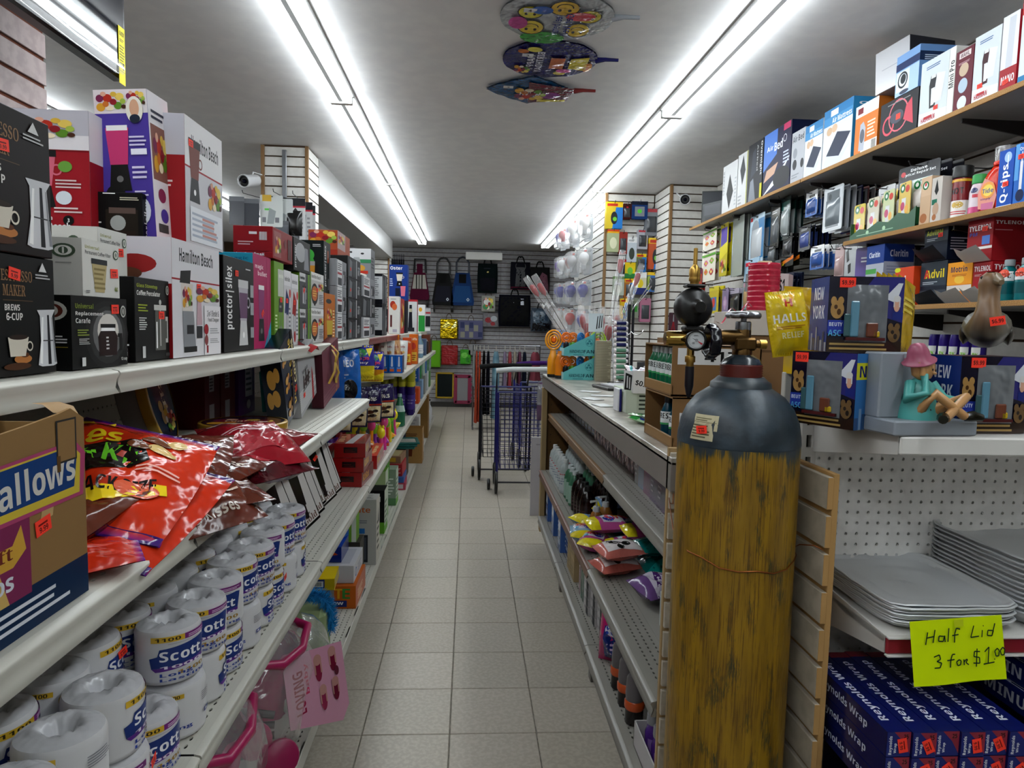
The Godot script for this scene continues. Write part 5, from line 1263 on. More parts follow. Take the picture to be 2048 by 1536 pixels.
	for c in 5:
		for a in 7: P.append(Vector3(-0.092 + 0.184 * a / 6.0, 0.058 - 0.118 * c / 4.0, 0.003 * sin(a * 1.1) * c / 4.0 + 0.002 * c))
	b.grid(P, 7, 5, col("d0e800"), false, true)
	var src := Mk.new()
	draw(src, Transform3D(Basis(), Vector3(-0.092, -0.06, 0)), 0.184, 0.118, "R b8c818 46 88 56 99")
	var ink = func(pts: Array):
		for k in pts.size() - 1:
			var p0 = Vector2(pts[k][0] * 0.00184, pts[k][1] * 0.00118); var p1 = Vector2(pts[k + 1][0] * 0.00184, pts[k + 1][1] * 0.00118)
			var n = (p1 - p0).normalized().orthogonal() * 0.0011
			src.T = Transform3D(Basis(), Vector3(-0.092, -0.06, 0.0004))
			src.prism(PackedVector2Array([p0 - n, p1 - n, p1 + n, p0 + n]), 0, 0, col("0c2a20"))
	# strokes of: Half Lid / 3 for $1.00
	for st in [[[17, 83], [14, 64]], [[25, 86], [22, 66]], [[15, 74], [24, 76]], [[34, 75], [29, 76], [28, 68], [33, 67], [35, 76], [35, 66]], [[40, 87], [38, 66]], [[52, 84], [48, 86], [46, 78], [45, 64]], [[43, 75], [50, 76]], [[67, 88], [63, 70], [72, 71]], [[76, 80], [75, 69]], [[77, 86], [77.6, 87]], [[87, 78], [82, 79], [81, 71], [86, 70], [88, 78]], [[90, 89], [86, 70]],
		[[22, 44], [28, 47], [29, 40], [25, 37], [30, 34], [28, 27], [22, 27]], [[45, 46], [42, 46], [40, 38], [39, 26]], [[36, 37], [44, 38]], [[49, 37], [46, 34], [47, 28], [50, 29], [51, 35], [49, 37]], [[54, 37], [54, 28]], [[54, 33], [57, 37], [58, 36], [56, 32], [59, 28]], [[72, 47], [66, 48], [65, 40], [71, 38], [71, 29], [64, 30]], [[69, 52], [67, 24]], [[77, 46], [82, 53], [80, 28]], [[75, 27], [87, 29]], [[87, 33], [87.8, 34]], [[91, 50], [88, 46], [89, 38], [92, 38], [93, 46], [91, 50]], [[97, 51], [94, 46], [95, 39], [98, 39], [99, 47], [97, 51]]]: ink.call(st)
	src.T = Transform3D()
	drape(b, src, func(p): return p + Vector3(0, 0, 0.0042 + 0.004 * (0.058 - p.y) / 0.118 * 1.6), 0.03)
	put("paper", b, "card", o)
	# foil wrap boxes on the bottom tier
	var top = "R 101a58 0 0 100 100;V c8ccd8 22 12 50 74 Reynolds_Wrap;P 8a2030 0 92 100 92 100 100 0 100"
	var fr = "R 16246a 0 0 100 100;P 8a2a38 30 100 100 100 100 10 70 60;V d8dce8 8 8 18 76 Reynolds;V d8dce8 30 14 14 40 Wrap;T 2a1014 70 72 20 18 25"
	for r in 3:
		for q in 7:
			if r == 2 and q > 5: continue
			var s = Vector3(0.043, 0.045, 0.3)
			carton("foil_box", "blue foil wrap box, %s from the slatted panel in the %s row down" % [ORD[q], ORD[2 - r]], "box", Vector3(0.765 + 0.0445 * q, 0.64 + 0.0465 * r, -1.26 + 0.004 * (q % 2)), s, 0, "101a58", {"f": fr, "t": top, "l": "R 0e1650 0 0 100 100;T c8ccd8 24 26 56 46 Reynolds_Wrap"}, [["f", 66, 46, -80 + 14 * (q % 3)]] if (q + r) % 3 != 1 else [], "gloss", "blue foil wrap boxes")
	for q in 3:
		carton("foil_box", "long blue aluminium foil box with white capitals, %s from the bottom at the photo's edge" % ORD[q], "box", Vector3(1.115 + 0.012 * q, 0.735 + 0.048 * q, -1.28), Vector3(0.045, 0.046, 0.32), 0, "142060", {"l": "R 142060 0 0 100 100;T c8ccd8 10 26 70 50 ALUMINUM", "f": "R c0c0c8 20 20 80 80", "t": "T c0c4d0 10 30 60 40 FOIL"}, [], "gloss", "aluminium foil boxes with capitals")
	carton("cardboard_box", "dark carton under the rows of foil wrap boxes", "box", Vector3(0.975, 0.345, -1.28), Vector3(0.33, 0.293, 0.3), 0, "12142e", {"f": "L 2a3268 10 10 80 80 8"})
	carton("cardboard_box", "dark blue carton under the aluminium foil boxes", "box", Vector3(1.21, 0.345, -1.3), Vector3(0.16, 0.388, 0.28), 0, "141a3a")

func lid(label: String, at: Vector3, turn: float, w: float, dd: float, h: float, detail: float, group: String):
	var o = thing("foil_tray", label, "foil tray", at, turn, group)
	var key = "foil%s%s%s" % [w, h, detail]
	if not shapes.has(key):
		var b := Mk.new()
		var n = 48
		var P = []
		for lay in [[1.0, h, 0.0], [1.0, h + 0.003, 0.0], [0.965, h + 0.003, 0.0], [0.955, h * 0.7, 0.002], [0.90, 0.002, 0.003], [0.62, 0.0016, 0.0], [0.6, 0.0035, 0.0], [0.57, 0.0016, 0.0], [0.1, 0.0018, 0.0], [0.0, 0.0018, 0.0]]:
			for a in n:
				var t = TAU * a / n
				var r = 1.0 / pow(pow(absf(cos(t)), 7.0) + pow(absf(sin(t)), 7.0), 1.0 / 7.0)
				var wob = lay[2] * sin(t * 52.0) + 0.0006 * sin(t * 17.0 + lay[0] * 9.0)
				P.append(Vector3(cos(t) * (r * lay[0] * w / 2 + wob), lay[1] + 0.0006 * sin(t * 9.0 + lay[0] * 20.0), -sin(t) * (r * lay[0] * dd / 2 + wob)))
		b.grid(P, n, 10, col("d4d6d8"), true)
		shapes[key] = b.mesh()
	put("pressed_foil", shapes[key], "tinfoil", o)

func hang_bag(label: String, x: float, y: float, d: float, w: float, h: float, base: String, art: String, turn: float, sd: float, group: String, crimp := "") -> Node3D:
	# hangs from its top edge; x, y is the top centre
	return bag("snack_bag", label, "bag", Vector3(x, y - h / 2, -d), Vector3(-4, turn, 2.0 * sin(sd)), w, h, 0.05, base, art, sd, crimp, group)

func stock_far():
	# bags on hooks between the second-shelf sections
	var blue = "T e0e8f4 10 66 70 14 Mini;T c8d8f0 16 56 60 8 Cookies;P d8e0ec 30 20 60 14 70 50 50 56;O e0e8f0 34 34 14 24"
	var chip = "R 2a2a8a 0 40 100 100;E 3a8a4a 50 78 24 12;T d83848 20 54 60 14 Chips;T f0e8e0 26 44 50 9 Ahoy;P d8c020 0 0 100 0 100 30 60 20 0 40;E b88a3a 30 22 16 10;P e8d030 70 90 96 92 80 66"
	var oreo = "T e8eef8 16 70 60 12 OREO;E 101014 60 30 26 18;R 0c0c10 40 10 76 26;L c0d0e8 10 50 50 10 2"
	var rows = [["blue biscuit bag with a milk splash, first on the hooks", -0.735, 1.335, 3.66, 0.17, 0.29, "1450a0", blue], ["bright blue cookie bag hooked right beside the milk-splash one", -0.655, 1.33, 3.74, 0.16, 0.31, "1a62b8", oreo], ["purple and yellow cookie bag on the upper hooks", -0.63, 1.345, 4.05, 0.17, 0.2, "c8b41e", chip], ["orange bag behind the purple and yellow one", -0.60, 1.30, 4.35, 0.15, 0.19, "c07a18", chip]]
	for q in rows.size():
		var p = rows[q]
		hang_bag(p[0], p[1], p[2], p[3], p[4], p[5], p[6], p[7], 20, 1.0 + q, "hooked cookie bags", p[6])
	var dark = "R 1a1440 0 50 100 100;T e0dcd0 14 60 60 14 Famous;E c8a860 50 26 36 20;R d8c8a0 8 4 92 46;@choc 4a2a18 14 8 70 34 2a1a10;R a83020 0 48 100 52"
	for q in 5:
		hang_bag("navy and cream cookie pouch on the lower hooks, %s along" % ORD[q], -0.76 + 0.055 * q, 1.09, 3.62 + 0.2 * q, 0.15, 0.22, "1c1638", dark, 24, 3.0 + q, "navy cookie pouches on hooks")
	# big sweet bags under the hooks, at the back of the third shelf
	var bw = [["blue sweet bag standing behind the red bar cartons", -0.86, 3.75, 0.22, 0.26, "14406a"], ["red and purple lollipop bag next to the blue sweet bag", -0.80, 4.05, 0.14, 0.27, "8a1820"], ["dark mixed sweets bag with white lettering by the soda bottles", -0.82, 4.45, 0.26, 0.28, "3a3a44"], ["clear bag of small toys below the mixed sweets bag", -0.72, 4.5, 0.2, 0.15, "4a4a4e"]]
	for q in 4:
		var p = bw[q]
		bag("sweet_bag", p[0], "bag", Vector3(p[1], 0.67 + p[4] / 2, -p[2]), Vector3(-10, 15, 0), p[3], p[4], 0.07, p[5], ["@food b86a40 10 10 80 60;T d8e0f0 20 76 60 12 Gum", "P 5a2a8a 0 0 100 0 80 50 20 40;E d02838 50 70 30 20", "T e0e0e8 10 66 80 14 Assorted;@food a86a40 10 14 80 46", "@choc a8402a 10 10 80 60 c0c0c8;E d0a040 60 60 20 16"][q], 6.0 + q, "", "sweet bags at the back of the third shelf")
	# bright toy-topped sweets at the edge of the third shelf
	var cs = ["e8d820", "e0488a", "88c020", "e83a9a", "e89020", "c83a28", "8a3a9a", "d8c030", "f0b8d0", "58a028"]
	for q in 22:
		var o = thing("candy_toy", "novelty sweet tube with a toy top, %s group by the soda, number %s" % [["yellow", "pink", "green"][q % 3], ORD[q % 20]] if q < 20 else "novelty sweet tube with a moulded top, lying %s by the display edge" % ORD[q - 20], "toy", Vector3(-0.535 - 0.06 * (q % 4), 0.662, -(4.3 + 0.075 * (q / 2))), q * 57.0, "novelty sweets with toy tops")
		var c = cs[[0, 1, 2][q % 3] if q < 12 else q % 10]
		var b := Mk.new()
		var hh = 0.10 + 0.05 * absf(sin(q * 1.9))
		b.lathe([[0.016, 0.0], [0.017, hh * 0.5], [0.012, hh * 0.55], [0.012, hh]], 10, col(cs[(q * 3 + 1) % 10]))
		put("tube", b, "gloss", o)
		b = Mk.new()
		b.T = Transform3D(Basis(), Vector3(0, hh, 0))
		b.lathe([[0.012, 0.0], [0.022, 0.012], [0.027, 0.03], [0.024, 0.05], [0.012, 0.064], [0.002, 0.066]], 12, col(c))
		for s in [-1, 1]:
			b.T = Transform3D(Basis(), Vector3(0.012 * s, hh + 0.058, 0))
			b.lathe([[0.006, 0.0], [0.009, 0.01], [0.004, 0.022]], 8, col(c))
		put("toy_top", b, "gloss", o)
	for q in 10:
		bag("candy_pouch", "small bright sweet pouch in the jumble at the third shelf edge, %s along" % ORD[q], "bag", Vector3(-0.55 - 0.05 * (q % 3), 0.70 + 0.02 * (q % 2), -(4.15 + 0.11 * q)), Vector3(-40 - 9.0 * (q % 4), 40.0 * sin(q * 2.0), 10.0 * q), 0.07, 0.1, 0.025, ["c83a1e", "e89a20", "e0d0d8", "8a2a8a", "d8c020"][q % 5], "L f0f0f0 20 40 60 20 2", 1.0 + q, "", "jumbled sweet pouches")
	for q in 6:
		bottle("soda_bottle", "dark soda bottle with a foil neck on the third shelf, %s in the group" % ORD[q], "bottle", Vector3(-0.78 + 0.085 * (q % 3), 0.662, -(4.95 + 0.1 * (q / 3))), [[0.03, 0.0], [0.042, 0.008], [0.043, 0.13], [0.041, 0.2], [0.018, 0.265], [0.014, 0.28]], "142018", "R 5a1818 10 40 90 60", "7a8084", "dark soda bottles")
	bottle("soda_bottle", "pale green half-empty bottle at the third shelf edge past the toy-topped sweets", "bottle", Vector3(-0.54, 0.662, -5.5), [[0.03, 0.0], [0.043, 0.008], [0.043, 0.11, "x"], [0.043, 0.13], [0.02, 0.21], [0.014, 0.24]].map(func(p): return [p[0], p[1]]), "2a6a4a", "R a8c0b8 0 50 100 70", "9ab0b0")
	# the second shelf of the far half: blue boxes in the front row, snacks behind
	for q in 5:
		carton("cookie_carton", "blue cookie carton in the row facing the aisle end, %s from the gondola back" % ORD[q], "box", Vector3(-0.738 + 0.053 * q, 1.102, -5.34), Vector3(0.051, 0.135, 0.14), 0, "1450a0", {"f": "R 1a5ab0 0 0 100 100;P c8d0e0 34 36 66 36 60 92 40 92;R d0602a 20 8 80 22;L a8c0e0 20 26 60 8 1", "t": "R 8a98b8 0 0 100 100", "r": "R 2a1a5a 0 0 100 100"}, [], "gloss", "row of blue cookie cartons")
	for q in 6:
		bag("snack_bag", "white and tan snack bag standing behind the blue cartons, %s along" % ORD[q], "bag", Vector3(-0.80 + 0.05 * q, 1.22, -(5.55 + 0.04 * q)), Vector3(-5, 12.0 * sin(q * 2.0), 3.0 * cos(q * 3.0)), 0.09, 0.24, 0.06, ["a09a90", "6a3a28", "c8b8a8", "d0d0cc", "b88a60", "d4d4d0"][q], "@choc a85a30 14 30 70 40 d8b070;T 8a2a20 20 74 60 8 Nuts", 2.0 + q, "", "snack bags behind the blue cartons")
	for q in 5:
		var c = ["d07818", "d87a14", "c8b020", "c84a20", "d86a18"][q]
		carton("cereal_box", "%s cereal-style box on the second shelf past the blue cartons, %s along" % [["orange", "orange", "yellow", "red", "orange"][q], ORD[q]], "box", Vector3(-0.70 + 0.045 * q, 1.102, -(5.95 + 0.16 * q)), Vector3(0.08, [0.27, 0.28, 0.22, 0.25, 0.28][q], 0.1), 0, c, {"f": "T f0e0c0 10 80 80 8 Puffs;E b83a28 50 60 30 12;R e8c040 10 10 90 40;L 8a2a18 20 14 60 20 3", "r": "R %s 0 0 100 100" % c}, [], "gloss", "bright boxes on the second shelf")
	for q in 4:
		bottle("cleaner_bottle", "%s cleaner bottle at the far end of the second shelf" % ["white handled", "green", "pale blue", "clear green-capped"][q], "bottle", Vector3(-0.55 - 0.03 * (q % 2), 1.102, -(6.9 + 0.45 * q)), [[0.03, 0.0], [0.04, 0.01], [0.042, 0.15], [0.02, 0.2], [0.016, 0.25]], ["c8c8c4", "3a8a3a", "6a8aa0", "8aa890"][q], "R d8d8d8 10 20 90 60;L 2a4a8a 20 30 60 20 2", ["c8b020", "a83028", "e0e0e0", "3a8a3a"][q], "far cleaner bottles")
	for q in 4:
		carton("small_box", "small mixed household box on the second shelf beyond the cleaners, %s along" % ORD[q], "box", Vector3(-0.58, 1.102, -(8.5 + 0.42 * q)), Vector3(0.12, [0.2, 0.16, 0.24, 0.18][q], 0.2), 0, ["4a5a78", "3a2a20", "6a3a28", "4a4038"][q], {"f": "L c0c0c0 10 20 70 60 4"}, [], "card", "household boxes at the far end")
	# third shelf, far half: yellow-topped purple bottles, cartons, and packs
	for q in 8:
		bottle("softener_bottle", "purple bottle with a yellow-green cap in the far third-shelf row, %s along" % ORD[q], "bottle", Vector3(-0.74 + 0.075 * (q % 4), 0.662, -(6.2 + 0.12 * (q / 4))), [[0.026, 0.0], [0.034, 0.01], [0.034, 0.24], [0.03, 0.26]], "24145a", "R 3a2a7a 0 20 100 70;L 8a7ab0 20 40 60 20 2", "a8a020", "purple bottles with yellow caps", 1.0, "gloss")
	for q in 8:
		bottle("air_freshener_can", "tall yellow-green topped can above the purple bottles, %s along" % ORD[q], "can", Vector3(-0.74 + 0.075 * (q % 4), 0.955, -(6.2 + 0.12 * (q / 4))), [[0.03, 0.0], [0.033, 0.004], [0.033, 0.1], [0.028, 0.115]], "9a9420", "R 8a8a1a 0 0 100 100", "", "yellow-green cans")
	carton("open_carton", "pale carton with a dark label holding lemons of soap, under the purple bottles", "carton", Vector3(-0.66, 0.662, -5.9), Vector3(0.2, 0.17, 0.14), 0, "8a8278", {"f": "R 14122a 0 0 100 44;L b0b0c0 50 14 40 20 2;E 3a3a20 50 76 12 8", "t": "E b8a840 30 50 16 16;E a89a30 70 50 16 16"})
	carton("flat_box", "slanted pale blue carton with a dark flap on the third shelf edge", "carton", Vector3(-0.60, 0.662, -6.7), Vector3(0.12, 0.19, 0.2), 8, "9aa8b8", {"f": "P 3a2a20 0 100 60 100 100 70 40 90;R 1a3a6a 50 10 80 24", "r": "R 2a5a8a 0 0 100 100"})
	for q in 5:
		carton("sponge_pack", "%s household pack on the third shelf towards the far end" % ["orange", "blue and white", "grey", "white", "green"][q], "pack", Vector3(-0.57, 0.662, -(7.2 + 0.5 * q)), Vector3(0.13, [0.16, 0.2, 0.22, 0.25, 0.2][q], 0.24), 0, ["c84a20", "7a98b8", "8a8a86", "b8bcc0", "5a8a50"][q], {"f": "L e8e8e8 10 20 70 60 4"}, [], "card", "household packs at the far end")
	for q in 6:
		carton("cleaning_pack", "green and blue cleaning pack at the far edge of the second shelf stack, %s along" % ORD[q], "pack", Vector3(-0.54, 0.905, -(7.0 + 0.42 * q)), Vector3(0.09, 0.17, 0.18), 0, ["2a5aa8", "3a8a48", "a8c0b0", "4a7ab0", "5a9a60", "98a8a8"][q], {"f": "L e8f0e8 10 20 70 60 4"}, [], "gloss", "cleaning packs at the far edge")

func cylinder():
	var o = thing("gas_cylinder", "tall worn yellow gas cylinder with dark blue-grey shoulder and a brass valve", "gas cylinder", Vector3(0.56, 0.001, -1.385))
	var R = 0.122
	var im := Image.create(512, 1024, false, Image.FORMAT_RGB8)
	var n1 := FastNoiseLite.new(); n1.seed = 3; n1.frequency = 0.02
	var n2 := FastNoiseLite.new(); n2.seed = 8; n2.frequency = 0.012; n2.fractal_octaves = 4
	var n3 := FastNoiseLite.new(); n3.seed = 5; n3.frequency = 0.05
	for y in 1024:
		for x in 512:
			var st = n1.get_noise_2d(x * 11.0, y * 0.35)
			var st2 = n3.get_noise_2d(x * 11.0, y * 0.7 + 300.0)
			var bl = n2.get_noise_2d(x * 1.4, y * 0.7)
			var c = Color("94700a").lerp(Color("7c5c08"), clampf(0.5 + n3.get_noise_2d(x * 0.4, y * 0.1), 0, 1))
			var k = clampf((st - 0.06 + bl * 0.4) * 3.2, 0, 1) * 0.62
			c = c.lerp(Color("4a2e0c"), k)
			c = c.lerp(Color("2c2e22"), clampf((st2 * 0.8 + bl * 1.2 - 0.46) * 3.0, 0, 0.8))
			if y < 40: c = c.lerp(Color("263038"), clampf((0.55 - y / 30.0 + st * 0.7 + bl * 0.8) * 2.5, 0, 1))
			im.set_pixel(x, y, c)
	var ym := StandardMaterial3D.new()
	ym.resource_name = "worn yellow paint"
	ym.albedo_texture = ImageTexture.create_from_image(im)
	ym.roughness = 0.45
	ym.normal_enabled = true; ym.normal_texture = noise_tex(0.05, 3, true, 3); ym.normal_scale = 0.12
	var A = []; A.resize(Mesh.ARRAY_MAX)
	var v = PackedVector3Array(); var nn = PackedVector3Array(); var uv = PackedVector2Array(); var ix = PackedInt32Array()
	for r in 2:
		for a in 65:
			var t = TAU * a / 64.0 
			v.append(Vector3(cos(t) * R, [0.0, 1.245][r], -sin(t) * R)); nn.append(Vector3(cos(t), 0, -sin(t))); uv.append(Vector2(a / 64.0 * 2.0, 1.0 - r))
	for a in 64: ix.append_array(PackedInt32Array([a, a + 66, a + 1, a, a + 65, a + 66]))
	A[Mesh.ARRAY_VERTEX] = v; A[Mesh.ARRAY_NORMAL] = nn; A[Mesh.ARRAY_TEX_UV] = uv; A[Mesh.ARRAY_INDEX] = ix
	var m := ArrayMesh.new(); m.add_surface_from_arrays(Mesh.PRIMITIVE_TRIANGLES, A)
	put("yellow_body", m, ym, o)
	var b := Mk.new(); b.disc(Vector3(0, 0, 0), R, R, 48, col("5a4410"), -1)
	put("base", b, "paint", o)
	b = Mk.new()
	b.lathe([[R, 1.242], [R + 0.0008, 1.245], [0.1215, 1.262], [0.117, 1.288], [0.106, 1.315], [0.088, 1.338], [0.066, 1.353], [0.058, 1.358]], 56, col("ffffff"), false)
	put("shoulder", b, surf("blue grey paint", "1a262e", "2c3b46", 0.42, 3.0, 0.02, 0.1), o)
	b = Mk.new(); b.lathe([[0.062, 1.352], [0.06, 1.366], [0.052, 1.372], [0.046, 1.378]], 40, col("28323a"))
	put("collar", b, "paint", o)
	b = Mk.new()
	var pr = []
	for k in 6: pr.append([0.043, 1.376 + 0.005 * k]); pr.append([0.0405, 1.3785 + 0.005 * k])
	b.lathe(pr, 36, col("5a1c14"))
	put("red_thread_ring", b, "paint", o)
	b = Mk.new(); b.lathe([[0.041, 1.404], [0.036, 1.414], [0.024, 1.421], [0.021, 1.423]], 32, col("222c34"))
	put("neck_cap", b, "gloss", o)
	# label on the shoulder
	b = Mk.new()
	var src := Mk.new()
	draw(src, Transform3D(Basis(), Vector3.ZERO), 0.62, 0.062, "R b8b090 0 0 88 100;R b8b090 88 40 100 100;R 6a6448 4 70 96 72;L 5a5640 6 10 70 56 5;L 6a6448 10 76 70 16 2")
	drape(b, src, func(p):
		var t = -2.78 + p.x * 0.8
		var y = 1.256 + p.y * 0.8
		var rr = lerpf(R, 0.117, clampf((y - 1.258) / 0.03, 0, 1)) if y < 1.288 else lerpf(0.117, 0.106, (y - 1.288) / 0.027)
		return Vector3(cos(t) * (rr + 0.001 + p.z), y, -sin(t) * (rr + 0.001 + p.z)), 0.08)
	put("paper_label", b, "card", o)
	sticker(o, Transform3D(Basis(Vector3.UP, -0.95), Vector3(-0.101, 1.277, 0.0695)), 0.02, 0.02, 0, 0, 0.024, 8)
	# valve
	var bronze = col("6a5030"); var brass = col("b8924a")
	var y0 = 1.423
	b = Mk.new(); b.lathe([[0.02, y0], [0.02, y0 + 0.012], [0.016, y0 + 0.02], [0.016, y0 + 0.05], [0.012, y0 + 0.055]], 20, bronze)
	b.box(Vector3(0.0, y0 + 0.022, 0.006), Vector3(0.045, 0.026, 0.03), bronze, 0.004)
	b.tube([Vector3(-0.055, y0 + 0.035, 0.006), Vector3(0.0, y0 + 0.035, 0.0)], 0.016, bronze, 16)
	b.tube([Vector3(0.0, y0 + 0.024, 0.004), Vector3(0.04, y0 + 0.022, 0.006)], 0.008, bronze, 12)
	put("valve_body", b, "metal", o)
	b = Mk.new(); b.tube([Vector3(0.032, y0 + 0.022, 0.006), Vector3(0.046, y0 + 0.022, 0.006)], 0.010, brass, 8)
	put("side_nut", b, "metal", o)
	b = Mk.new(); b.lathe([[0.016, y0 + 0.05], [0.017, y0 + 0.052], [0.017, y0 + 0.066], [0.015, y0 + 0.068]], 6, col("8a8d90"))
	b.lathe([[0.006, y0 + 0.068], [0.006, y0 + 0.08]], 12, col("8a8d90"))
	put("packing_nut", b, "metal", o)
	b = Mk.new()
	var P = []
	for lay in [[0.2, 0.004], [0.75, 0.006], [1.0, 0.003], [1.03, -0.003], [0.95, -0.008], [0.6, -0.007], [0.2, -0.006]]:
		for a in 48:
			var t = TAU * a / 48
			var r = 0.033 * lay[0] * (1.0 + 0.09 * cos(t * 7.0) * clampf(lay[0] * 1.5 - 0.5, 0, 1))
			P.append(Vector3(cos(t) * r, y0 + 0.082 + lay[1], -sin(t) * r))
	b.grid(P, 48, 7, col("8c8e92"), true, true)
	b.disc(Vector3(0, y0 + 0.0862, 0), 0.0068, 0.0068, 16, col("8c8e92"), 1)
	put("hand_wheel", b, "metal", o)
	# regulator: knob, gauge, brass barrel, diaphragm, filling tip
	b = Mk.new()
	b.T = Transform3D(Basis(Vector3.BACK, PI / 2) * Basis(), Vector3(-0.05, y0 + 0.034, 0.008))
	b.lathe([[0.012, -0.004], [0.014, 0.0], [0.014, 0.014], [0.009, 0.018], [0.009, 0.07]], 8, brass)
	put("inlet_nut", b, "metal", o)
	b = Mk.new()
	P = []
	for lay in [[0.3, 0.0], [0.9, 0.0], [1.0, 0.006], [1.0, 0.018], [0.9, 0.023], [0.72, 0.022], [0.66, 0.012], [0.3, 0.01]]:
		for a in 40:
			var t = TAU * a / 40
			var r = 0.034 * lay[0] * (1.0 + 0.07 * cos(t * 8.0) * clampf(lay[0] * 3.0 - 2.0, 0, 1))
			P.append(Vector3(-0.058 - lay[1], y0 + 0.026 + sin(t) * r, 0.012 + cos(t) * r))
	b.grid(P, 40, 8, col("0c0c0d"), true)
	put("black_knob", b, "gloss", o)
	var gx = -0.108; var gy = y0 + 0.028
	b = Mk.new(); b.tube([Vector3(-0.162, gy + 0.002, 0.0), Vector3(-0.155, gy + 0.002, 0.0), Vector3(-0.10, gy + 0.002, 0.0)], [0.0135, 0.016, 0.016], brass, 24)
	b.tube([Vector3(-0.108, gy - 0.05, 0.0), Vector3(-0.107, gy + 0.04, 0.0)], 0.0075, brass, 8)
	put("regulator_barrel", b, "chrome", o)
	b = Mk.new(); b.T = Transform3D(Basis(Vector3.UP, -0.25) * Basis(Vector3.RIGHT, PI / 2), Vector3(gx, gy, 0.03))
	b.lathe([[0.018, -0.014], [0.021, -0.01], [0.0215, 0.006], [0.019, 0.009], [0.0165, 0.007]], 32, col("0a0a0b"), false)
	b.disc(Vector3(0, -0.014, 0), 0.018, 0.018, 24, col("0a0a0b"), -1)
	put("gauge_case", b, "gloss", o)
	b = Mk.new(); b.T = Transform3D(Basis(Vector3.UP, -0.25), Vector3(gx, gy, 0.03))
	b.T = b.T * Transform3D(Basis(Vector3.RIGHT, PI / 2), Vector3(0, 0, 0.005)); b.disc(Vector3.ZERO, 0.0175, 0.0175, 28, col("b8bcbe"), 1)
	b.T = Transform3D(Basis(Vector3.UP, -0.25), Vector3(gx, gy, 0.0352))
	draw(b, Transform3D(Basis(), Vector3(-0.0175, -0.0175, 0)), 0.035, 0.035, "O 6a6c70 50 50 44 3;P b02838 50 50 78 24 86 32;P 1a1a1c 49 52 18 66 50 47;E 8a8c90 50 50 9 9;L 4a4c50 34 74 30 8 2;L 4a4c50 26 30 14 10 2")
	put("gauge_dial", b, "gloss", o)
	b = Mk.new()
	b.T = Transform3D(Basis(Vector3.UP, 0.12) * Basis(Vector3.RIGHT, PI / 2), Vector3(-0.106, gy + 0.066, 0.0))
	b.lathe([[0.026, -0.024], [0.036, -0.016], [0.0395, -0.006], [0.0395, 0.006], [0.036, 0.012], [0.03, 0.018], [0.017, 0.021], [0.014, 0.03], [0.011, 0.033]], 44, col("0e0e10"))
	b.T = Transform3D(Basis(), Vector3(-0.106, gy + 0.066, 0))
	b.box(Vector3(0.0, -0.043, 0), Vector3(0.04, 0.01, 0.03), col("0e0e10"), 0.003); b.box(Vector3(0.0, 0.043, 0), Vector3(0.04, 0.007, 0.03), col("0e0e10"), 0.003)
	put("diaphragm_housing", b, "satin", o)
	b = Mk.new(); b.T = Transform3D(Basis(), Vector3(-0.106, gy + 0.112, 0))
	b.lathe([[0.009, 0.0], [0.009, 0.006], [0.0115, 0.007], [0.0115, 0.013], [0.0105, 0.015], [0.0115, 0.017], [0.0115, 0.03], [0.006, 0.038], [0.0042, 0.04], [0.0042, 0.072], [0.003, 0.073]], 20, brass)
	put("brass_outlet", b, "metal", o)
	b = Mk.new(); b.T = Transform3D(Basis(), Vector3(-0.108, gy - 0.034, 0))
	b.lathe([[0.008, -0.026], [0.008, -0.012], [0.011, -0.011], [0.011, 0.0], [0.009, 0.002]], 8, brass)
	put("tip_nut", b, "metal", o)
	b = Mk.new(); b.T = Transform3D(Basis(), Vector3(-0.108, gy - 0.054, 0))
	b.lathe([[0.003, -0.064], [0.0045, -0.06], [0.009, -0.04], [0.009, 0.0]], 18, col("0c0c0e"))
	put("rubber_tip", b, "satin", o)
	# copper wire that ties it to the panels
	o = thing("copper_wire", "thin copper wire tied across the yellow cylinder between the two slat panels", "wire", Vector3.ZERO)
	b = Mk.new()
	var pts = [Vector3(0.512, 1.068, -1.652), Vector3(0.508, 1.045, -1.64), Vector3(0.497, 1.05, -1.63), Vector3(0.50, 1.058, -1.648), Vector3(0.455, 1.035, -1.46)]
	for k in 10:
		var t = -2.7 + 2.55 * k / 9.0
		pts.append(Vector3(0.56 + cos(t) * 0.1245, 1.028 - 0.02 * sin(PI * k / 9.0) + 0.004 * sin(k * 2.0), -1.385 - sin(t) * 0.1245))
	pts.append_array([Vector3(0.675, 1.045, -1.325), Vector3(0.69, 1.052, -1.297), Vector3(0.705, 1.046, -1.29)])
	b.tube(pts, 0.0014, col("9a5a34"), 6)
	put("wire", b, "metal", o)

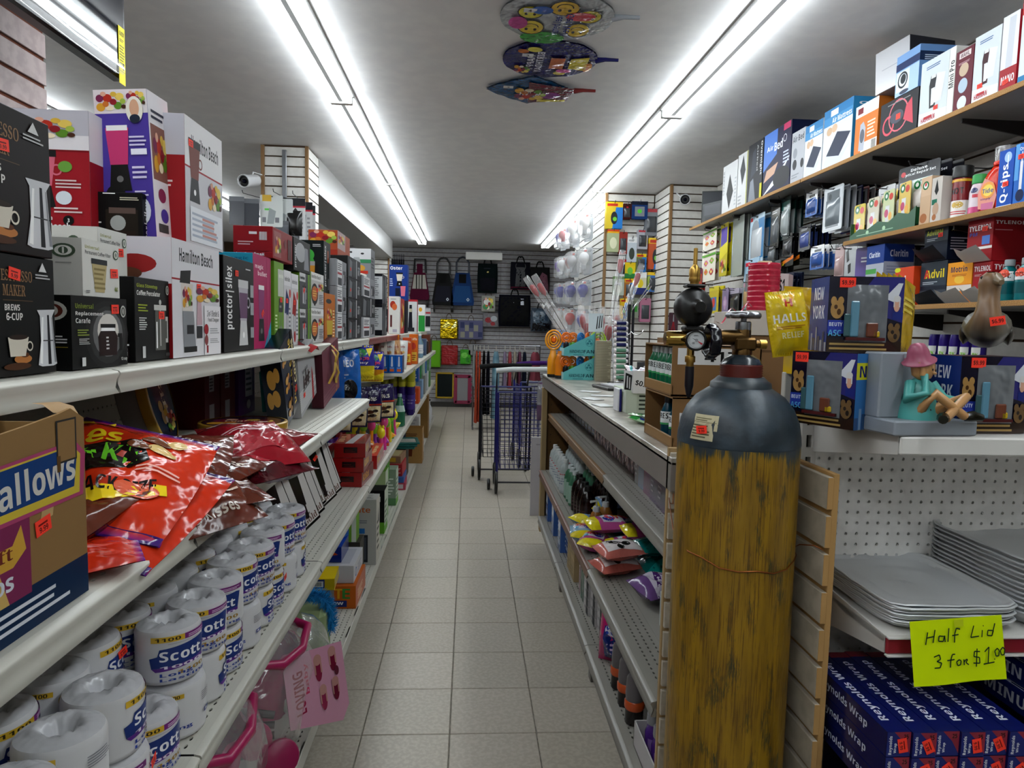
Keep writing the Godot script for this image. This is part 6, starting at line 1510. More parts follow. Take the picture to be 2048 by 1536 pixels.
func overhead():
	# television on its arm
	var o = thing("television", "flat black television hanging from the ceiling corner above the appliance boxes", "television", Vector3(-1.30, 2.335, -2.06), 90)
	var b := Mk.new()
	b.box(Vector3(0, 0.26, 0), Vector3(1.3, 0.52, 0.05), col("0b0b0d"), 0.008)
	b.box(Vector3(0, 0.22, -0.05), Vector3(0.9, 0.36, 0.06), col("0e0e10"), 0.02)
	put("case", b, "gloss", o)
	b = Mk.new(); b.box(Vector3(0, 0.27, 0.0255), Vector3(1.26, 0.46, 0.002), col("0e1018"))
	put("screen_glass", b, "chrome_dark", o)
	mats["chrome_dark"].roughness = 0.04; mats["chrome_dark"].metallic_specular = 0.4
	b = Mk.new()
	P_strip(b, [Vector3(-0.62, 0.045, 0.028), Vector3(-0.3, 0.03, 0.032), Vector3(0.0, 0.04, 0.03), Vector3(0.3, 0.028, 0.032), Vector3(0.62, 0.035, 0.028)], 0.05)
	put("film_strip", b, "clear", o)
	b = Mk.new(); b.box(Vector3(0.61, 0.08, 0.029), Vector3(0.045, 0.2, 0.001), col("d8c800"))
	draw(b, Transform3D(Basis(), Vector3(0.5875, -0.02, 0.0296)), 0.045, 0.2, "T 141408 12 84 76 8 GUIDE;L 3a3608 12 74 70 6 2;L 6a6408 10 30 80 40 8;R 141408 60 26 76 38;R 8a8408 6 22 94 23")
	put("energy_label", b, "card", o)
	b = Mk.new(); b.box(Vector3(-0.1, 0.3, -0.16), Vector3(0.2, 0.2, 0.2), col("141416"), 0.01); b.box(Vector3(-0.1, 0.4, -0.26), Vector3(0.06, 0.06, 0.12), col("141416"), 0.006)
	put("wall_bracket", b, "satin", o)
	for q in 3:
		b = Mk.new(); b.tube(bz(Vector3(0.1 - 0.14 * q, 0.1, -0.1), Vector3(0.05 - 0.14 * q, -0.1, -0.26), Vector3(0.12 - 0.15 * q, -0.3, -0.2), Vector3(0.1 - 0.15 * q, -0.6, -0.27)), [0.014, 0.005, 0.006][q], col("101012"), 6)
		put("cable", b, "satin", o)
	# foil balloons pinned flat to the ceiling
	var bl = [["large clear-edged foil balloon with smiling faces pinned to the ceiling", 0.36, 3.12, 0.25, 0.235, "a8acb0", "E 3a9a3a 40 92 22 16;@smile d8c030 14 50 26 34;@smile d8b828 60 52 24 34;@smile d0c838 12 20 24 26;@smile d8b030 40 6 28 30;@smile c8b828 66 22 24 28;E b8388a 14 56 9 14;E c83848 70 36 14 9;E 2a5ab0 34 26 10 8;V 1a2a7a 46 34 8 46 feel_better;V 1a2a7a 56 30 8 50 Get_Well", 0], ["oval dark blue birthday balloon pinned to the ceiling behind the smiley one", 0.385, 3.60, 0.24, 0.235, "14145a", "V d8d8e0 24 30 8 44 HAPPY;V d8d8e0 34 20 8 60 BIRTHDAY;@food d8a030 10 60 20 26;E d8c040 64 80 7 6;E d850a0 68 72 9 6;R c86a30 50 34 66 66;P d8c828 72 36 92 30 92 70 72 64;E e09030 94 60 5 14;E d8d040 30 14 8 6;E c06a28 18 20 6 5", 0], ["kite-shaped blue and red birthday balloon, furthest of the three on the ceiling", 0.325, 4.06, 0.26, 0.225, "1a4a78", "P 6a1a2a 46 10 100 30 96 80 50 90;@food d8a030 30 30 40 50;T e0d0c8 38 46 26 12 HAPPY;P d8c838 60 74 94 74 94 82 60 84;E 8a3a8a 74 56 12 12", 1]]
	for q in 3:
		var p = bl[q]
		o = thing("foil_balloon", p[0], "balloon", Vector3(p[1], 2.835, -p[2]), 0, "foil balloons on the ceiling")
		b = Mk.new()
		var hw = p[3]; var hh = p[4]
		var rad = func(t): return 1.0 if p[7] == 0 else 0.98 / pow(pow(absf(cos(t)), 1.15) + pow(absf(sin(t)), 1.15), 1.0 / 1.15)
		for s in [1.0, -1.0]:
			var P = []
			for c in 7:
				var f = 1.0 - c / 6.0
				for a in 40:
					var t = TAU * a / 40
					P.append(Vector3(cos(t) * hw * f * rad.call(t), -0.012 - s * (0.004 + 0.006 * sqrt(1.0 - f * f)) - 0.002 * sin(t * 11.0) * f, sin(t) * hh * f * rad.call(t)))
			b.grid(P, 40, 7, col(p[5]), true, s < 0)
		var src := Mk.new()
		draw(src, Transform3D(Basis(), Vector3(-hw, -hh, 0)), hw * 2, hh * 2, p[6])
		drape(b, src, func(v): return Vector3(v.x * 0.94, -0.0235 - v.z * 1.5 - 0.0055 * sqrt(maxf(0.0, 1.0 - pow(v.x / hw, 2) - pow(v.y / hh, 2))), -v.y * 0.94), 0.06)
		put("foil_body", b, "wrap", o)
		b = Mk.new(); b.tube([Vector3(hw * 0.96, -0.013, 0.02), Vector3(hw * 1.15, -0.014, 0.04), Vector3(hw * 1.42, -0.016, 0.045)], [0.016, 0.01, 0.008], col(["9aa0a8", "14145a", "7a2a28"][q]), 8)
		put("filler_neck", b, "wrap", o)
		b = Mk.new(); b.box(Vector3(-hw * 0.5, -0.033, hh * 0.42), Vector3(0.055, 0.001, 0.035), col("d0d0d0"))
		b.T = Transform3D(Basis(Vector3.RIGHT, PI / 2), Vector3(-hw * 0.5 - 0.0275, -0.0336, hh * 0.42 - 0.0175)); draw(b, Transform3D(Basis(), Vector3.ZERO), 0.055, 0.035, "T 1a1a1c 36 24 26 54 %d" % [4, 3, 3][q])
		put("number_tag", b, "card", o)
	# kitchen tools hooked on the near column, and its camera
	camera_dome("white bullet security camera fixed to the slatted column", Vector3(-1.70, 2.52, -5.42), Vector3(-0.25, -0.25, 1), [Vector3(0.0, 0.0, -0.14), Vector3(0.01, 0.1, -0.16), Vector3(0.09, 0.08, -0.18)])
	var colm = get_node("slatwall_column")
	var tool_art = "R 141416 0 82 100 100;R b02838 0 78 100 82;V b02838 6 20 16 54 POTATO_MASHER;P 18181a 46 20 64 20 68 70 56 78 44 70;L 8a8a8e 74 20 16 50 5"
	var tl = [["hooked white tool card with a black handle, frontmost", -1.36, 2.42, 5.5, 0.17, 0.33, "c8c8c8", tool_art], ["white tool card behind the frontmost one", -1.31, 2.40, 5.54, 0.16, 0.33, "bcbcbc", tool_art], ["tool card furthest back on its hook", -1.29, 2.38, 5.57, 0.15, 0.33, "b0b0b0", tool_art], ["white scoop card with green tag on the column", -1.52, 2.43, 5.46, 0.17, 0.24, "c8ccc8", "R d0a830 10 80 50 100;R 50d040 20 52 50 58;P 8a9090 30 10 60 10 70 50 40 60;R 6a6a70 10 14 26 30;R 6a6a70 66 14 84 30"], ["second white scoop card overlapping on the column", -1.45, 2.41, 5.49, 0.17, 0.24, "b8bcba", "P 8a9090 30 10 60 10 70 50 40 60;R 6a6a70 10 14 26 30"], ["grey plastic scoop head under the scoop cards", -1.47, 2.24, 5.47, 0.16, 0.16, "2a2c32", "P 3a3e48 10 10 90 10 96 80 4 80"], ["second grey scoop head under the scoop cards", -1.40, 2.22, 5.5, 0.16, 0.17, "24262a", "P 34363e 10 10 90 10 96 80 4 80"], ["clear sleeve with a dark cloth, outermost on the rail", -1.76, 2.40, 5.4, 0.11, 0.21, "4a4c52", "R 6a6c72 0 84 100 100"], ["clear sleeve with a dark cloth, second on the rail", -1.66, 2.39, 5.42, 0.12, 0.21, "44464c", "R 6a6c72 0 84 100 100"], ["lower dark cloth sleeve on the second rail", -1.68, 2.12, 5.4, 0.11, 0.2, "3a3c42", "R 8a8c92 0 90 100 100"], ["second lower dark cloth sleeve on the second rail", -1.61, 2.12, 5.42, 0.1, 0.2, "36383e", "R 8a8c92 0 90 100 100"]]
	for q in tl.size():
		var p = tl[q]
		pack(p[0], Vector3(p[1], p[2], -p[3]), 6.0 * sin(q), p[4], p[5], p[6], p[7], ["18181a", "", ""][q % 3] if q < 3 else "", "tools hooked on the column", 0.03, "kitchen_tool")
	for k in 6:
		pack("small peeler card on the column's lower hook, %s from the front" % ORD[k], Vector3(-1.56 + 0.03 * k, 2.11, -5.42 - 0.02 * k), 0, 0.12, 0.2, "b8bab8", "R d0902a 0 80 60 100;R 50d040 20 34 54 39;L 3a3c40 12 8 30 20 2;P 8a4a5a 40 50 60 44 66 70 50 76", "", "peeler cards on one hook", 0.012, "kitchen_tool")
	for y in [2.44, 2.14]: hook(colm, Vector3(-1.46, y, -5.6), Vector3(-1.48, y, -5.37)); hook(colm, Vector3(-1.36, y, -5.6), Vector3(-1.35, y, -5.42)); hook(colm, Vector3(-1.6, y - 0.02, -5.6), Vector3(-1.7, y - 0.02, -5.36))
	b = Mk.new(); b.box(Vector3(-1.455, 2.3, -5.588), Vector3(0.032, 1.0, 0.02), col("8a8c90"), 0.002)
	put("steel_standard", b, "metal", colm)

func P_strip(b: Mk, mid: Array, h: float):
	var P = []
	for p in mid: P.append(p + Vector3(0, -h / 2, 0)); P.append(p + Vector3(0, 0, 0.006)); P.append(p + Vector3(0, h / 2, 0))
	b.grid(P, 3, mid.size(), col("ffffff"), false, true)

func stock_back_wall():
	var Z = -12.44
	var wall = get_node("wall_back")
	# shopping trolley bags
	for q in 3:
		var p = [[-0.88, 1.88, 0.32, 0.74, "4a1428", "maroon striped"], [-0.47, 1.80, 0.36, 0.86, "16161c", "black"], [-0.13, 1.80, 0.40, 0.88, "16305a", "blue"]][q]
		var o = thing("trolley_bag", "%s folding shopping trolley bag hung on the back wall" % p[5], "trolley bag", Vector3(p[0], p[1], Z + 0.03))
		var b := Mk.new()
		var w = p[2] / 2; var h = p[3] * 0.68
		b.prism(PackedVector2Array([Vector2(-w, 0.03), Vector2(w, 0.03), Vector2(w * 1.05, 0.1), Vector2(w * 0.62, h), Vector2(-w * 0.62, h), Vector2(-w * 1.05, 0.1)]), 0.0, 0.14, col(p[4]))
		if q == 0: draw(b, Transform3D(Basis(), Vector3(-w, 0, 0.14)), w * 2, h, "P a8a49a 10 44 90 44 80 92 20 92;R 2a2624 30 44 36 92;R 2a2624 46 44 50 92;R 2a2624 60 44 66 92;R 4a1428 34 92 66 130")
		else: draw(b, Transform3D(Basis(), Vector3(-w, 0, 0.14)), w * 2, h, "P %s 8 14 92 14 82 62 18 62;@flower b8c0c8 %d 16 18 12 %s;R 101014 34 70 66 96" % [["20202a", "1e406e"][q - 1], [64, 66][q - 1], ["20202a", "1e406e"][q - 1]])
		put("bag_body", b, "cloth", o)
		b = Mk.new()
		if q == 0: b.tube([Vector3(-0.1, h, 0.05), Vector3(-0.09, p[3], 0.05), Vector3(0.09, p[3], 0.05), Vector3(0.1, h, 0.05)], 0.02, col("101012"), 8)
		else: b.tube([Vector3(-0.11, h - 0.02, 0.05), Vector3(-0.11, p[3] - 0.1, 0.05), Vector3(-0.06, p[3] - 0.02, 0.05), Vector3(0.0, p[3], 0.05), Vector3(0.06, p[3] - 0.02, 0.05), Vector3(0.11, p[3] - 0.1, 0.05), Vector3(0.11, h - 0.02, 0.05)], 0.018, col(["101012", "101a2a"][q - 1]), 8)
		put("handle", b, "satin", o)
		for s in [-1, 1]:
			b = Mk.new(); b.T = Transform3D(Basis(Vector3.BACK, PI / 2), Vector3(w * 0.85 * s, -0.02, 0.05)); b.lathe([[0.07, -0.015], [0.08, -0.01], [0.08, 0.01], [0.07, 0.015]], 18, col("18181a"))
			put("wheel", b, "satin", o)
	# backpacks and totes
	var packs = [["plain black backpack", 0.31, 2.06, 0.36, 0.52, "0c0d12", "R 14151c 14 6 86 50;E b0a060 50 70 5 3;L 24262e 30 80 40 8 1"], ["black backpack with grey mesh and pink piping", 0.89, 2.14, 0.36, 0.48, "141416", "P 4a4a4c 24 10 76 10 70 80 30 80;R 0c0c0e 46 10 54 70;P 8a2040 0 0 100 0 96 8 4 8;O 5a5a5c 50 84 26 10"], ["dusty pink and black sling pack", 1.24, 2.06, 0.36, 0.48, "1c181c", "P 6a4450 20 30 60 80 84 70 96 10 60 4;P 141214 10 10 40 60 60 50 30 6;E 704a58 66 30 22 22"], ["large square black tote with two small white tags", 0.80, 1.48, 0.58, 0.56, "090a0e", "R 0e0f14 6 6 94 94;R c8ccd4 68 68 78 88;R c8ccd4 44 70 47 76"], ["clear dome backpack with a black base", 1.28, 1.40, 0.38, 0.42, "3a4450", "E 4a5a6a 50 60 40 36;P 141416 4 0 96 0 90 36 10 36;R 20242c 40 36 60 70;R 2a3850 66 44 80 76"]]
	for q in packs.size():
		var p = packs[q]
		var o = thing("backpack", "%s hung on the back wall" % p[0], "bag", Vector3(p[1], p[2], Z + 0.11))
		put("bag_body", bag_mesh(p[3], p[4], 0.16, p[5], p[6], 20.0 + q, "", 0.3), "cloth" if q < 4 else "gloss", o)
		o.position.y += p[4] / 2
		var b := Mk.new()
		for s in [-1, 1]: b.tube(bz(Vector3(0.07 * s, p[4] * 0.45, 0.0), Vector3(0.05 * s, p[4] * 0.5 + 0.13, 0), Vector3(0, p[4] * 0.5 + 0.1, 0), Vector3(0, p[4] * 0.5 + 0.08, -0.02)), 0.012, col("101012"), 6)
		put("strap", b, "cloth", o)
		hook(wall, Vector3(p[1], p[2] + p[4] + 0.08, -12.51), Vector3(p[1], p[2] + p[4] + 0.08, -12.36))
	# gift bags, toys in bags, small frames
	var gb = [["gold foil gift bag", -0.36, 1.24, 0.31, 0.35, "d0b020", "foil", "P f0e070 10 60 40 90 60 70 30 50;P 8a7010 50 20 90 40 80 10;P f8f0a0 60 50 90 90 94 60"], ["red foil gift bag", -0.34, 0.77, 0.29, 0.35, "8a1014", "wrap", "L a82028 10 10 80 80 7"], ["green foil gift bag", -0.055, 0.79, 0.19, 0.26, "3a9a20", "wrap", "E 68c040 40 60 30 20;E 2a7a18 70 30 20 20"], ["blue and cream checked bag", 0.03, 1.23, 0.44, 0.34, "5a5a78", "cloth", "R 8a887a 8 10 26 40;R 8a887a 44 10 60 40;R 8a887a 26 44 42 76;R 8a887a 62 44 80 76;R 3a3e60 44 60 60 90;R 3a3e60 8 60 24 90;R 3a3e60 80 14 96 40"], ["clear bag of white and pink toys", 0.335, 1.73, 0.25, 0.29, "8a8a80", "wrap", "@food c05060 10 10 80 80;E 3a8a4a 30 30 20 16;E d8d8d0 40 60 24 18"], ["clear bag of red and silver ornaments", 0.39, 1.46, 0.3, 0.25, "6a6668", "wrap", "E 8a1420 34 50 20 20;E a8aab0 66 60 20 20;E 8a1420 60 24 14 14"], ["bright green flat bag", -0.62, 0.72, 0.24, 0.48, "5a9a18", "card", "R 62a81c 8 6 90 96"], ["light grey paper bag", 0.07, 0.95, 0.16, 0.2, "8a8a8a", "card", ""]]
	for q in gb.size():
		var p = gb[q]
		var o = thing("gift_bag", "%s hanging on the back wall" % p[0], "gift bag", Vector3(p[1], p[2], Z + 0.03))
		var b := Mk.new()
		b.box(Vector3(0, p[4] / 2, 0), Vector3(p[3], p[4], 0.07), col(p[5]), 0.01)
		if p[7]: draw(b, Transform3D(Basis(), Vector3(-p[3] / 2, 0, 0.035)), p[3], p[4], p[7])
		put("bag_body", b, p[6], o)
		b = Mk.new(); b.tube(bz(Vector3(-0.05, p[4], 0.03), Vector3(-0.04, p[4] + 0.12, 0.02), Vector3(0.04, p[4] + 0.12, 0.02), Vector3(0.05, p[4], 0.03)), 0.006, col("5a4a3a"), 6)
		put("string_handle", b, "cloth", o)
		hook(wall, Vector3(p[1], p[2] + p[4] + 0.08, -12.51), Vector3(p[1], p[2] + p[4] + 0.08, -12.38))
	var fr = [["yellow-framed blackboard leaning low on the back wall", -0.42, 0.16, 0.33, 0.47, "a88a18", "14161a"], ["pink scalloped picture frame low on the back wall", -0.10, 0.08, 0.28, 0.5, "8a2a48", "8a888a"]]
	for q in 2:
		var p = fr[q]
		var o = thing("wall_frame", p[0], "frame", Vector3(p[1], p[2], Z))
		var b := Mk.new()
		for s in [-1, 1]:
			b.box(Vector3(s * (p[3] / 2 - 0.015), p[4] / 2, 0), Vector3(0.03 + 0.03 * q, p[4], 0.025), col(p[5]), 0.004)
			b.box(Vector3(0, p[4] / 2 + s * (p[4] / 2 - 0.015), 0), Vector3(p[3], 0.03 + 0.03 * q, 0.025), col(p[5]), 0.004)
		if q:
			for k in 10: b.T = Transform3D(Basis(Vector3.RIGHT, PI / 2), Vector3(-p[3] / 2 if k % 2 else p[3] / 2, 0.04 + 0.05 * k, 0)); b.lathe([[0.03, -0.012], [0.034, 0.0], [0.03, 0.012]], 12, col("9a3050"))
		put("border", b, "satin", o)
		b = Mk.new(); b.box(Vector3(0, p[4] / 2, -0.002), Vector3(p[3] - 0.04, p[4] - 0.04, 0.01), col(p[6]))
		put("board", b, "card", o)
	for q in 8:
		var o = thing("umbrella", "folded dark umbrella on the rail beside the far column, %s along" % ORD[q], "umbrella", Vector3(-1.40 + 0.033 * q, 2.1, Z + 0.08), 0, "folded umbrellas on the rail")
		var b := Mk.new(); b.lathe([[0.004, 0.0], [0.014, 0.04], [0.018, 0.3], [0.012, 0.5], [0.005, 0.52], [0.005, 0.6]], 8, col(["1a1c28", "24262c", "141418"][q % 3]))
		put("folded_canopy", b, "cloth", o)
	# clothes on a rail
	var o = thing("clothes_rail", "low clothes rail with chrome uprights at the end of the aisle", "clothes rail", Vector3(0.42, 0, -9.9))
	var b := Mk.new()
	b.tube([Vector3(-0.35, 1.2, 0), Vector3(0.6, 1.2, 0)], 0.012, col("8a8c90"), 8)
	for s in [-0.35, 0.6]: b.tube([Vector3(s, 0.0, 0), Vector3(s, 1.2, 0)], 0.012, col("8a8c90"), 8); b.tube([Vector3(s, 0.02, -0.2), Vector3(s, 0.02, 0.2)], 0.012, col("8a8c90"), 8)
	put("rail_frame", b, "metal", o)
	var cl = [["white lace top", 0.08, 0.5, 0.06, "8a9090"], ["salmon orange long dress", 0.115, 1.02, 0.075, "b84a30"], ["second salmon orange long dress", 0.16, 1.0, 0.08, "b04428"], ["black long dress", 0.22, 0.9, 0.09, "08080c"], ["second black long dress", 0.28, 0.9, 0.1, "0a0a10"], ["pale blue checked dress", 0.39, 0.95, 0.2, "5a8090"], ["lilac floral blouse", 0.52, 0.5, 0.11, "6a5a70"], ["red and cream floral blouse", 0.59, 0.52, 0.11, "8a4a4a"], ["cream floral blouse", 0.66, 0.5, 0.11, "7a7468"], ["purple patterned blouse", 0.73, 0.5, 0.11, "50405a"], ["navy top", 0.80, 0.52, 0.11, "141828"], ["pink plaid shirt with a navy yoke", 0.95, 0.4, 0.26, "7a3a44"]]
	for q in cl.size():
		var p = cl[q]
		o = thing("dress", "%s hanging on the low clothes rail" % p[0], "clothing", Vector3(p[1], 1.18, -9.88 + 0.03 * (q % 3)), 0)
		b = Mk.new()
		var P = []; var K = []
		for c in 12:
			var f = c / 11.0
			for a in 24:
				var t = TAU * a / 24
				var w = p[3] * 0.62 * (0.55 + 0.1 * sin(f * 6.0) + 0.45 * f)
				P.append(Vector3(cos(t) * w * (0.55 if f > 0.05 else 0.4) * (1.0 + 0.14 * sin(t * 6.0 + q) * f), -0.06 - p[2] * f, -sin(t) * 0.14 * (0.7 + 0.3 * f) * (1.0 + 0.14 * sin(t * 5.0 + q) * f)))
				var kk = col(p[4])
				if q in [6, 7, 8, 9] and (a * 7 + c * 5 + q) % 5 < 2: kk = col(["a090a8", "a02838", "a8a090", "8a3a4a"][q - 6])
				if q == 5 and (c % 2 == 0): kk = col("7a9aa8")
				K.append(kk)
		b.grid(P, 24, 12, K, true, true)
		put("cloth", b, "cloth", o)
		b = Mk.new(); b.tube([Vector3(0, 0.02, 0), Vector3(0.0, -0.03, 0), Vector3(0, -0.06, 0.1), Vector3(0, -0.062, -0.1), Vector3(0, -0.03, 0)], 0.006, col("b8b4a8"), 6)
		put("hanger", b, "satin", o)
	# folding shopping carts
	for q in 3:
		var blue = col(["10145a", "0c0c10", "141a70"][q])
		o = thing("shopping_cart", ["dark blue wire shopping cart with a white padded handle by the counter's far end", "black wire shopping cart behind the blue one", "blue folded cart leaning with a purple handle among the other carts"][q], "cart", Vector3([0.50, 0.36, 0.76][q], 0.0, -[6.2, 6.75, 7.35][q]), [0, 0, 6][q])
		b = Mk.new()
		for x in 11: b.tube([Vector3(-0.2 + 0.04 * x, 0.22, 0.18), Vector3(-0.23 + 0.046 * x, 0.86, 0.2)], 0.003, blue, 5)
		for y in 17: b.tube([Vector3(-0.21, 0.22 + 0.04 * y, 0.19), Vector3(0.23, 0.22 + 0.04 * y, 0.19)], 0.003, blue, 5)
		for z in 9: b.tube([Vector3(-0.21, 0.22, 0.18 - 0.045 * z), Vector3(-0.235, 0.86, 0.2 - 0.05 * z)], 0.003, blue, 5)
		for y in 17: b.tube([Vector3(-0.22, 0.22 + 0.04 * y, 0.19), Vector3(-0.22, 0.22 + 0.04 * y, -0.19)], 0.003, blue, 5)
		for x in 11: b.tube([Vector3(-0.2 + 0.04 * x, 0.22, 0.18), Vector3(-0.2 + 0.04 * x, 0.22, -0.18)], 0.003, blue, 5)
		var bk = put("wire_basket", b, "satin", o); bk.set_meta("kind", "stuff")
		b = Mk.new()
		for s in [[-0.235, 0.2], [-0.235, -0.2], [0.24, 0.2], [0.24, -0.2]]: b.tube([Vector3(s[0], 0.1, s[1]), Vector3(s[0], 0.9, s[1])], 0.011, blue, 8)
		b.tube([Vector3(-0.235, 0.9, 0.2), Vector3(0.24, 0.9, 0.2)], 0.009, col("3a3c6a"), 8); b.tube([Vector3(-0.235, 0.1, 0.2), Vector3(0.24, 0.1, 0.2)], 0.008, col("0c0c10"), 8)
		b.tube([Vector3(-0.235, 0.9, -0.18), Vector3(-0.24, 1.08, 0.0), Vector3(0.24, 1.09, 0.0), Vector3(0.24, 0.9, -0.18)], 0.01, col("0c0c10"), 8)
		put("frame_tubes", b, "satin", o)
		b = Mk.new(); b.tube([Vector3(-0.25, 1.075, 0.0), Vector3(-0.1, 1.09, 0.0), Vector3(0.26, 1.095, 0.0)], 0.024, col(["c0c4c4", "1a1a1c", "3a1a5a"][q]), 12)
		put("padded_handle", b, "matte", o)
		for s in [[-0.24, 0.2, 0.1], [-0.24, -0.2, 0.1], [0.24, -0.2, 0.055], [-0.3, 0.05, 0.05]]:
			if q == 2 and s[2] == 0.05: continue
			b = Mk.new(); b.T = Transform3D(Basis(Vector3.BACK, PI / 2), Vector3(s[0], s[2], s[1])); b.lathe([[s[2] * 0.8, -0.014], [s[2], -0.01], [s[2], 0.01], [s[2] * 0.8, 0.014]], 20, col("101012"))
			put("wheel", b, "satin", o)
	bag("hanging_pouch", "clear bag of lilac cloth hung on the counter's far end", "bag", Vector3(0.535, 0.97, -4.68), Vector3(0, 10, 0), 0.13, 0.26, 0.06, "6a5070", "R 8a8a90 0 40 46 100", 3.0)
	carton("white_board", "tall white narrow board leaning by the carts at the counter's end", "board", Vector3(0.56, 0.0, -5.3), Vector3(0.12, 0.62, 0.03), 0, "a8a4a8", {"f": "L 8a868a 30 90 30 4 1"}, [], "satin")
	hook(get_node("sales_counter/end_panel"), Vector3(0.535, 1.08, -4.61), Vector3(0.535, 1.1, -4.68))

func clear_bag(o: Node3D, s: Vector3, at: Vector3, sd: float, called := "clear_bag"):
	# a loose clear plastic bag round something: a rounded, dented box
	var b := Mk.new()
	var nu = 24; var nv = 11
	var P = []
	for c in nv:
		var f = float(c) / (nv - 1)
		var pinch = pow(sin(PI * clampf(f, 0.02, 0.98)), 0.28)
		for a in nu:
			var t = TAU * a / nu
			var r = 1.0 / pow(pow(absf(cos(t)), 4.0) + pow(absf(sin(t)), 4.0), 0.25)
			var k = pinch * r * (1.0 + 0.05 * sin(t * 5.0 + sd + f * 6.0) + 0.04 * sin(t * 9.0 - f * 11.0 + sd))
			P.append(at + Vector3(cos(t) * s.x * 0.5 * k, (f - 0.5) * s.y + 0.01 * sin(t * 3.0 + sd), -sin(t) * s.z * 0.5 * k))
	b.grid(P, nu, nv, col("ffffff"), true)
	return put(called, b, "bagclear", o)

func ring(c: Vector3, rx: float, rz: float, n: int, tilt := 0.0) -> Array:
	var P = []
	for q in n:
		var t = TAU * q / n
		P.append(c + Vector3(cos(t) * rx, sin(t) * tilt, -sin(t) * rz))
	return P

func bz(a: Vector3, b: Vector3, c: Vector3, d: Vector3, n := 10) -> Array:
	var P = []
	for q in n + 1: P.append(a.bezier_interpolate(b, c, d, float(q) / n))
	return P

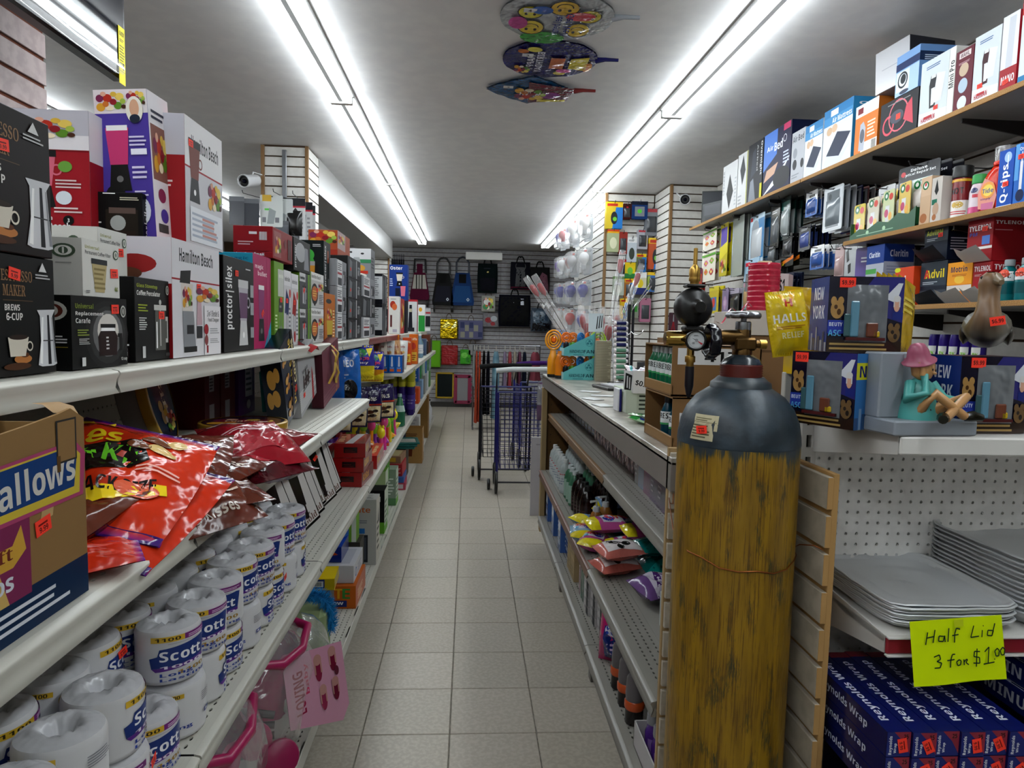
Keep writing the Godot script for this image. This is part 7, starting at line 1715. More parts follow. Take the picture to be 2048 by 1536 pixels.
const DK := 0.131   # top of the base deck
func stock_low():
	# bagged toy prams
	for q in 2:
		var o = thing("toy_pram", ["bagged pink toy pram at the front, cut by the photo's bottom edge", "bagged pink toy pram with a printed header card hanging over the deck edge"][q], "toy", [Vector3(-0.70, DK, -1.62), Vector3(-0.68, DK, -2.08)][q], [8, 0][q], "bagged pink toy prams")
		var pk = col("a01c58")
		var b := Mk.new()
		b.tube([Vector3(-0.24, 0.36, 0.16), Vector3(0.06, 0.37, 0.17), Vector3(0.16, 0.355, 0.13), Vector3(0.185, 0.34, 0.0), Vector3(0.17, 0.35, -0.14), Vector3(0.06, 0.37, -0.18), Vector3(-0.24, 0.37, -0.17)], 0.014, col("a82058"), 8)
		put("pram_rim", b, "satin", o)
		b = Mk.new()
		var P = []
		for c in 7:
			var f = float(c) / 6
			for a in 15:
				var t = PI * (float(a) / 14.0 - 0.5)
				P.append(Vector3(-0.05 + (0.225 - 0.05 * sin(f * PI * 0.5)) * cos(t) + 0.01 * sin(a * 2.0 + c), 0.35 - 0.22 * sin(f * PI * 0.5) + 0.01 * sin(a * 3.1), (0.165 - 0.06 * f) * sin(t)))
		b.grid(P, 15, 7, pk, false, true)
		put("cloth_seat", b, "cloth", o)
		b = Mk.new()
		for s in 4: b.tube([Vector3(-0.2, 0.10 + 0.045 * s, 0.13), Vector3(0.02, 0.09 + 0.05 * s, 0.165), Vector3(0.14, 0.12 + 0.03 * s, 0.14)], 0.011, col("1c1c20"), 7)
		put("folded_frame", b, "satin", o)
		for s in 3:
			b = Mk.new()
			b.T = Transform3D(Basis(Vector3.UP, 0.5) * Basis(Vector3.RIGHT, PI / 2 - 0.4), Vector3(0.02 + 0.075 * s, 0.21 - 0.05 * s, 0.185))
			b.lathe([[0.046, -0.012], [0.05, -0.006], [0.05, 0.006], [0.046, 0.012], [0.012, 0.014]], 20, col("941a4e"))
			put("wheel", b, "satin", o)
		clear_bag(o, Vector3(0.46, 0.42, 0.44), Vector3(-0.02, 0.215, 0), 1.0 + q * 2)
		if q == 1:
			b = Mk.new()
			b.T = Transform3D(Basis.from_euler(Vector3(-0.25, 1.1, -0.1)), Vector3(0.235, 0.12, -0.02))
			b.prism(PackedVector2Array([Vector2(-0.13, 0.0), Vector2(0.10, -0.06), Vector2(0.14, -0.02), Vector2(0.14, 0.18), Vector2(-0.13, 0.21)]), -0.001, 0.001, col("c08aa0"))
			draw(b, Transform3D(Basis(), Vector3(-0.13, -0.05, 0.001)), 0.27, 0.25, "V 8a1838 12 30 16 50 LOVING;V b83a5a 30 50 8 36 baby;@girl 7a2038 44 56 20 34 b08078;@girl 701830 70 60 20 32 b08078;@girl 8a2848 48 20 18 32 b08078;@girl 601428 70 24 18 30 a87870;E 5a2030 84 60 4 6")
			put("header_card", b, "gloss", o)
			sticker(o, Transform3D(Basis.from_euler(Vector3(-0.25, 1.1, -0.1)), Vector3(0.105, 0.07, -0.02)), 0.27, 0.25, 40, 60, 0.03, 50)
	# bag of brown foam hair rollers, a blue puff, a yellow bag
	var o = thing("hair_rollers", "clear bag of brown foam hair rollers behind the toy prams", "hair rollers", Vector3(-0.66, DK, -2.42), 10)
	for q in 11:
		var b := Mk.new()
		b.T = Transform3D(Basis.from_euler(Vector3(1.3 + 0.3 * sin(q * 2.0), 0.3 * cos(q * 3.0), 0.2)), Vector3(-0.13 + 0.045 * (q % 6), 0.10 + 0.10 * (q / 6) + 0.03 * sin(q), 0.1 - 0.03 * (q % 3)))
		b.lathe([[0.009, -0.07], [0.021, -0.068], [0.022, 0.0], [0.021, 0.068], [0.009, 0.07]], 12, col("5a3a2c"))
		put("foam_roller", b, "matte", o)
	clear_bag(o, Vector3(0.36, 0.27, 0.26), Vector3(0, 0.14, 0.0), 5.0)
	o = thing("feather_boa_bag", "bag with a fluffy bright blue duster and purple sponge beside the hair rollers", "duster", Vector3(-0.61, DK, -2.74), 0)
	var b := Mk.new()
	var fz := FastNoiseLite.new()
	fz.seed = 4; fz.frequency = 9.0
	var path = bz(Vector3(-0.1, 0.24, 0.06), Vector3(0.02, 0.30, 0.06), Vector3(0.08, 0.26, 0.0), Vector3(0.07, 0.1, -0.02), 40)
	for q in path.size() * 34:
		var p = path[q / 34]
		var d = Vector3(sin(q * 12.9898) , cos(q * 78.233), sin(q * 39.425 + 1.0)).normalized()
		var sd = d.cross(Vector3(0.3, 0.5, 0.8)).normalized() * 0.0022
		b.tri(p + sd, p + d * 0.042, p - sd, col("1a6aa8").lerp(col("2a88c8"), absf(sin(q * 1.7))))
	var fl = put("fluff", b, "matte", o); fl.set_meta("kind", "stuff")
	b = Mk.new()
	b.T = Transform3D(Basis(Vector3.BACK, 0.3), Vector3(-0.17, 0.22, 0.08)); b.lathe([[0.02, -0.06], [0.055, -0.05], [0.062, 0.0], [0.055, 0.05], [0.02, 0.06]], 14, col("4a2a78"))
	put("purple_sponge", b, "matte", o)
	b = Mk.new(); b.box(Vector3(-0.04, 0.1, 0), Vector3(0.2, 0.2, 0.14), col("8a9a70"), 0.02)
	put("bag_contents", b, "matte", o)
	carton("toy_box", "yellow toy box with a bar code label behind the blue duster", "box", Vector3(-0.69, DK + 0.2, -2.98), Vector3(0.26, 0.05, 0.16), 4, "b8a010", {"f": "P 3a2a60 0 0 30 0 50 40 0 100;R 1a2a6a 60 20 84 96;R d8d8d8 62 30 82 80;B 202020 64 36 16 36", "t": "P e8c818 0 0 100 0 100 100 0 80"}, [], "gloss")
	carton("cardboard_box", "plain box under the flat yellow toy box", "box", Vector3(-0.69, DK, -2.98), Vector3(0.22, 0.198, 0.14), 4, "5a5248")
	# craft kit, toy box with a game title, bulbs
	carton("craft_box", "orange and white craft kit box lettered CREATE on the lowest shelf", "box", Vector3(-0.64, DK, -3.34), Vector3(0.26, 0.11, 0.30), 0, "b85a1c", {"f": "T c83a28 6 44 16 44 C;T 3a8a3a 20 44 14 44 R;T 2a6aa8 34 44 14 44 E;T 8a3a8a 48 44 14 44 A;T d8a020 62 44 14 44 T;T 3a8a3a 76 44 14 44 E;R 1a2a6a 40 8 84 36;T e8e8e8 44 12 34 18 grow", "r": "R b86a50 0 0 100 100;L e0c0a0 20 20 50 50 4"})
	carton("craft_box", "white flat kit box with blue swirl lying on the orange craft box", "box", Vector3(-0.645, DK + 0.112, -3.36), Vector3(0.24, 0.085, 0.28), 0, "c0c0c4", {"r": "O 2a5a9a 24 40 8 30;L 8a90a0 44 20 40 50 3", "t": "R a8a8b0 10 10 90 90"})
	carton("toy_box", "blue toy game box with a fiery red title, on the white kit box", "box", Vector3(-0.72, DK + 0.199, -3.36), Vector3(0.26, 0.075, 0.2), 0, "142a7a", {"f": "P c84818 8 30 30 90 50 60 74 94 94 50 60 30;T 280808 14 40 72 34 UNTAMED;L e0a040 20 12 60 16 2", "t": "R 1a3a9a 0 0 100 100;P c84818 10 30 90 40 60 80 30 60"}, [], "gloss")
	carton("bulb_box", "blue light bulb box with a white bulb picture tilted on the game box", "box", Vector3(-0.66, DK + 0.276, -3.42), Vector3(0.12, 0.145, 0.1), -20, "1450a8", {"f": "@bulb d8d8d0 24 20 52 66 a8a8a8;L c0d0f0 20 88 60 8 1;O 2a78c8 50 50 40 8"}, [], "gloss")
	carton("bulb_box", "tall green and white bulb box behind the blue bulb box", "box", Vector3(-0.60, DK + 0.2, -3.62), Vector3(0.06, 0.25, 0.1), 0, "6a9a2a", {"f": "R 6aa028 0 0 60 100;R d0d8c8 60 0 100 100"})
	carton("cardboard_box", "plain dark box under the green and white bulb box", "box", Vector3(-0.62, DK, -3.64), Vector3(0.14, 0.198, 0.14), 0, "3a3630")
	carton("lamp_box", "white lamp carton with orange brand lettering and a black phone picture", "box", Vector3(-0.60, DK, -3.86), Vector3(0.21, 0.37, 0.14), 0, "b4b4b0", {"f": "T b85a28 4 80 80 9 sunlite;R 1a1a2a 26 58 44 76;@bulb e0e0e0 28 60 14 15;R 2a6ab0 16 48 70 56;R 2a2c32 16 4 78 46;R 4a4e58 20 8 74 42;L 70747c 56 64 20 6 2", "t": "L 4a4a44 10 20 80 50 4", "r": "R c0bcb0 0 0 100 100;L 3a3a30 20 20 60 50 5;P 3a3a38 40 60 80 60 60 84"})
	var gb = [["green and black appliance box with a lamp picture, right behind the lamp carton", 4.15, 0.05, 0.30], ["black and green bulb box standing at the deck edge", 4.45, 0.0, 0.28], ["slim green and white carton by the black bulb box", 4.75, 0.03, 0.34], ["pale green glass jar carton at the deck edge", 5.15, 0.0, 0.27]]
	for q in 4:
		var p = gb[q]
		carton("bulb_box", p[0], "box", Vector3(-0.585 - p[2], DK, -p[1]), Vector3(0.13, p[3], 0.16), 0, ["1c1e1c", "0e0e0e", "5a8a2a", "8a9a88"][q], {"f": ["R 5a9a28 0 0 100 24;@bulb c0c0b8 20 34 60 50 808080;L b0b0a8 14 88 60 8 1", "R 5a9a28 0 0 100 26;T e0e0e0 20 74 60 12 M;@bulb a8a8a0 30 34 40 36 808080;L d0d0d0 10 64 70 6 2", "R a8c088 40 0 100 100;L 203010 50 20 40 50 6", "R 5a8a5a 0 0 100 20;L e0e8e0 10 30 80 50 6"][q], "r": "R b8c4b0 0 0 100 100;L 3a5a3a 10 10 70 70 6;R 5a9a28 0 0 100 18"})
	carton("radiator_box", "tall dark ribbed heater box at the back of the lowest shelf", "box", Vector3(-0.76, DK, -4.5), Vector3(0.12, 0.43, 0.2), 0, "181a1a", {"f": "L 3a4040 10 6 80 74 12;E 8a9a80 50 90 16 5"})
	carton("bulb_box", "green carton with orange corner stacked behind the ribbed heater box", "box", Vector3(-0.66, DK + 0.2, -5.0), Vector3(0.18, 0.22, 0.2), 0, "4a8a28", {"f": "R a85a28 0 0 40 100;R 5aa030 40 0 100 100"})
	carton("cardboard_box", "dark carton below the green and orange one", "box", Vector3(-0.7, DK, -5.0), Vector3(0.2, 0.198, 0.2), 0, "2a3028")
	# frames, papers and boards at the far half of the lowest shelf
	var st = [["pink and white boxed set, bottom of the pile past the bulb boxes", 5.7, 0.0, 0.06, "b8485a"], ["blue-edged white boxed set on the pink one", 5.7, 0.06, 0.05, "3a5a9a"], ["red striped boxed set third in the pile", 5.72, 0.11, 0.10, "a02830"], ["flat box with a yellow panel on the red striped set", 5.75, 0.21, 0.06, "8a6a50"]]
	for q in 4:
		var p = st[q]
		carton("boxed_set", p[0], "box", Vector3(-0.60 - 0.01 * q, DK + p[2], -p[1]), Vector3(0.2, p[3] - 0.002, 0.3), 3 - q * 2, p[4], {"f": ["R c8c0c0 10 20 90 80", "L 203a7a 10 20 80 60 3", "L e0d0d0 4 8 90 80 9", "R c0a030 20 20 80 80"][q], "t": "R a89a70 10 10 90 90"})
	for q in 3:
		o = thing("picture_frame", "green-edged framed picture in the stack on the lowest shelf, %s from the top" % ORD[2 - q], "frame", Vector3(-0.60 + 0.012 * q, DK + 0.272 + 0.02 * q, -6.05), 4 * q, "stacked green-edged frames")
		b = Mk.new()
		for s in [[0, 0.13, 0.3, 0.025], [0, -0.13, 0.3, 0.025]]: b.box(Vector3(s[0], 0.008, s[1]), Vector3(s[2], 0.016, s[3]), col("14605a"), 0.003)
		for s in [-1, 1]: b.box(Vector3(0.1375 * s, 0.008, 0), Vector3(0.025, 0.016, 0.24), col("14605a"), 0.003)
		put("frame_border", b, "satin", o)
		b = Mk.new(); b.box(Vector3(0, 0.005, 0), Vector3(0.25, 0.006, 0.235), col("b0b0a8"))
		put("picture", b, "gloss", o)
	carton("cardboard_box", "plain dark carton carrying the green-edged frames", "box", Vector3(-0.66, DK, -6.1), Vector3(0.26, 0.27, 0.3), 0, "3a3028")
	carton("candle_box", "black and white label box behind the frames", "box", Vector3(-0.70, DK, -6.6), Vector3(0.22, 0.36, 0.14), 0, "1a1e2a", {"f": "L c8c8d0 10 20 70 40 4;R 26304a 0 70 100 100"})
	o = thing("open_carton", "small open brown carton with printing near the middle of the lowest shelf", "carton", Vector3(-0.555, DK, -6.75), 0)
	b = Mk.new()
	for q in [[Vector3(0, 0.17, 0.1), Vector3(0.24, 0.34, 0.004)], [Vector3(0, 0.17, -0.1), Vector3(0.24, 0.34, 0.004)], [Vector3(-0.12, 0.17, 0), Vector3(0.004, 0.34, 0.2)], [Vector3(0.12, 0.17, 0), Vector3(0.004, 0.34, 0.2)], [Vector3(0, 0.3, 0), Vector3(0.23, 0.01, 0.19)]]: b.box(q[0], q[1], col("9a7440"))
	draw(b, Transform3D(Basis(), Vector3(-0.12, 0, 0.102)), 0.24, 0.34, "P 5a2a14 30 20 60 20 64 70 34 60;L 4a2a14 20 74 60 14 3")
	put("carton_body", b, "card", o)
	for q in 6:
		carton("napkin_pack", "white wrapped napkin pack, %s column, %s from the bottom, behind the small open carton" % [ORD[q % 2], ORD[q / 2]], "napkins", Vector3(-0.66 + 0.11 * (q % 2), DK + 0.135 * (q / 2), -7.2), Vector3(0.105, 0.13, 0.2), 0, "b8b8b8", {"f": "L 9a9aa0 10 10 70 80 3"}, [], "gloss", "stacked white napkin packs")
	bag("detergent_bag", "white bag with blue writing leaning on the napkin packs", "bag", Vector3(-0.52, DK + 0.13, -7.3), Vector3(-8, 20, 0), 0.13, 0.27, 0.08, "c8c8cc", "R 2a3a8a 20 30 70 60;T e8e8e8 24 36 40 18 AZ;L 3a4a9a 20 10 60 14 2", 2.0)
	carton("cardboard_box", "tall plain brown carton standing at the shelf edge in the far half", "box", Vector3(-0.56, DK, -8.3), Vector3(0.18, 0.5, 0.24), 0, "7a5a30")
	for q in 4:
		bottle("spray_bottle", "white spray bottle in the far corner of the lowest shelf, %s along" % ORD[q], "bottle", Vector3(-0.55, DK, -8.9 - 0.3 * q), [[0.035, 0.0], [0.045, 0.01], [0.045, 0.16], [0.018, 0.22], [0.018, 0.27]], "c8ccd0", "T 2a4a9a 20 30 50 20 OXY", "20242a", "far white spray bottles")

# bottles: a lathed body with a printed wrap, and a cap
func bottle(called: String, label: String, category: String, at: Vector3, prof: Array, base: String, art := "", cap := "", group := "", squash := 1.0, material := "gloss", turn := 0.0) -> Node3D:
	var o = thing(called, label, category, at, 0.0, group)
	var key = "bottle%s%s%s%s%s%s" % [prof, base, art.hash(), cap, squash, turn]
	if not shapes.has(key):
		var b := Mk.new()
		b.lathe(prof, 20, col(base), true, squash)
		var body = []
		for p in prof: body.append(p)
		if art:
			var src := Mk.new()
			draw(src, Transform3D(Basis(), Vector3.ZERO), PI, 1.0, art)
			var top = prof[-1][1]
			drape(b, src, func(p):
				var y = p.y * top
				var r = 0.0
				for q in body.size() - 1:
					if y >= body[q][1] and y <= body[q + 1][1]:
						r = lerpf(body[q][0], body[q + 1][0], (y - body[q][1]) / maxf(0.0001, body[q + 1][1] - body[q][1]))
				var t = p.x - PI + deg_to_rad(turn)
				var rr = r * 1.012 + 0.0004 + p.z
				return Vector3(cos(t) * rr, y, -sin(t) * rr * squash), 0.25)
		shapes[key] = b.mesh()
		if cap:
			b = Mk.new()
			var r = prof[-1][0]; var y = prof[-1][1]
			b.lathe([[r * 1.15, y - 0.004], [r * 1.2, y], [r * 1.15, y + r * 1.3], [r * 1.0, y + r * 1.4]], 16, col(cap))
			shapes[key + "c"] = b.mesh()
	put("bottle_body", shapes[key], material, o)
	if cap: put("cap", shapes[key + "c"], "satin", o)
	return o

# a carded pack on a hook: x, y is the middle of its top edge; it looks along its own +z
func pack(label: String, at: Vector3, turn: float, w: float, h: float, base: String, art: String, bump := "", group := "", t := 0.02, called := "carded_pack") -> Node3D:
	var o = thing(called, label, "package", at, turn, group)
	var key = "pack%s%s%s%s%s%s" % [w, h, base, art.hash(), bump, t]
	if not shapes.has(key):
		var b := Mk.new()
		var p = PackedVector2Array()
		for q in 16:
			var a = TAU * (q + 0.5) / 16
			p.append(Vector2((w / 2 - 0.012) * signf(cos(a)) + 0.012 * cos(a), -h / 2 + (h / 2 - 0.012) * signf(sin(a)) + 0.012 * sin(a)))
		b.prism(p, -0.0015, 0.0015, col(base))
		draw(b, Transform3D(Basis(), Vector3(-w / 2, -h, 0.0015)), w, h, "E 141414 50 95 7 1.5;" + art)
		shapes[key] = b.mesh()
		b = Mk.new()
		if bump:
			var P = []
			for c in 7:
				for a in 9:
					var x = (a / 8.0 - 0.5); var y = (c / 6.0 - 0.5)
					P.append(Vector3(x * w * 0.72, -h * 0.58 + y * h * 0.58, 0.002 + t * pow(maxf(0.0, 1.0 - pow(absf(2 * x), 3.0)) * maxf(0.0, 1.0 - pow(absf(2 * y), 3.0)), 0.4)))
			b.grid(P, 9, 7, col(bump))
			shapes[key + "b"] = b.mesh()
	put("card", shapes[key], "gloss", o)
	if bump: put("blister", shapes[key + "b"], "gloss", o)
	return o

func hook(parent: Node, from: Vector3, to: Vector3):
	var b := Mk.new()
	b.tube([from, to, to + Vector3(0, 0.02, 0) + (to - from).normalized() * 0.01], 0.003, col("2a2a2c"), 6)
	put("display_hook", b, "satin", parent)

func stock_pegs():
	var wall = get_node("wall_right"); var pil = get_node("slatwall_pillar"); var ret = get_node("slatwall_return")
	var flower = "R f0e8d8 0 0 100 100;@flower e87890 6 50 44 26 e8d040;@flower 88b838 50 54 44 26 f0a0a0;@flower e8a038 10 20 40 26 e05060;@flower d04858 52 16 40 28 f0e080;R 60a838 0 84 100 92"
	var batt = "R e8e8e8 0 66 100 100;R 1a1a1c 30 74 80 84;E d83838 26 36 14 12;R 3a6ab8 0 0 100 60;R 16306a 10 6 44 52;R 16306a 54 6 88 52"
	var dark = "R 0e0e10 0 0 100 100;L b0b0b4 16 80 60 10 2;E 3a3a40 50 40 30 24;R 6a6e74 40 20 60 60"
	# label, d, top y, width, height, how many deep, base, art, bump, gap
	var rows = [
		["packet of bright paper flowers, upper hook", 5.6, 2.30, 0.36, 0.165, 3, "e8e0d0", flower, "", 0.02],
		["packet of round flower stickers, lower hook", 5.6, 2.12, 0.36, 0.24, 3, "f0e8e4", flower, "", 0.02],
		["yellow and purple party card next to the flower packets", 5.28, 2.30, 0.2, 0.4, 4, "c8b81e", "R 5a48a8 10 50 90 92;P e8d828 0 30 100 44 100 64 0 56;@food d86050 10 4 80 30", "", 0.016],
		["red and orange card pack beside the brass rod", 5.84, 2.0, 0.18, 0.29, 2, "a82020", "@flower e88030 10 10 80 60 e8d040;R 6a1a5a 0 84 100 100", "", 0.02],
		["grey-edged file sleeve in the tightly hung bundle", 5.0, 2.31, 0.26, 0.43, 14, "9aa098", "R 7a8078 0 0 6 100;R b0b4ac 94 0 100 100", "", 0.016],
		["blue shower head blister on the upper hook", 4.67, 2.27, 0.3, 0.33, 4, "b8d0e0", "R 2a78b0 60 10 100 90;E 8a9098 40 70 26 20;P e8e8ea 10 0 30 0 56 50 40 54;R c82838 4 90 20 98;R b03878 0 0 60 10", "b8bcc0", 0.035],
		["blue shower head blister on the lower hook", 4.73, 1.98, 0.32, 0.34, 4, "a8c8e0", "R 3a88c0 70 10 100 90;E 2a2a2c 52 60 22 16;P d8dadc 4 0 16 0 56 46 46 52;R d83040 10 86 40 94", "70747a", 0.035],
		["dark phone mount blister", 4.39, 2.29, 0.16, 0.28, 3, "16181a", dark, "4a4e52", 0.04],
		["teal and dark gadget blister with an orange price", 4.25, 2.31, 0.16, 0.26, 3, "14201e", "P 2a5a52 10 60 90 50 90 90 10 90;E e06030 40 56 10 7;R c0c4c4 20 10 80 40", "8a9090", 0.035],
		["blue razor pack on the upper hook", 3.92, 2.285, 0.15, 0.14, 6, "d8d8da", batt, "2a4a8a", 0.022],
		["navy gadget pack in the dark middle row", 3.98, 2.10, 0.16, 0.145, 6, "1a2448", dark, "3a4a88", 0.022],
		["black cable pack in the dark middle row", 4.2, 2.08, 0.15, 0.15, 6, "101012", dark, "2a2a2e", 0.022],
		["grey cable pack in the dark middle row", 4.42, 2.04, 0.14, 0.12, 4, "4a4a4c", dark, "606468", 0.022],
		["blue razor pack on the long lower hook", 3.82, 1.965, 0.17, 0.13, 9, "d8d8da", batt, "2a5098", 0.026],
		["orange striped tool card below the dark row", 4.2, 1.95, 0.22, 0.07, 2, "181614", "P d8701c 0 10 100 60 100 90 0 40;P e8c030 0 0 30 16 30 40 0 24", "", 0.03],
		["dark pack with red circles near the ribbon spool", 4.15, 1.84, 0.14, 0.16, 4, "1c1e34", "E c83040 30 24 12 8;E c83040 66 24 12 8;L c0c0c8 20 60 60 16 3", "", 0.02],
		["pink phone case in a clear pack", 3.58, 1.93, 0.1, 0.17, 2, "a88a88", "R b89a98 10 10 90 90;E 4a3a3a 70 18 6 4", "b09290", 0.03],
		["zebra zip pouch hanging below the middle shelf's end", 3.47, 1.92, 0.12, 0.23, 2, "b0b2b4", "P 1a1a1c 10 90 30 96 40 70 20 66;P 1a1a1c 30 60 54 64 56 44 36 40;P 1a1a1c 40 30 70 34 70 14 50 10", "", 0.03],
		["yellow toy card behind the black regulator", 5.45, 1.83, 0.26, 0.215, 3, "c8b428", "R 4a78b0 20 10 80 60;E c83a30 50 40 16 18;R d8c830 0 84 100 100", "", 0.02],
		["black comb set pack", 5.02, 1.79, 0.24, 0.19, 3, "2a2a2c", "L 505458 10 10 80 60 2;R b0a8b8 0 80 100 100", "18181a", 0.02],
		["purple bead pack next to the black combs", 5.2, 1.8, 0.16, 0.22, 2, "8a7a98", "@flower b890b8 10 20 80 60 c8b0c8", "", 0.02],
		["wooden puzzle pack under the pink-topped blister", 4.76, 1.83, 0.28, 0.2, 2, "90989c", "E b08a58 44 40 36 26;L 6a5030 20 30 50 20 2;R c88aa0 10 80 90 94", "b49060", 0.03],
		["grey screw pack on the hook above the ribbon spool", 4.4, 1.93, 0.3, 0.115, 3, "505254", "L 8a8c8e 10 10 80 60 3;R c04a60 6 80 50 96", "6a6c6e", 0.03]]
	for r in rows:
		for k in r[5]:
			var x = 1.95 + k * r[9]
			if x > 2.29: break
			pack("%s, %s on its hook" % [r[0], ORD[k]], Vector3(x, r[2] + 0.001 * k, -r[1]), -90 + 5.0 * sin(k * 2.0 + r[1]), r[3], r[4], r[6], r[7], r[8], "packs on hooks under the wall shelves", minf(0.014, r[9] * 0.6))
		hook(wall, Vector3(2.31, r[2] - 0.012, -r[1]), Vector3(1.91, r[2] - 0.012, -r[1]))
	# phone cases
	for k in 7:
		var o = pack("phone case in a pale frame pack, %s from the front, under the upper shelf" % ORD[k], Vector3(1.94 + 0.04 * k, 2.26, -3.66 - 0.01 * k), -90, 0.2, 0.235, ["b8bcc0", "a8acb4", "c0c4c8", "2a2a50", "8a5a5a", "b8b8ba", "6a3a38"][k], "R c8ccd0 6 6 94 94;R 5a6268 18 8 82 90;E 3a4046 34 78 8 7;E 3a4046 34 66 8 7;R d84838 30 24 54 34", "6a7278" if k == 0 else "", "phone cases on one hook", 0.012)
	hook(wall, Vector3(2.31, 2.245, -3.66), Vector3(1.88, 2.245, -3.66))
	for k in 11:
		pack("small reading-glasses card, %s from the front on the hook above the green tray" % ORD[k], Vector3(1.93 + 0.03 * k, 2.165, -3.16), -90, 0.13, 0.15, "c8c8ca", "R 1a1c20 20 8 80 40;L 505458 16 56 60 26 4;R d84838 60 46 84 58", "", "glasses cards on one hook", 0.012)
	for k in 3:
		pack("optical repair set with a silver tin, %s on its hook" % ORD[k], Vector3(1.92 + 0.05 * k, 2.21, -2.92), -84, 0.24, 0.19, "101218", "T e8e8ea 30 86 40 7 Deluxe;T e8e8ea 10 76 80 8 Optical_Repair_Set;E c03038 12 84 6 6;R a8b4c4 4 4 84 66;R 58b048 40 44 60 52", "", "optical repair sets", 0.03)
	hook(wall, Vector3(2.31, 2.15, -3.16), Vector3(1.88, 2.15, -3.16)); hook(wall, Vector3(2.31, 2.2, -2.92), Vector3(1.88, 2.2, -2.92))
	for k in 5:
		pack("pale sleeve pack hanging edge-on behind the medicine boxes, %s along" % ORD[k], Vector3(1.95 + 0.05 * k, 1.9, -3.3), -70, 0.16, 0.24, ["6a5a98", "7a6aa0", "b8bcc4", "c8ccd0", "9aa0a8"][k], "L e0e0e8 20 70 50 14 2", "", "sleeve packs behind the medicine boxes", 0.012)
	# gadgets on the pillar's front
	var yb = "R e8c020 0 82 100 100;R b83020 8 84 70 94;P 2a70b8 40 0 100 0 100 80 60 80;E 2a2a2c 50 40 20 24;E 68b838 54 36 12 8"
	var pg = [[1.42, 2.73, 0.17, 0.26, "c8b030", yb], [1.55, 2.72, 0.09, 0.155, "3a1014", "P a82028 30 20 70 20 60 80 40 80"], [1.675, 2.745, 0.16, 0.175, "14346a", "R 101830 0 80 100 100;R 7a7e86 20 16 80 70;E 58c840 50 44 14 12"], [1.80, 2.68, 0.13, 0.27, "70747a", "E 2a2c30 50 40 26 18;R a83038 10 86 90 98"], [1.42, 2.46, 0.12, 0.22, "a8b088", "R d8a020 0 84 100 100;R c84020 0 92 100 100;E d8d8b8 50 40 30 26"], [1.52, 2.44, 0.085, 0.22, "8a2a20", "P 1a2850 30 4 60 4 60 70 30 70"], [1.61, 2.39, 0.1, 0.245, "b8c0c8", "R e0e0e0 0 78 100 100;E 3a4038 50 34 28 24;L 3a3a3c 16 84 60 8 2"], [1.715, 2.47, 0.105, 0.195, "a8a8b0", "E 2a2c30 50 40 30 24;R c8b040 60 20 90 60;R b03a40 10 86 90 96"], [1.85, 2.39, 0.14, 0.31, "b84a20", yb], [1.71, 2.23, 0.1, 0.18, "6a7848", yb], [1.60, 2.14, 0.11, 0.155, "e0c820", "R e0c020 0 80 100 100;R 2a7a3a 0 0 100 30;E 70c040 50 46 26 24"], [1.52, 2.17, 0.078, 0.17, "c8c8cc", "R e8e8ec 26 4 44 80;R e8e8ec 56 4 74 80;R a82020 0 84 100 100"], [1.705, 2.045, 0.13, 0.22, "d0cdb0", "R 1a2a6a 0 0 100 30;E d8c020 50 50 26 20;R e8e8e8 0 76 100 100"], [1.85, 2.05, 0.14, 0.195, "3a6ab0", "R e8c020 0 84 100 100;P 2a3a38 30 6 56 6 60 60 40 66;R 98b048 0 10 20 80"], [1.49, 2.0, 0.11, 0.19, "b0b8a8", "E d0d0c0 50 40 32 30;R 6a8a58 0 86 100 100"], [1.60, 1.98, 0.1, 0.2, "b06a28", yb], [1.64, 1.79, 0.12, 0.2, "8a9080", "R 3a8a3a 10 30 90 60;L 505450 16 70 60 16 3"], [1.77, 1.79, 0.11, 0.24, "b0708a", "@flower d890b0 10 10 80 50 60a848"], [1.55, 1.78, 0.07, 0.2, "d8b020", yb]]
	for q in pg.size():
		var p = pg[q]
		for k in 2:
			pack("%s carded gadget on the pillar face, %s in order%s" % [["yellow and blue", "dark red", "navy", "grey", "olive", "red and navy", "pale grey", "silver", "orange", "green", "bright yellow", "white candle", "cream and navy", "blue and yellow", "sage", "amber", "grey-green", "pink", "golden"][q], ORD[q], ["", ", behind its twin"][k]], Vector3(p[0], p[1], -6.9 - 0.045 * k), 3.0 * sin(q * 2.0), p[2], p[3], p[4], p[5], ["", "3a3c40"][q % 2] if k == 0 else "", "carded gadgets on the pillar", 0.02)
		hook(pil, Vector3(p[0], p[1] - 0.01, -7.0), Vector3(p[0], p[1] - 0.01, -6.87))
	var pl = pack("red-handled pliers on a card by the brown corner strip", Vector3(1.93, 1.64, -6.46), 0, 0.09, 0.21, "4a3038", "P 8a2028 20 4 36 4 56 60 46 64;P 8a2028 64 4 80 4 56 64 46 60;P 9a9ca0 44 60 58 60 54 92 48 92", "", "", 0.01)
	# packaged bulbs on the pillar's side
	var cols = ["8a1a24", "3a2a8a", "d8d8da", "5a2a9a", "c8c8cc"]
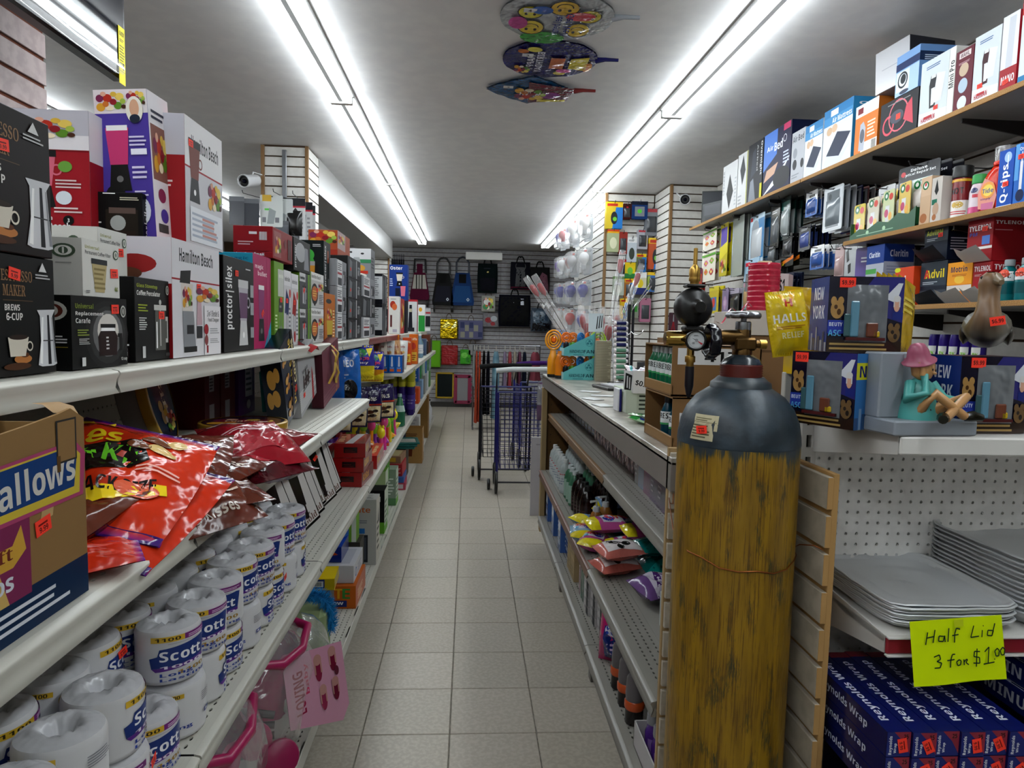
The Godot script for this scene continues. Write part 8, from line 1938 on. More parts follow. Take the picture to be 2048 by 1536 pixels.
	for r in 4:
		for c in 7:
			var y = [2.62, 2.26, 1.93, 1.62][r] + 0.012 * c; var d = 7.2 + 0.3 * c
			var kc = cols[(r * 2 + c) % 5] if r != 2 else "26268a"
			if r == 0 and c < 3: kc = "e0e0e0"
			if r == 1 and c < 2: kc = "e4e4e6"
			if r == 3: kc = ["26268a", "26268a", "b82420", "c8c8ca", "d8b818", "d0d0d0", "c8c8c8"][c]
			var o = thing("bulb_pack", "packed %s bulb on the pillar side, row %s from the top, %s towards the back" % [{"8a1a24": "red", "3a2a8a": "violet", "d8d8da": "white", "5a2a9a": "purple", "c8c8cc": "frosted", "26268a": "blue", "e0e0e0": "white", "e4e4e6": "white", "b82420": "bright red", "c8c8ca": "white", "d8b818": "yellow", "d0d0d0": "white", "c8c8c8": "white"}[kc], ["one", "two", "three", "four"][r], ORD[c]], "light bulb", Vector3(1.20 + 0.05 * sin(c * 2.0), y, -d), -60 + 10.0 * sin(c * 3.0 + r), "packaged bulbs on the pillar side")
			var key = "bulb" + kc
			if not shapes.has(key):
				var b := Mk.new()
				b.T = Transform3D(Basis(Vector3.RIGHT, PI), Vector3(0, -0.06, 0.03))
				b.lathe([[0.001, -0.062], [0.03, -0.056], [0.05, -0.03], [0.056, 0.0], [0.048, 0.028], [0.03, 0.055], [0.022, 0.075, col("b0b2b6")], [0.022, 0.115], [0.006, 0.13]], 14, col(kc), false)
				shapes[key] = b.mesh()
				if not shapes.has("bulbcard"):
					b = Mk.new(); b.box(Vector3(0, -0.085, -0.03), Vector3(0.13, 0.27, 0.003), col("b8bcc0"), 0.001)
					draw(b, Transform3D(Basis(), Vector3(-0.065, -0.22, -0.0285)), 0.13, 0.27, "R d85040 10 86 40 94;L 606468 50 84 40 10 2")
					shapes["bulbcard"] = b.mesh()
					b = Mk.new(); b.box(Vector3(0, -0.085, 0.03), Vector3(0.13, 0.26, 0.115), col("ffffff"), 0.03)
					shapes["bulbclear"] = b.mesh()
			put("bulb", shapes[key], "gloss", o)
			put("card", shapes["bulbcard"], "gloss", o)
			put("clear_cover", shapes["bulbclear"], "clear", o)
			hook(pil, Vector3(1.35, y + 0.04, -d), Vector3(1.14, y + 0.04, -d))
	for q in 6:
		var b := Mk.new()
		var x = 1.36
		b.tube([Vector3(x, 2.78 - 0.012 * q, -7.15 - 0.3 * q), Vector3(1.1, 2.77 - 0.012 * q, -7.15 - 0.3 * q)], 0.003, col("c8cacc"), 6)
		put("display_hook", b, "chrome", pil)

func camera_dome(label: String, at: Vector3, dir: Vector3, wire: Array):
	var o = thing("security_camera", label, "camera", at)
	var b := Mk.new()
	b.T = Transform3D(Basis.looking_at(dir, Vector3.UP) * Basis(Vector3.RIGHT, -PI / 2), Vector3.ZERO)
	b.lathe([[0.02, -0.16], [0.044, -0.15], [0.046, -0.01], [0.05, 0.0], [0.05, 0.03], [0.044, 0.034], [0.04, 0.02, col("16161a")], [0.03, 0.012]], 20, col("c8c8ca"), false)
	b.disc(Vector3(0, 0.012, 0), 0.03, 0.03, 20, col("101014"), 1)
	put("housing", b, "satin", o)
	b = Mk.new(); b.T = Transform3D(Basis.looking_at(dir, Vector3.UP) * Basis(Vector3.RIGHT, -PI / 2), Vector3.ZERO)
	b.lathe([[0.016, 0.012], [0.014, 0.024], [0.004, 0.028]], 14, col("2a2a3a"))
	put("lens", b, "chrome", o)
	b = Mk.new(); b.tube(wire, 0.007, col("d8d8d8"), 6)
	put("bracket_cable", b, "satin", o)

func stock_wall_shelves():
	var T = 2.341
	var dia = "P 16181c 50 6 76 40 50 78 30 40;V 8a8c90 4 40 10 50 SPEAKER;L a8aab0 84 10 12 60 8"
	var W = func(label, d0, d1, y0, h, dep, base, art, marks = []): return wall_box("boxed_goods", label, "box", 1.875, d0, d1, y0, h, dep, base, art, marks)
	W.call("white box with a slim dark diamond shape, first on the top shelf by the return", 4.88, 5.16, T, 0.35, 0.3, "c8c8c8", {"f": dia, "r": "R b0b0b0 0 0 100 100", "l": "R 3a6a3a 0 70 30 100;@food 5a4a88 20 70 80 28"})
	W.call("white box with a large dark diamond, second on the top shelf", 4.70, 4.87, T, 0.365, 0.3, "cacaca", {"f": "P 2a2c30 50 40 80 66 54 96 24 70;L 9a9ca0 10 6 40 20 3;R a0a030 92 0 100 100"})
	W.call("black box with vertical white lettering and a yellow strip", 4.455, 4.69, T, 0.385, 0.3, "121316", {"f": "U e0e0e0 82 40 14 56 Overnight;U a8a8a8 60 50 8 44 Airbed;P 7a7e88 10 0 60 0 40 40 20 36;R c8c020 86 0 100 26;P 2a2e38 20 40 60 50 50 90 30 84"})
	W.call("blue and black air bed box with silver streaks", 4.06, 4.44, T, 0.385, 0.3, "1a1c3a", {"f": "P 4a78c8 0 40 50 60 50 100 0 100;T e8ecf4 12 70 24 8 Air;T e8ecf4 40 66 30 14 Bed;P c8a088 4 22 44 30 56 46 14 40;P e0e4ec 0 0 40 20 96 46 60 16;E 1c1c20 70 20 30 16;R c03060 72 90 96 100;L c0c8e0 74 40 22 20 4;O e0e0e8 78 78 6 20", "r": "R 14163a 0 0 100 100"}, [])
	W.call("grey-white air bed box with two dark knobs", 3.89, 4.05, T, 0.295, 0.3, "b0b2b8", {"f": "T 3a3c44 8 80 84 12 Air_Bed;E 8a8e94 30 58 16 10;E 222428 30 36 16 10;E 222428 86 34 12 9;L 8a8c92 10 10 60 10 2"})
	var am = "R d8dce2 0 0 100 100;R 2a78b0 0 84 100 100;R e4e6e8 24 84 50 96;T e8f0f8 30 74 66 9 Air_Mattress;R 3a88c0 0 72 100 86;T e8f0f8 30 74 66 9 Air_Mattress;P 262c44 14 22 60 14 96 46 50 56;P d0d8ec 0 0 60 0 96 30 60 14 14 22;E c8a888 22 62 10 7;E d0b090 40 64 10 7"
	W.call("blue and white air mattress box partly hidden by its nearer twin", 3.69, 3.885, T, 0.285, 0.3, "d4d8de", {"f": am})
	W.call("blue and white air mattress box with a dark mattress picture", 3.40, 3.68, T, 0.305, 0.3, "d4d8de", {"f": am, "r": "R 2a80b8 0 0 100 100;T e8f0f8 10 86 80 6 Queen;R 1a5a90 10 20 70 30;R 1a5a90 10 46 70 56;E d0d8e0 40 10 30 8"})
	W.call("orange and white heater box with a grey oval heater", 3.18, 3.37, T, 0.235, 0.26, "d8843a", {"f": "R d87828 0 0 100 76;R f0ece4 0 76 100 100;R 7a1c24 10 82 34 94;R e8e4dc 30 0 100 22;P b0b4c0 20 8 44 6 48 50 38 64 24 60;E 5a5e68 34 36 10 14;L f0dcc0 56 30 34 34 5;B 2a2a2a 76 4 20 16", "r": "R b06020 0 0 100 100"})
	carton("boxed_goods", "plain white box balanced at a tilt on the orange heater box", "box", Vector3(2.0, T + 0.245, -3.12), Vector3(0.2, 0.19, 0.24), -80, "c8c8cc", {"f": "L a8a8b0 20 50 60 4 1", "r": "R 2a2a30 0 0 100 100"}, [], "gloss", "", 4.0)
	W.call("black speaker box with a pink glowing speaker picture", 2.89, 3.16, T, 0.18, 0.26, "1c1c1e", {"f": "O d85060 24 40 16 24;E 4a4a58 46 54 18 16;O d86a78 50 56 26 10;P c84858 64 40 90 20 84 84 70 70;R d84030 44 46 56 60;L 8a8a8c 20 88 60 5 1", "r": "R 141416 0 0 100 100;T c8c8cc 10 84 60 8 SPECIAL;L 8a3a48 10 30 70 44 6"})
	W.call("light blue appliance box on top of the speaker box", 2.90, 3.06, T + 0.182, 0.175, 0.22, "7aa0d0", {"f": "R a8c4e8 0 0 100 60;R 20305a 0 62 100 80;R d8e0ec 4 10 60 58;O 26282c 32 36 22 24;E 26282c 34 38 12 12;E 3a4058 40 6 20 5", "r": "R 6a94cc 0 0 100 100;R 1c2c50 0 62 100 84;L c0d0e8 10 64 70 14 3;R d0d8e4 60 10 100 50"})
	var cl = "R c8d0d4 0 0 100 100;P e8ecee 0 0 100 0 100 16 0 22;@clipper 22242a 24 24 46 50 d8dade;P d8dadc 50 30 80 30 90 70 60 74;T b03038 10 6 50 8 HAIRMAN;R a82830 20 10 50 14;L 4a6a9a 20 86 50 6 2"
	W.call("clear clipper blister with a red script at its foot", 2.71, 2.88, T, 0.262, 0.08, "b8c0c8", {"f": cl, "r": "R e0e0d8 0 0 100 100"}, [["f", 62, 22, 0]])
	W.call("white trimmer pack with vertical lettering", 2.675, 2.71, T, 0.262, 0.16, "dcdcd6", {"f": "V 3a3a3c 10 40 80 40 Mini_Pro", "r": "V 3a3a3c 10 40 30 40 Mini_Pro"})
	W.call("maroon hair clipper box with round pictures, in front of its twin", 2.575, 2.672, T, 0.23, 0.2, "5a1424", {"f": "R d8c8c8 20 86 84 95;T 3a1018 26 87 50 7 WAHL;E b8a088 50 66 26 11;E a8b8c8 50 40 26 12;E d0d8e0 50 12 26 11;L b89098 20 76 60 4 2", "r": "R 5a1424 0 0 100 100;R d0c0c0 20 86 80 95;T 3a1018 26 87 46 7 WAHL;E a8b8c8 50 40 22 12;E d0d8e0 50 14 22 12"})
	W.call("clipper blister with a maroon clipper near the photo's corner", 2.44, 2.57, T, 0.245, 0.08, "b8c0c8", {"f": cl.replace("22242a", "3a1418")}, [["f", 30, 24, 0]])
	W.call("clear pack with a silver trimmer and red label", 2.36, 2.435, T, 0.26, 0.1, "a81c28", {"f": "R d8dce0 0 30 100 100;P c0c4cc 30 30 70 30 80 96 40 96;R 9a1c24 0 0 100 30;T f0e8e8 10 10 80 10 NANO"}, [["f", 40, 12, 10]])
	W.call("white and red clipper pack cut by the photo's right edge", 2.20, 2.35, T, 0.33, 0.1, "d0d4d8", {"f": "R b02830 0 70 40 90;P 1a1a1c 30 40 80 44 90 70 40 74;P 1a1a1c 30 10 80 14 90 36 40 40;R 2a78a8 0 0 100 8;T c03038 60 90 36 8 $1"})
	# middle shelf
	var M = 1.931
	var o = thing("display_tray", "dark green display tray with wavy front edge on the middle shelf", "tray", Vector3(1.94, M, -3.09), -90)
	var b := Mk.new()
	b.box(Vector3(0, 0.005, 0), Vector3(0.5, 0.01, 0.15), col("0e4a2a"))
	for q in 2: b.box(Vector3([-0.248, 0.248][q], 0.04, 0), Vector3(0.004, 0.08, 0.15), col("0e4a2a"))
	b.prism(PackedVector2Array([Vector2(-0.25, 0), Vector2(0.25, 0), Vector2(0.25, 0.085), Vector2(0.2, 0.06), Vector2(0.13, 0.075), Vector2(0.06, 0.045), Vector2(-0.02, 0.06), Vector2(-0.1, 0.035), Vector2(-0.17, 0.045), Vector2(-0.25, 0.02)]), 0.072, 0.076, col("0f5230"))
	draw(b, Transform3D(Basis(), Vector3(-0.25, 0, 0.076)), 0.5, 0.08, "E a8d0a8 30 26 2.4 12;E a8d0a8 56 30 2.4 12;L 8ab898 12 16 60 10 1")
	put("tray", b, "satin", o)
	for q in 8:
		pack("air freshener refill card standing in the green tray, %s from the far end" % ORD[q], Vector3(1.885 + 0.03 * (q % 2), M + 0.17 + 0.006 * q, -(3.30 - 0.058 * q)), -90 + 8 * sin(q * 3.0), 0.095, 0.155, ["c8b02a", "d8c8b0", "c8c0a8", "d0b8a0", "c8d0a0", "e8c860", "d8b858", "c8d8d0"][q], "E 1a6a3a 30 84 20 12;E e0e8e0 30 84 10 6;E c83828 72 80 18 10;P d8d8d8 30 10 60 10 64 56 26 56;E b83060 36 34 18 12;E e8a838 70 24 16 12", "c8c0b8" if q % 2 else "", "air freshener refills in the green tray", 0.016)
	W.call("tall beige air freshener box right of the green tray", 2.765, 2.83, M, 0.195, 0.07, "d0b090", {"f": "E 1a6a3a 46 82 30 9;E e8ece8 46 82 18 6;E c84030 46 84 10 4;R c8a888 0 0 100 60;E a86a40 40 14 34 10"})
	W.call("slim box with a black leaf pattern and a green square", 2.70, 2.762, M, 0.18, 0.06, "c8c0b8", {"f": "P 1a1a1a 30 70 50 96 70 70 50 60;R 0e6a50 10 40 60 52;E b89880 50 30 30 14;E a86a40 40 12 20 7"})
	bottle("spray_can", "dark red insect spray can with black cap and wire loop", "can", Vector3(1.93, M, -2.66), [[0.03, 0.0], [0.034, 0.005], [0.034, 0.155], [0.031, 0.165]], "7a1018", "R e8e0d8 10 4 90 44;E c8a030 50 34 20 8;T 141414 24 60 44 14 HOT;R d8a020 0 88 100 94;L c03030 20 12 60 10 2", "16161a", "", 1.0, "gloss", -60)
	bottle("shampoo_bottle", "white and pink bottle with a green cap between the red can and detergent", "bottle", Vector3(1.93, M, -2.565), [[0.028, 0.0], [0.033, 0.006], [0.032, 0.09], [0.022, 0.125]], "d8c8d0", "R c83878 10 0 90 26;E 2a2a5a 44 76 14 8;R d03848 40 54 70 64", "2a9a48", "", 1.0, "gloss", -60)
	# the big red detergent jug with a hole for its handle
	o = thing("detergent_bottle", "large orange-red laundry detergent jug with a clear measuring cap", "bottle", Vector3(1.955, M, -2.475), -78)
	b = Mk.new()
	var outer = PackedVector2Array(); var hole = PackedVector2Array()
	for p in [[-0.085, 0.0], [0.078, 0.0], [0.086, 0.03], [0.088, 0.12], [0.07, 0.155], [0.045, 0.172], [0.03, 0.178], [-0.03, 0.178], [-0.06, 0.15], [-0.082, 0.10], [-0.09, 0.03]]: outer.append(Vector2(p[0], p[1]))
	for q in 14: hole.append(Vector2(0.052 + 0.022 * cos(TAU * q / 14), 0.105 + 0.04 * sin(TAU * q / 14)))
	# two half outlines joined round the hole
	var ring1 = PackedVector2Array(outer); 
	var red = col("d83018")
	var nn = 40
	var O = []; var H = []
	for q in nn:
		var a = TAU * q / nn
		var dir = Vector2(cos(a), sin(a)); var best = 0.3
		for e in outer.size():
			var hit = Geometry2D.segment_intersects_segment(Vector2(0.045, 0.1), Vector2(0.045, 0.1) + dir * 0.4, outer[e], outer[(e + 1) % outer.size()])
			if hit != null: best = Vector2(0.045, 0.1).distance_to(hit)
		O.append(Vector2(0.045, 0.1) + dir * best); H.append(Vector2(0.045, 0.1) + dir * Vector2(0.021, 0.038) * 1.0)
	var P = []
	for lay in [[0, 0.0], [0.12, 0.026], [0.4, 0.036], [0.8, 0.034], [1.0, 0.016]]:
		for q in nn:
			var p = O[q].lerp(H[q], lay[0]); P.append(Vector3(p.x, p.y, lay[1]))
	for lay in [[1.0, -0.016], [0.8, -0.034], [0.4, -0.036], [0.12, -0.026], [0, 0.0]]:
		for q in nn:
			var p = O[q].lerp(H[q], lay[0]); P.append(Vector3(p.x, p.y, lay[1]))
	b.grid(P, nn, 10, red, true)
	put("jug", b, "gloss", o)
	b = Mk.new()
	var lp = PackedVector2Array([Vector2(-0.066, 0.02), Vector2(-0.006, 0.012), Vector2(0.006, 0.06), Vector2(-0.01, 0.11), Vector2(-0.046, 0.13), Vector2(-0.07, 0.08)])
	b.prism(lp, 0.036, 0.0385, col("e08a78"))
	draw(b, Transform3D(Basis(), Vector3(-0.07, 0.01, 0.0385)), 0.08, 0.12, "E e89020 50 62 36 26;E f0d040 50 62 26 18;T 1c2a7a 22 54 56 14 Tide;R c05080 20 4 80 24;T 5a1a5a 16 32 50 8 simply")
	put("label", b, "gloss", o)
	b = Mk.new(); b.T = Transform3D(Basis(), Vector3(0, 0.172, 0))
	b.lathe([[0.036, 0.0], [0.038, 0.01], [0.036, 0.014]], 18, red)
	put("collar", b, "gloss", o)
	b = Mk.new(); b.T = Transform3D(Basis(), Vector3(0, 0.186, 0)); b.lathe([[0.034, 0.0], [0.036, 0.05], [0.034, 0.052]], 18, col("ffffff"))
	put("measuring_cap", b, "clear", o)
	W.call("tall blue cotton swab box with white vertical lettering", 2.335, 2.405, M, 0.2, 0.08, "1c50b0", {"f": "V f0f4fa 20 8 60 66 Q-tips;E a8c8f0 60 86 24 9;R f0f4fa 58 70 64 90;R d8e8f8 0 0 100 3"}, [["f", 56, 40, 0]])
	W.call("blue electric toothbrush pack with white brush picture", 2.27, 2.33, M, 0.205, 0.06, "2a68c0", {"f": "T e0e8f8 30 88 50 6 Oral;R e8e8ec 40 20 60 70;P d0d4d8 44 70 56 70 54 86 46 86;E 16244a 50 14 30 10;R 5aa0e0 0 40 30 100"}, [["f", 44, 78, 0]])
	W.call("second toothbrush pack at the photo's right edge", 2.16, 2.265, M, 0.215, 0.06, "4a80c8", {"f": "R d8b080 20 30 80 60;R c83838 10 80 60 94;L e0e8f0 20 10 60 14 2"})
	# lower shelf: medicine display cartons, each with a torn-open front tray
	var L = 1.601
	var med = [["dark navy sleep-aid display carton with yellow-green script", 2.68, 2.82, L + 0.178, 0.135, "0c1024", "R 3a4048 0 58 100 100;T c8d048 8 78 70 16 AdvilPM;L a8b0b8 10 62 50 10 2", "T 8a9048 10 84 70 8 AdvilPM;L 9aa0b0 10 30 60 40 5"], ["tall red pain-relief display carton, upper one", 2.44, 2.57, L + 0.15, 0.16, "8a1018", "T f0e8e8 6 74 88 12 TYLENOL;T 3a50a8 10 62 30 8 PM;R 4a70b8 60 40 90 60;R d8d4d0 0 30 100 36", "T e8d8d8 6 84 88 8 TYLENOL;L c08088 6 70 60 4 1"], ["grey and navy display carton with red and yellow lettering", 2.67, 2.83, L, 0.175, "14182a", "R 2e3640 0 44 100 100;T e8d020 20 62 70 20 Advil;T d83020 14 62 20 20 A;L b0b8c0 10 48 60 8 2;R 3a3e48 0 0 100 34", "L 9aa0b0 10 30 60 40 5"], ["orange display carton with navy lettering", 2.53, 2.665, L, 0.16, "d87a14", "R e89820 0 46 100 100;T 1a2050 14 76 66 14 Motrin;E f0c040 50 58 20 10;L a85010 20 66 60 6 2;R d0c8c0 0 30 100 44", "L b06010 10 30 60 40 4"], ["red display carton with white lettering, lower one", 2.43, 2.525, L, 0.148, "98141c", "T f0e8e8 6 78 88 13 TYLENOL;E e8e0e0 70 60 14 6;L d0a0a0 10 66 40 6 2;P d8d4d0 0 0 70 0 60 30 0 40", "T f0e0e0 6 80 88 13 TYLENOL;T e8d0d0 10 66 40 7 Extra"]]
	for q in med.size():
		var p = med[q]
		o = wall_box("medicine_carton", p[0], "box", 1.90, p[1], p[2], p[3], p[4], 0.13, p[5], {"f": p[6], "r": p[7], "l": p[7]}, [["f", 70, 76, 0]] if q in [1, 0] else [])
		b = Mk.new()
		var w = p[2] - p[1]
		b.grid([Vector3(-w / 2, 0.002, 0.066), Vector3(0, 0.002, 0.066), Vector3(w / 2, 0.002, 0.066), Vector3(-w / 2, 0.03, 0.1), Vector3(0, 0.025, 0.112), Vector3(w / 2, 0.032, 0.1), Vector3(-w / 2 + 0.01, 0.055, 0.125), Vector3(0, 0.04, 0.135), Vector3(w / 2 - 0.01, 0.058, 0.12)], 3, 3, col("c0bcb8" if q in [1, 3, 4] else "2a2c34"))
		put("open_flap", b, "card", o)
	W.call("red and white effervescent tablets box", 2.84, 2.97, L, 0.165, 0.12, "d0401c", {"f": "R d8d8d0 0 0 100 40;T f0e0d0 10 62 50 16 Ad;E c8d020 14 94 16 6;R 3a6ab0 20 40 60 46"})
	W.call("blue and silver allergy tablets box behind the souvenir box", 3.06, 3.2, L, 0.285, 0.14, "1a3a80", {"f": "R a8acb8 0 0 100 70;R 4a9a48 0 54 60 62;T d8e0f0 16 80 60 9 Claritin", "r": "R 98a0b0 0 0 100 72;R 16347a 0 72 100 100;T c8d4e8 20 80 60 11 Claritin;L 7a8298 10 40 70 28 6"})
	for q in 3:
		bottle("mouthwash_bottle", "teal mouthwash bottle on the lower wall shelf, %s from the photo's edge" % ORD[2 - q], "bottle", Vector3(1.93, L, -2.385 + 0.078 * q), [[0.028, 0.0], [0.035, 0.006], [0.035, 0.1], [0.016, 0.125], [0.014, 0.13]], "0e6a6e", "R e0e4e4 12 56 88 82;T 1a1a1c 18 64 60 12 COOL;E e05038 50 76 26 12;R 0a5056 12 20 88 50", "8a9094", "teal mouthwash bottles", 0.7, "gloss", -70)
	for q in 5:
		bottle("deodorant", "purple deodorant with a white label on the bottom ledge of the wall, %s along" % ORD[q], "deodorant", Vector3(1.93, 1.395, -2.75 + 0.062 * q), [[0.022, 0.0], [0.028, 0.005], [0.028, 0.06], [0.024, 0.085]], "2a1a6a", "R d0d0cc 20 0 80 44;R 7ab040 40 4 70 20", "", "purple deodorants", 0.6, "gloss", -70)
	o = thing("wall_shelf", "narrow lowest wall ledge with purple deodorants", "shelf", Vector3(2.05, 1.376, -2.7))
	b = Mk.new(); b.box(Vector3(0.03, 0.0, 0), Vector3(0.44, 0.018, 1.6), col("a8a6a2"), 0.001)
	put("board", b, "satin", o)
	# electronics on the far end of the top shelf and the cameras
	carton("receipt_printer", "dark grey till printer at the far end of the top shelf", "printer", Vector3(2.02, T, -5.55), Vector3(0.24, 0.16, 0.2), -70, "26282c", {"f": "R 3a3c42 10 40 90 90;R 14151a 16 10 84 30", "t": "R 1c1d22 10 10 90 90"}, [], "satin")
	carton("monitor_back", "black flat screen standing behind the till printer", "screen", Vector3(2.08, T, -5.76), Vector3(0.3, 0.30, 0.04), -20, "15161c", {"f": "R 1c1e2a 4 4 96 96"}, [], "satin")
	carton("monitor_back", "dark upright panel beside the white diamond box", "screen", Vector3(2.08, T, -5.3), Vector3(0.1, 0.38, 0.06), -60, "3a3c40", {"f": "R 2a2c30 6 4 94 96"}, [], "satin")
	camera_dome("white bullet security camera on the slatwall return", Vector3(1.94, 2.66, -6.28), Vector3(-0.35, -0.2, 1), [Vector3(0.03, 0.0, -0.12), Vector3(0.02, 0.06, -0.2), Vector3(-0.02, 0.1, -0.22)])

# flat print laid over a curved surface: triangles are split until small, then each point is moved by f
func drape(b: Mk, src: Mk, f: Callable, step: float):
	var st = []
	for q in range(0, src.i.size(), 3):
		st.append([src.v[src.i[q]], src.v[src.i[q + 1]], src.v[src.i[q + 2]], src.c[src.i[q]], 0])
	while st.size() > 0:
		var t = st.pop_back()
		var e = [t[0].distance_to(t[1]), t[1].distance_to(t[2]), t[2].distance_to(t[0])]
		var m = 0
		if e[1] > e[m]: m = 1
		if e[2] > e[m]: m = 2
		if e[m] > step and t[4] < 9:
			var p = t[m]; var q2 = t[(m + 1) % 3]; var r = t[(m + 2) % 3]
			var mid = (p + q2) * 0.5
			st.append([p, mid, r, t[3], t[4] + 1]); st.append([mid, q2, r, t[3], t[4] + 1])
		else:
			b.tri(f.call(t[0]), f.call(t[2]), f.call(t[1]), t[3])

func pillow(x: float, y: float, w: float, h: float, t: float, sd: float, rough := 1.0) -> float:
	var u = clampf(1.0 - pow(absf(2.0 * x / w), 2.2), 0.0, 1.0)
	var q = clampf(1.0 - pow(absf(2.0 * y / h) / 0.9, 3.0), 0.0, 1.0)
	var k = pow(u, 0.55) * pow(q, 0.6)
	var wr = sin(x * 90.0 / (w * 5.0) + sd * 3.0 + y * 31.0) * 0.05 + sin(y * 57.0 + sd) * sin(x * 43.0 - sd) * 0.09 + sin(x * 120.0 + y * 90.0 + sd * 7.0) * 0.03
	return t * 0.5 * (k * (1.0 + wr * 1.6 * rough))

# a filled bag with two crimped ends, lying in x,y with its print towards +z
func bag_mesh(w: float, h: float, t: float, base: String, art: String, sd := 1.0, crimp := "", rough := 1.0) -> ArrayMesh:
	var key = "bag%s_%s_%s_%s_%s_%s_%s" % [w, h, t, base, art.hash(), sd, crimp]
	if shapes.has(key): return shapes[key]
	var b := Mk.new()
	var nu = 15; var nv = 17
	for s in [1.0, -1.0]:
		var P = []; var K = []
		for c in nv:
			var y = h * (float(c) / (nv - 1) - 0.5)
			for a in nu:
				var x = w * (float(a) / (nu - 1) - 0.5)
				var pinch = 1.0 - 0.06 * pow(absf(2.0 * y / h), 2.0) + (0.02 if (c == 0 or c == nv - 1) else 0.0)
				P.append(Vector3(x * pinch, y, s * (pillow(x, y, w, h, t, sd, rough) + 0.0006)))
				K.append(col(crimp) if crimp and (c < 1 or c > nv - 2) else col(base))
		b.grid(P, nu, nv, K, false, s < 0)
	if art:
		var src := Mk.new()
		draw(src, Transform3D(Basis(), Vector3(-w / 2, -h / 2, 0)), w, h, art)
		drape(b, src, func(p): return Vector3(p.x * (1.0 - 0.06 * pow(absf(2.0 * p.y / h), 2.0)), p.y, pillow(p.x, p.y, w, h, t, sd, rough) + 0.0012 + p.z * 2.0), w / 9.0)
	shapes[key] = b.mesh()
	return shapes[key]

# lay: x to the right, print up; angle turns it on the shelf; tip lifts the far end
func bag(called: String, label: String, category: String, at: Vector3, euler: Vector3, w: float, h: float, t: float, base: String, art: String, sd := 1.0, crimp := "", group := "", material := "wrap", rough := 1.0) -> Node3D:
	var o = thing(called, label, category, at, 0.0, group)
	o.basis = Basis.from_euler(euler * PI / 180.0)
	put("bag_body", bag_mesh(w, h, t, base, art, sd, crimp, rough), material, o)
	return o

func tin(called: String, label: String, at: Vector3, r: float, h: float, side: String, lid: String, art: String, euler := Vector3.ZERO) -> Node3D:
	var o = thing(called, label, "tin", at)
	o.rotation_degrees = euler
	var b := Mk.new()
	b.lathe([[r - 0.004, 0.0], [r, 0.004], [r, h * 0.62], [r, h * 0.66, col("a8822a")], [r + 0.0035, h * 0.68], [r + 0.0035, h * 0.97], [r + 0.001, h], [r - 0.006, h + 0.001]], 40, col(side), false)
	b.disc(Vector3(0, 0, 0), r - 0.004, r - 0.004, 40, col(side), -1)
	put("tin_body", b, "gloss", o)
	b = Mk.new()
	b.disc(Vector3(0, h - 0.001, 0), r - 0.006, r - 0.006, 40, col(lid), 1)
	draw(b, Transform3D(Basis(Vector3.RIGHT, -PI / 2), Vector3(-r, h - 0.001, r)), r * 2, r * 2, art)
	put("lid", b, "gloss", o)
	return o

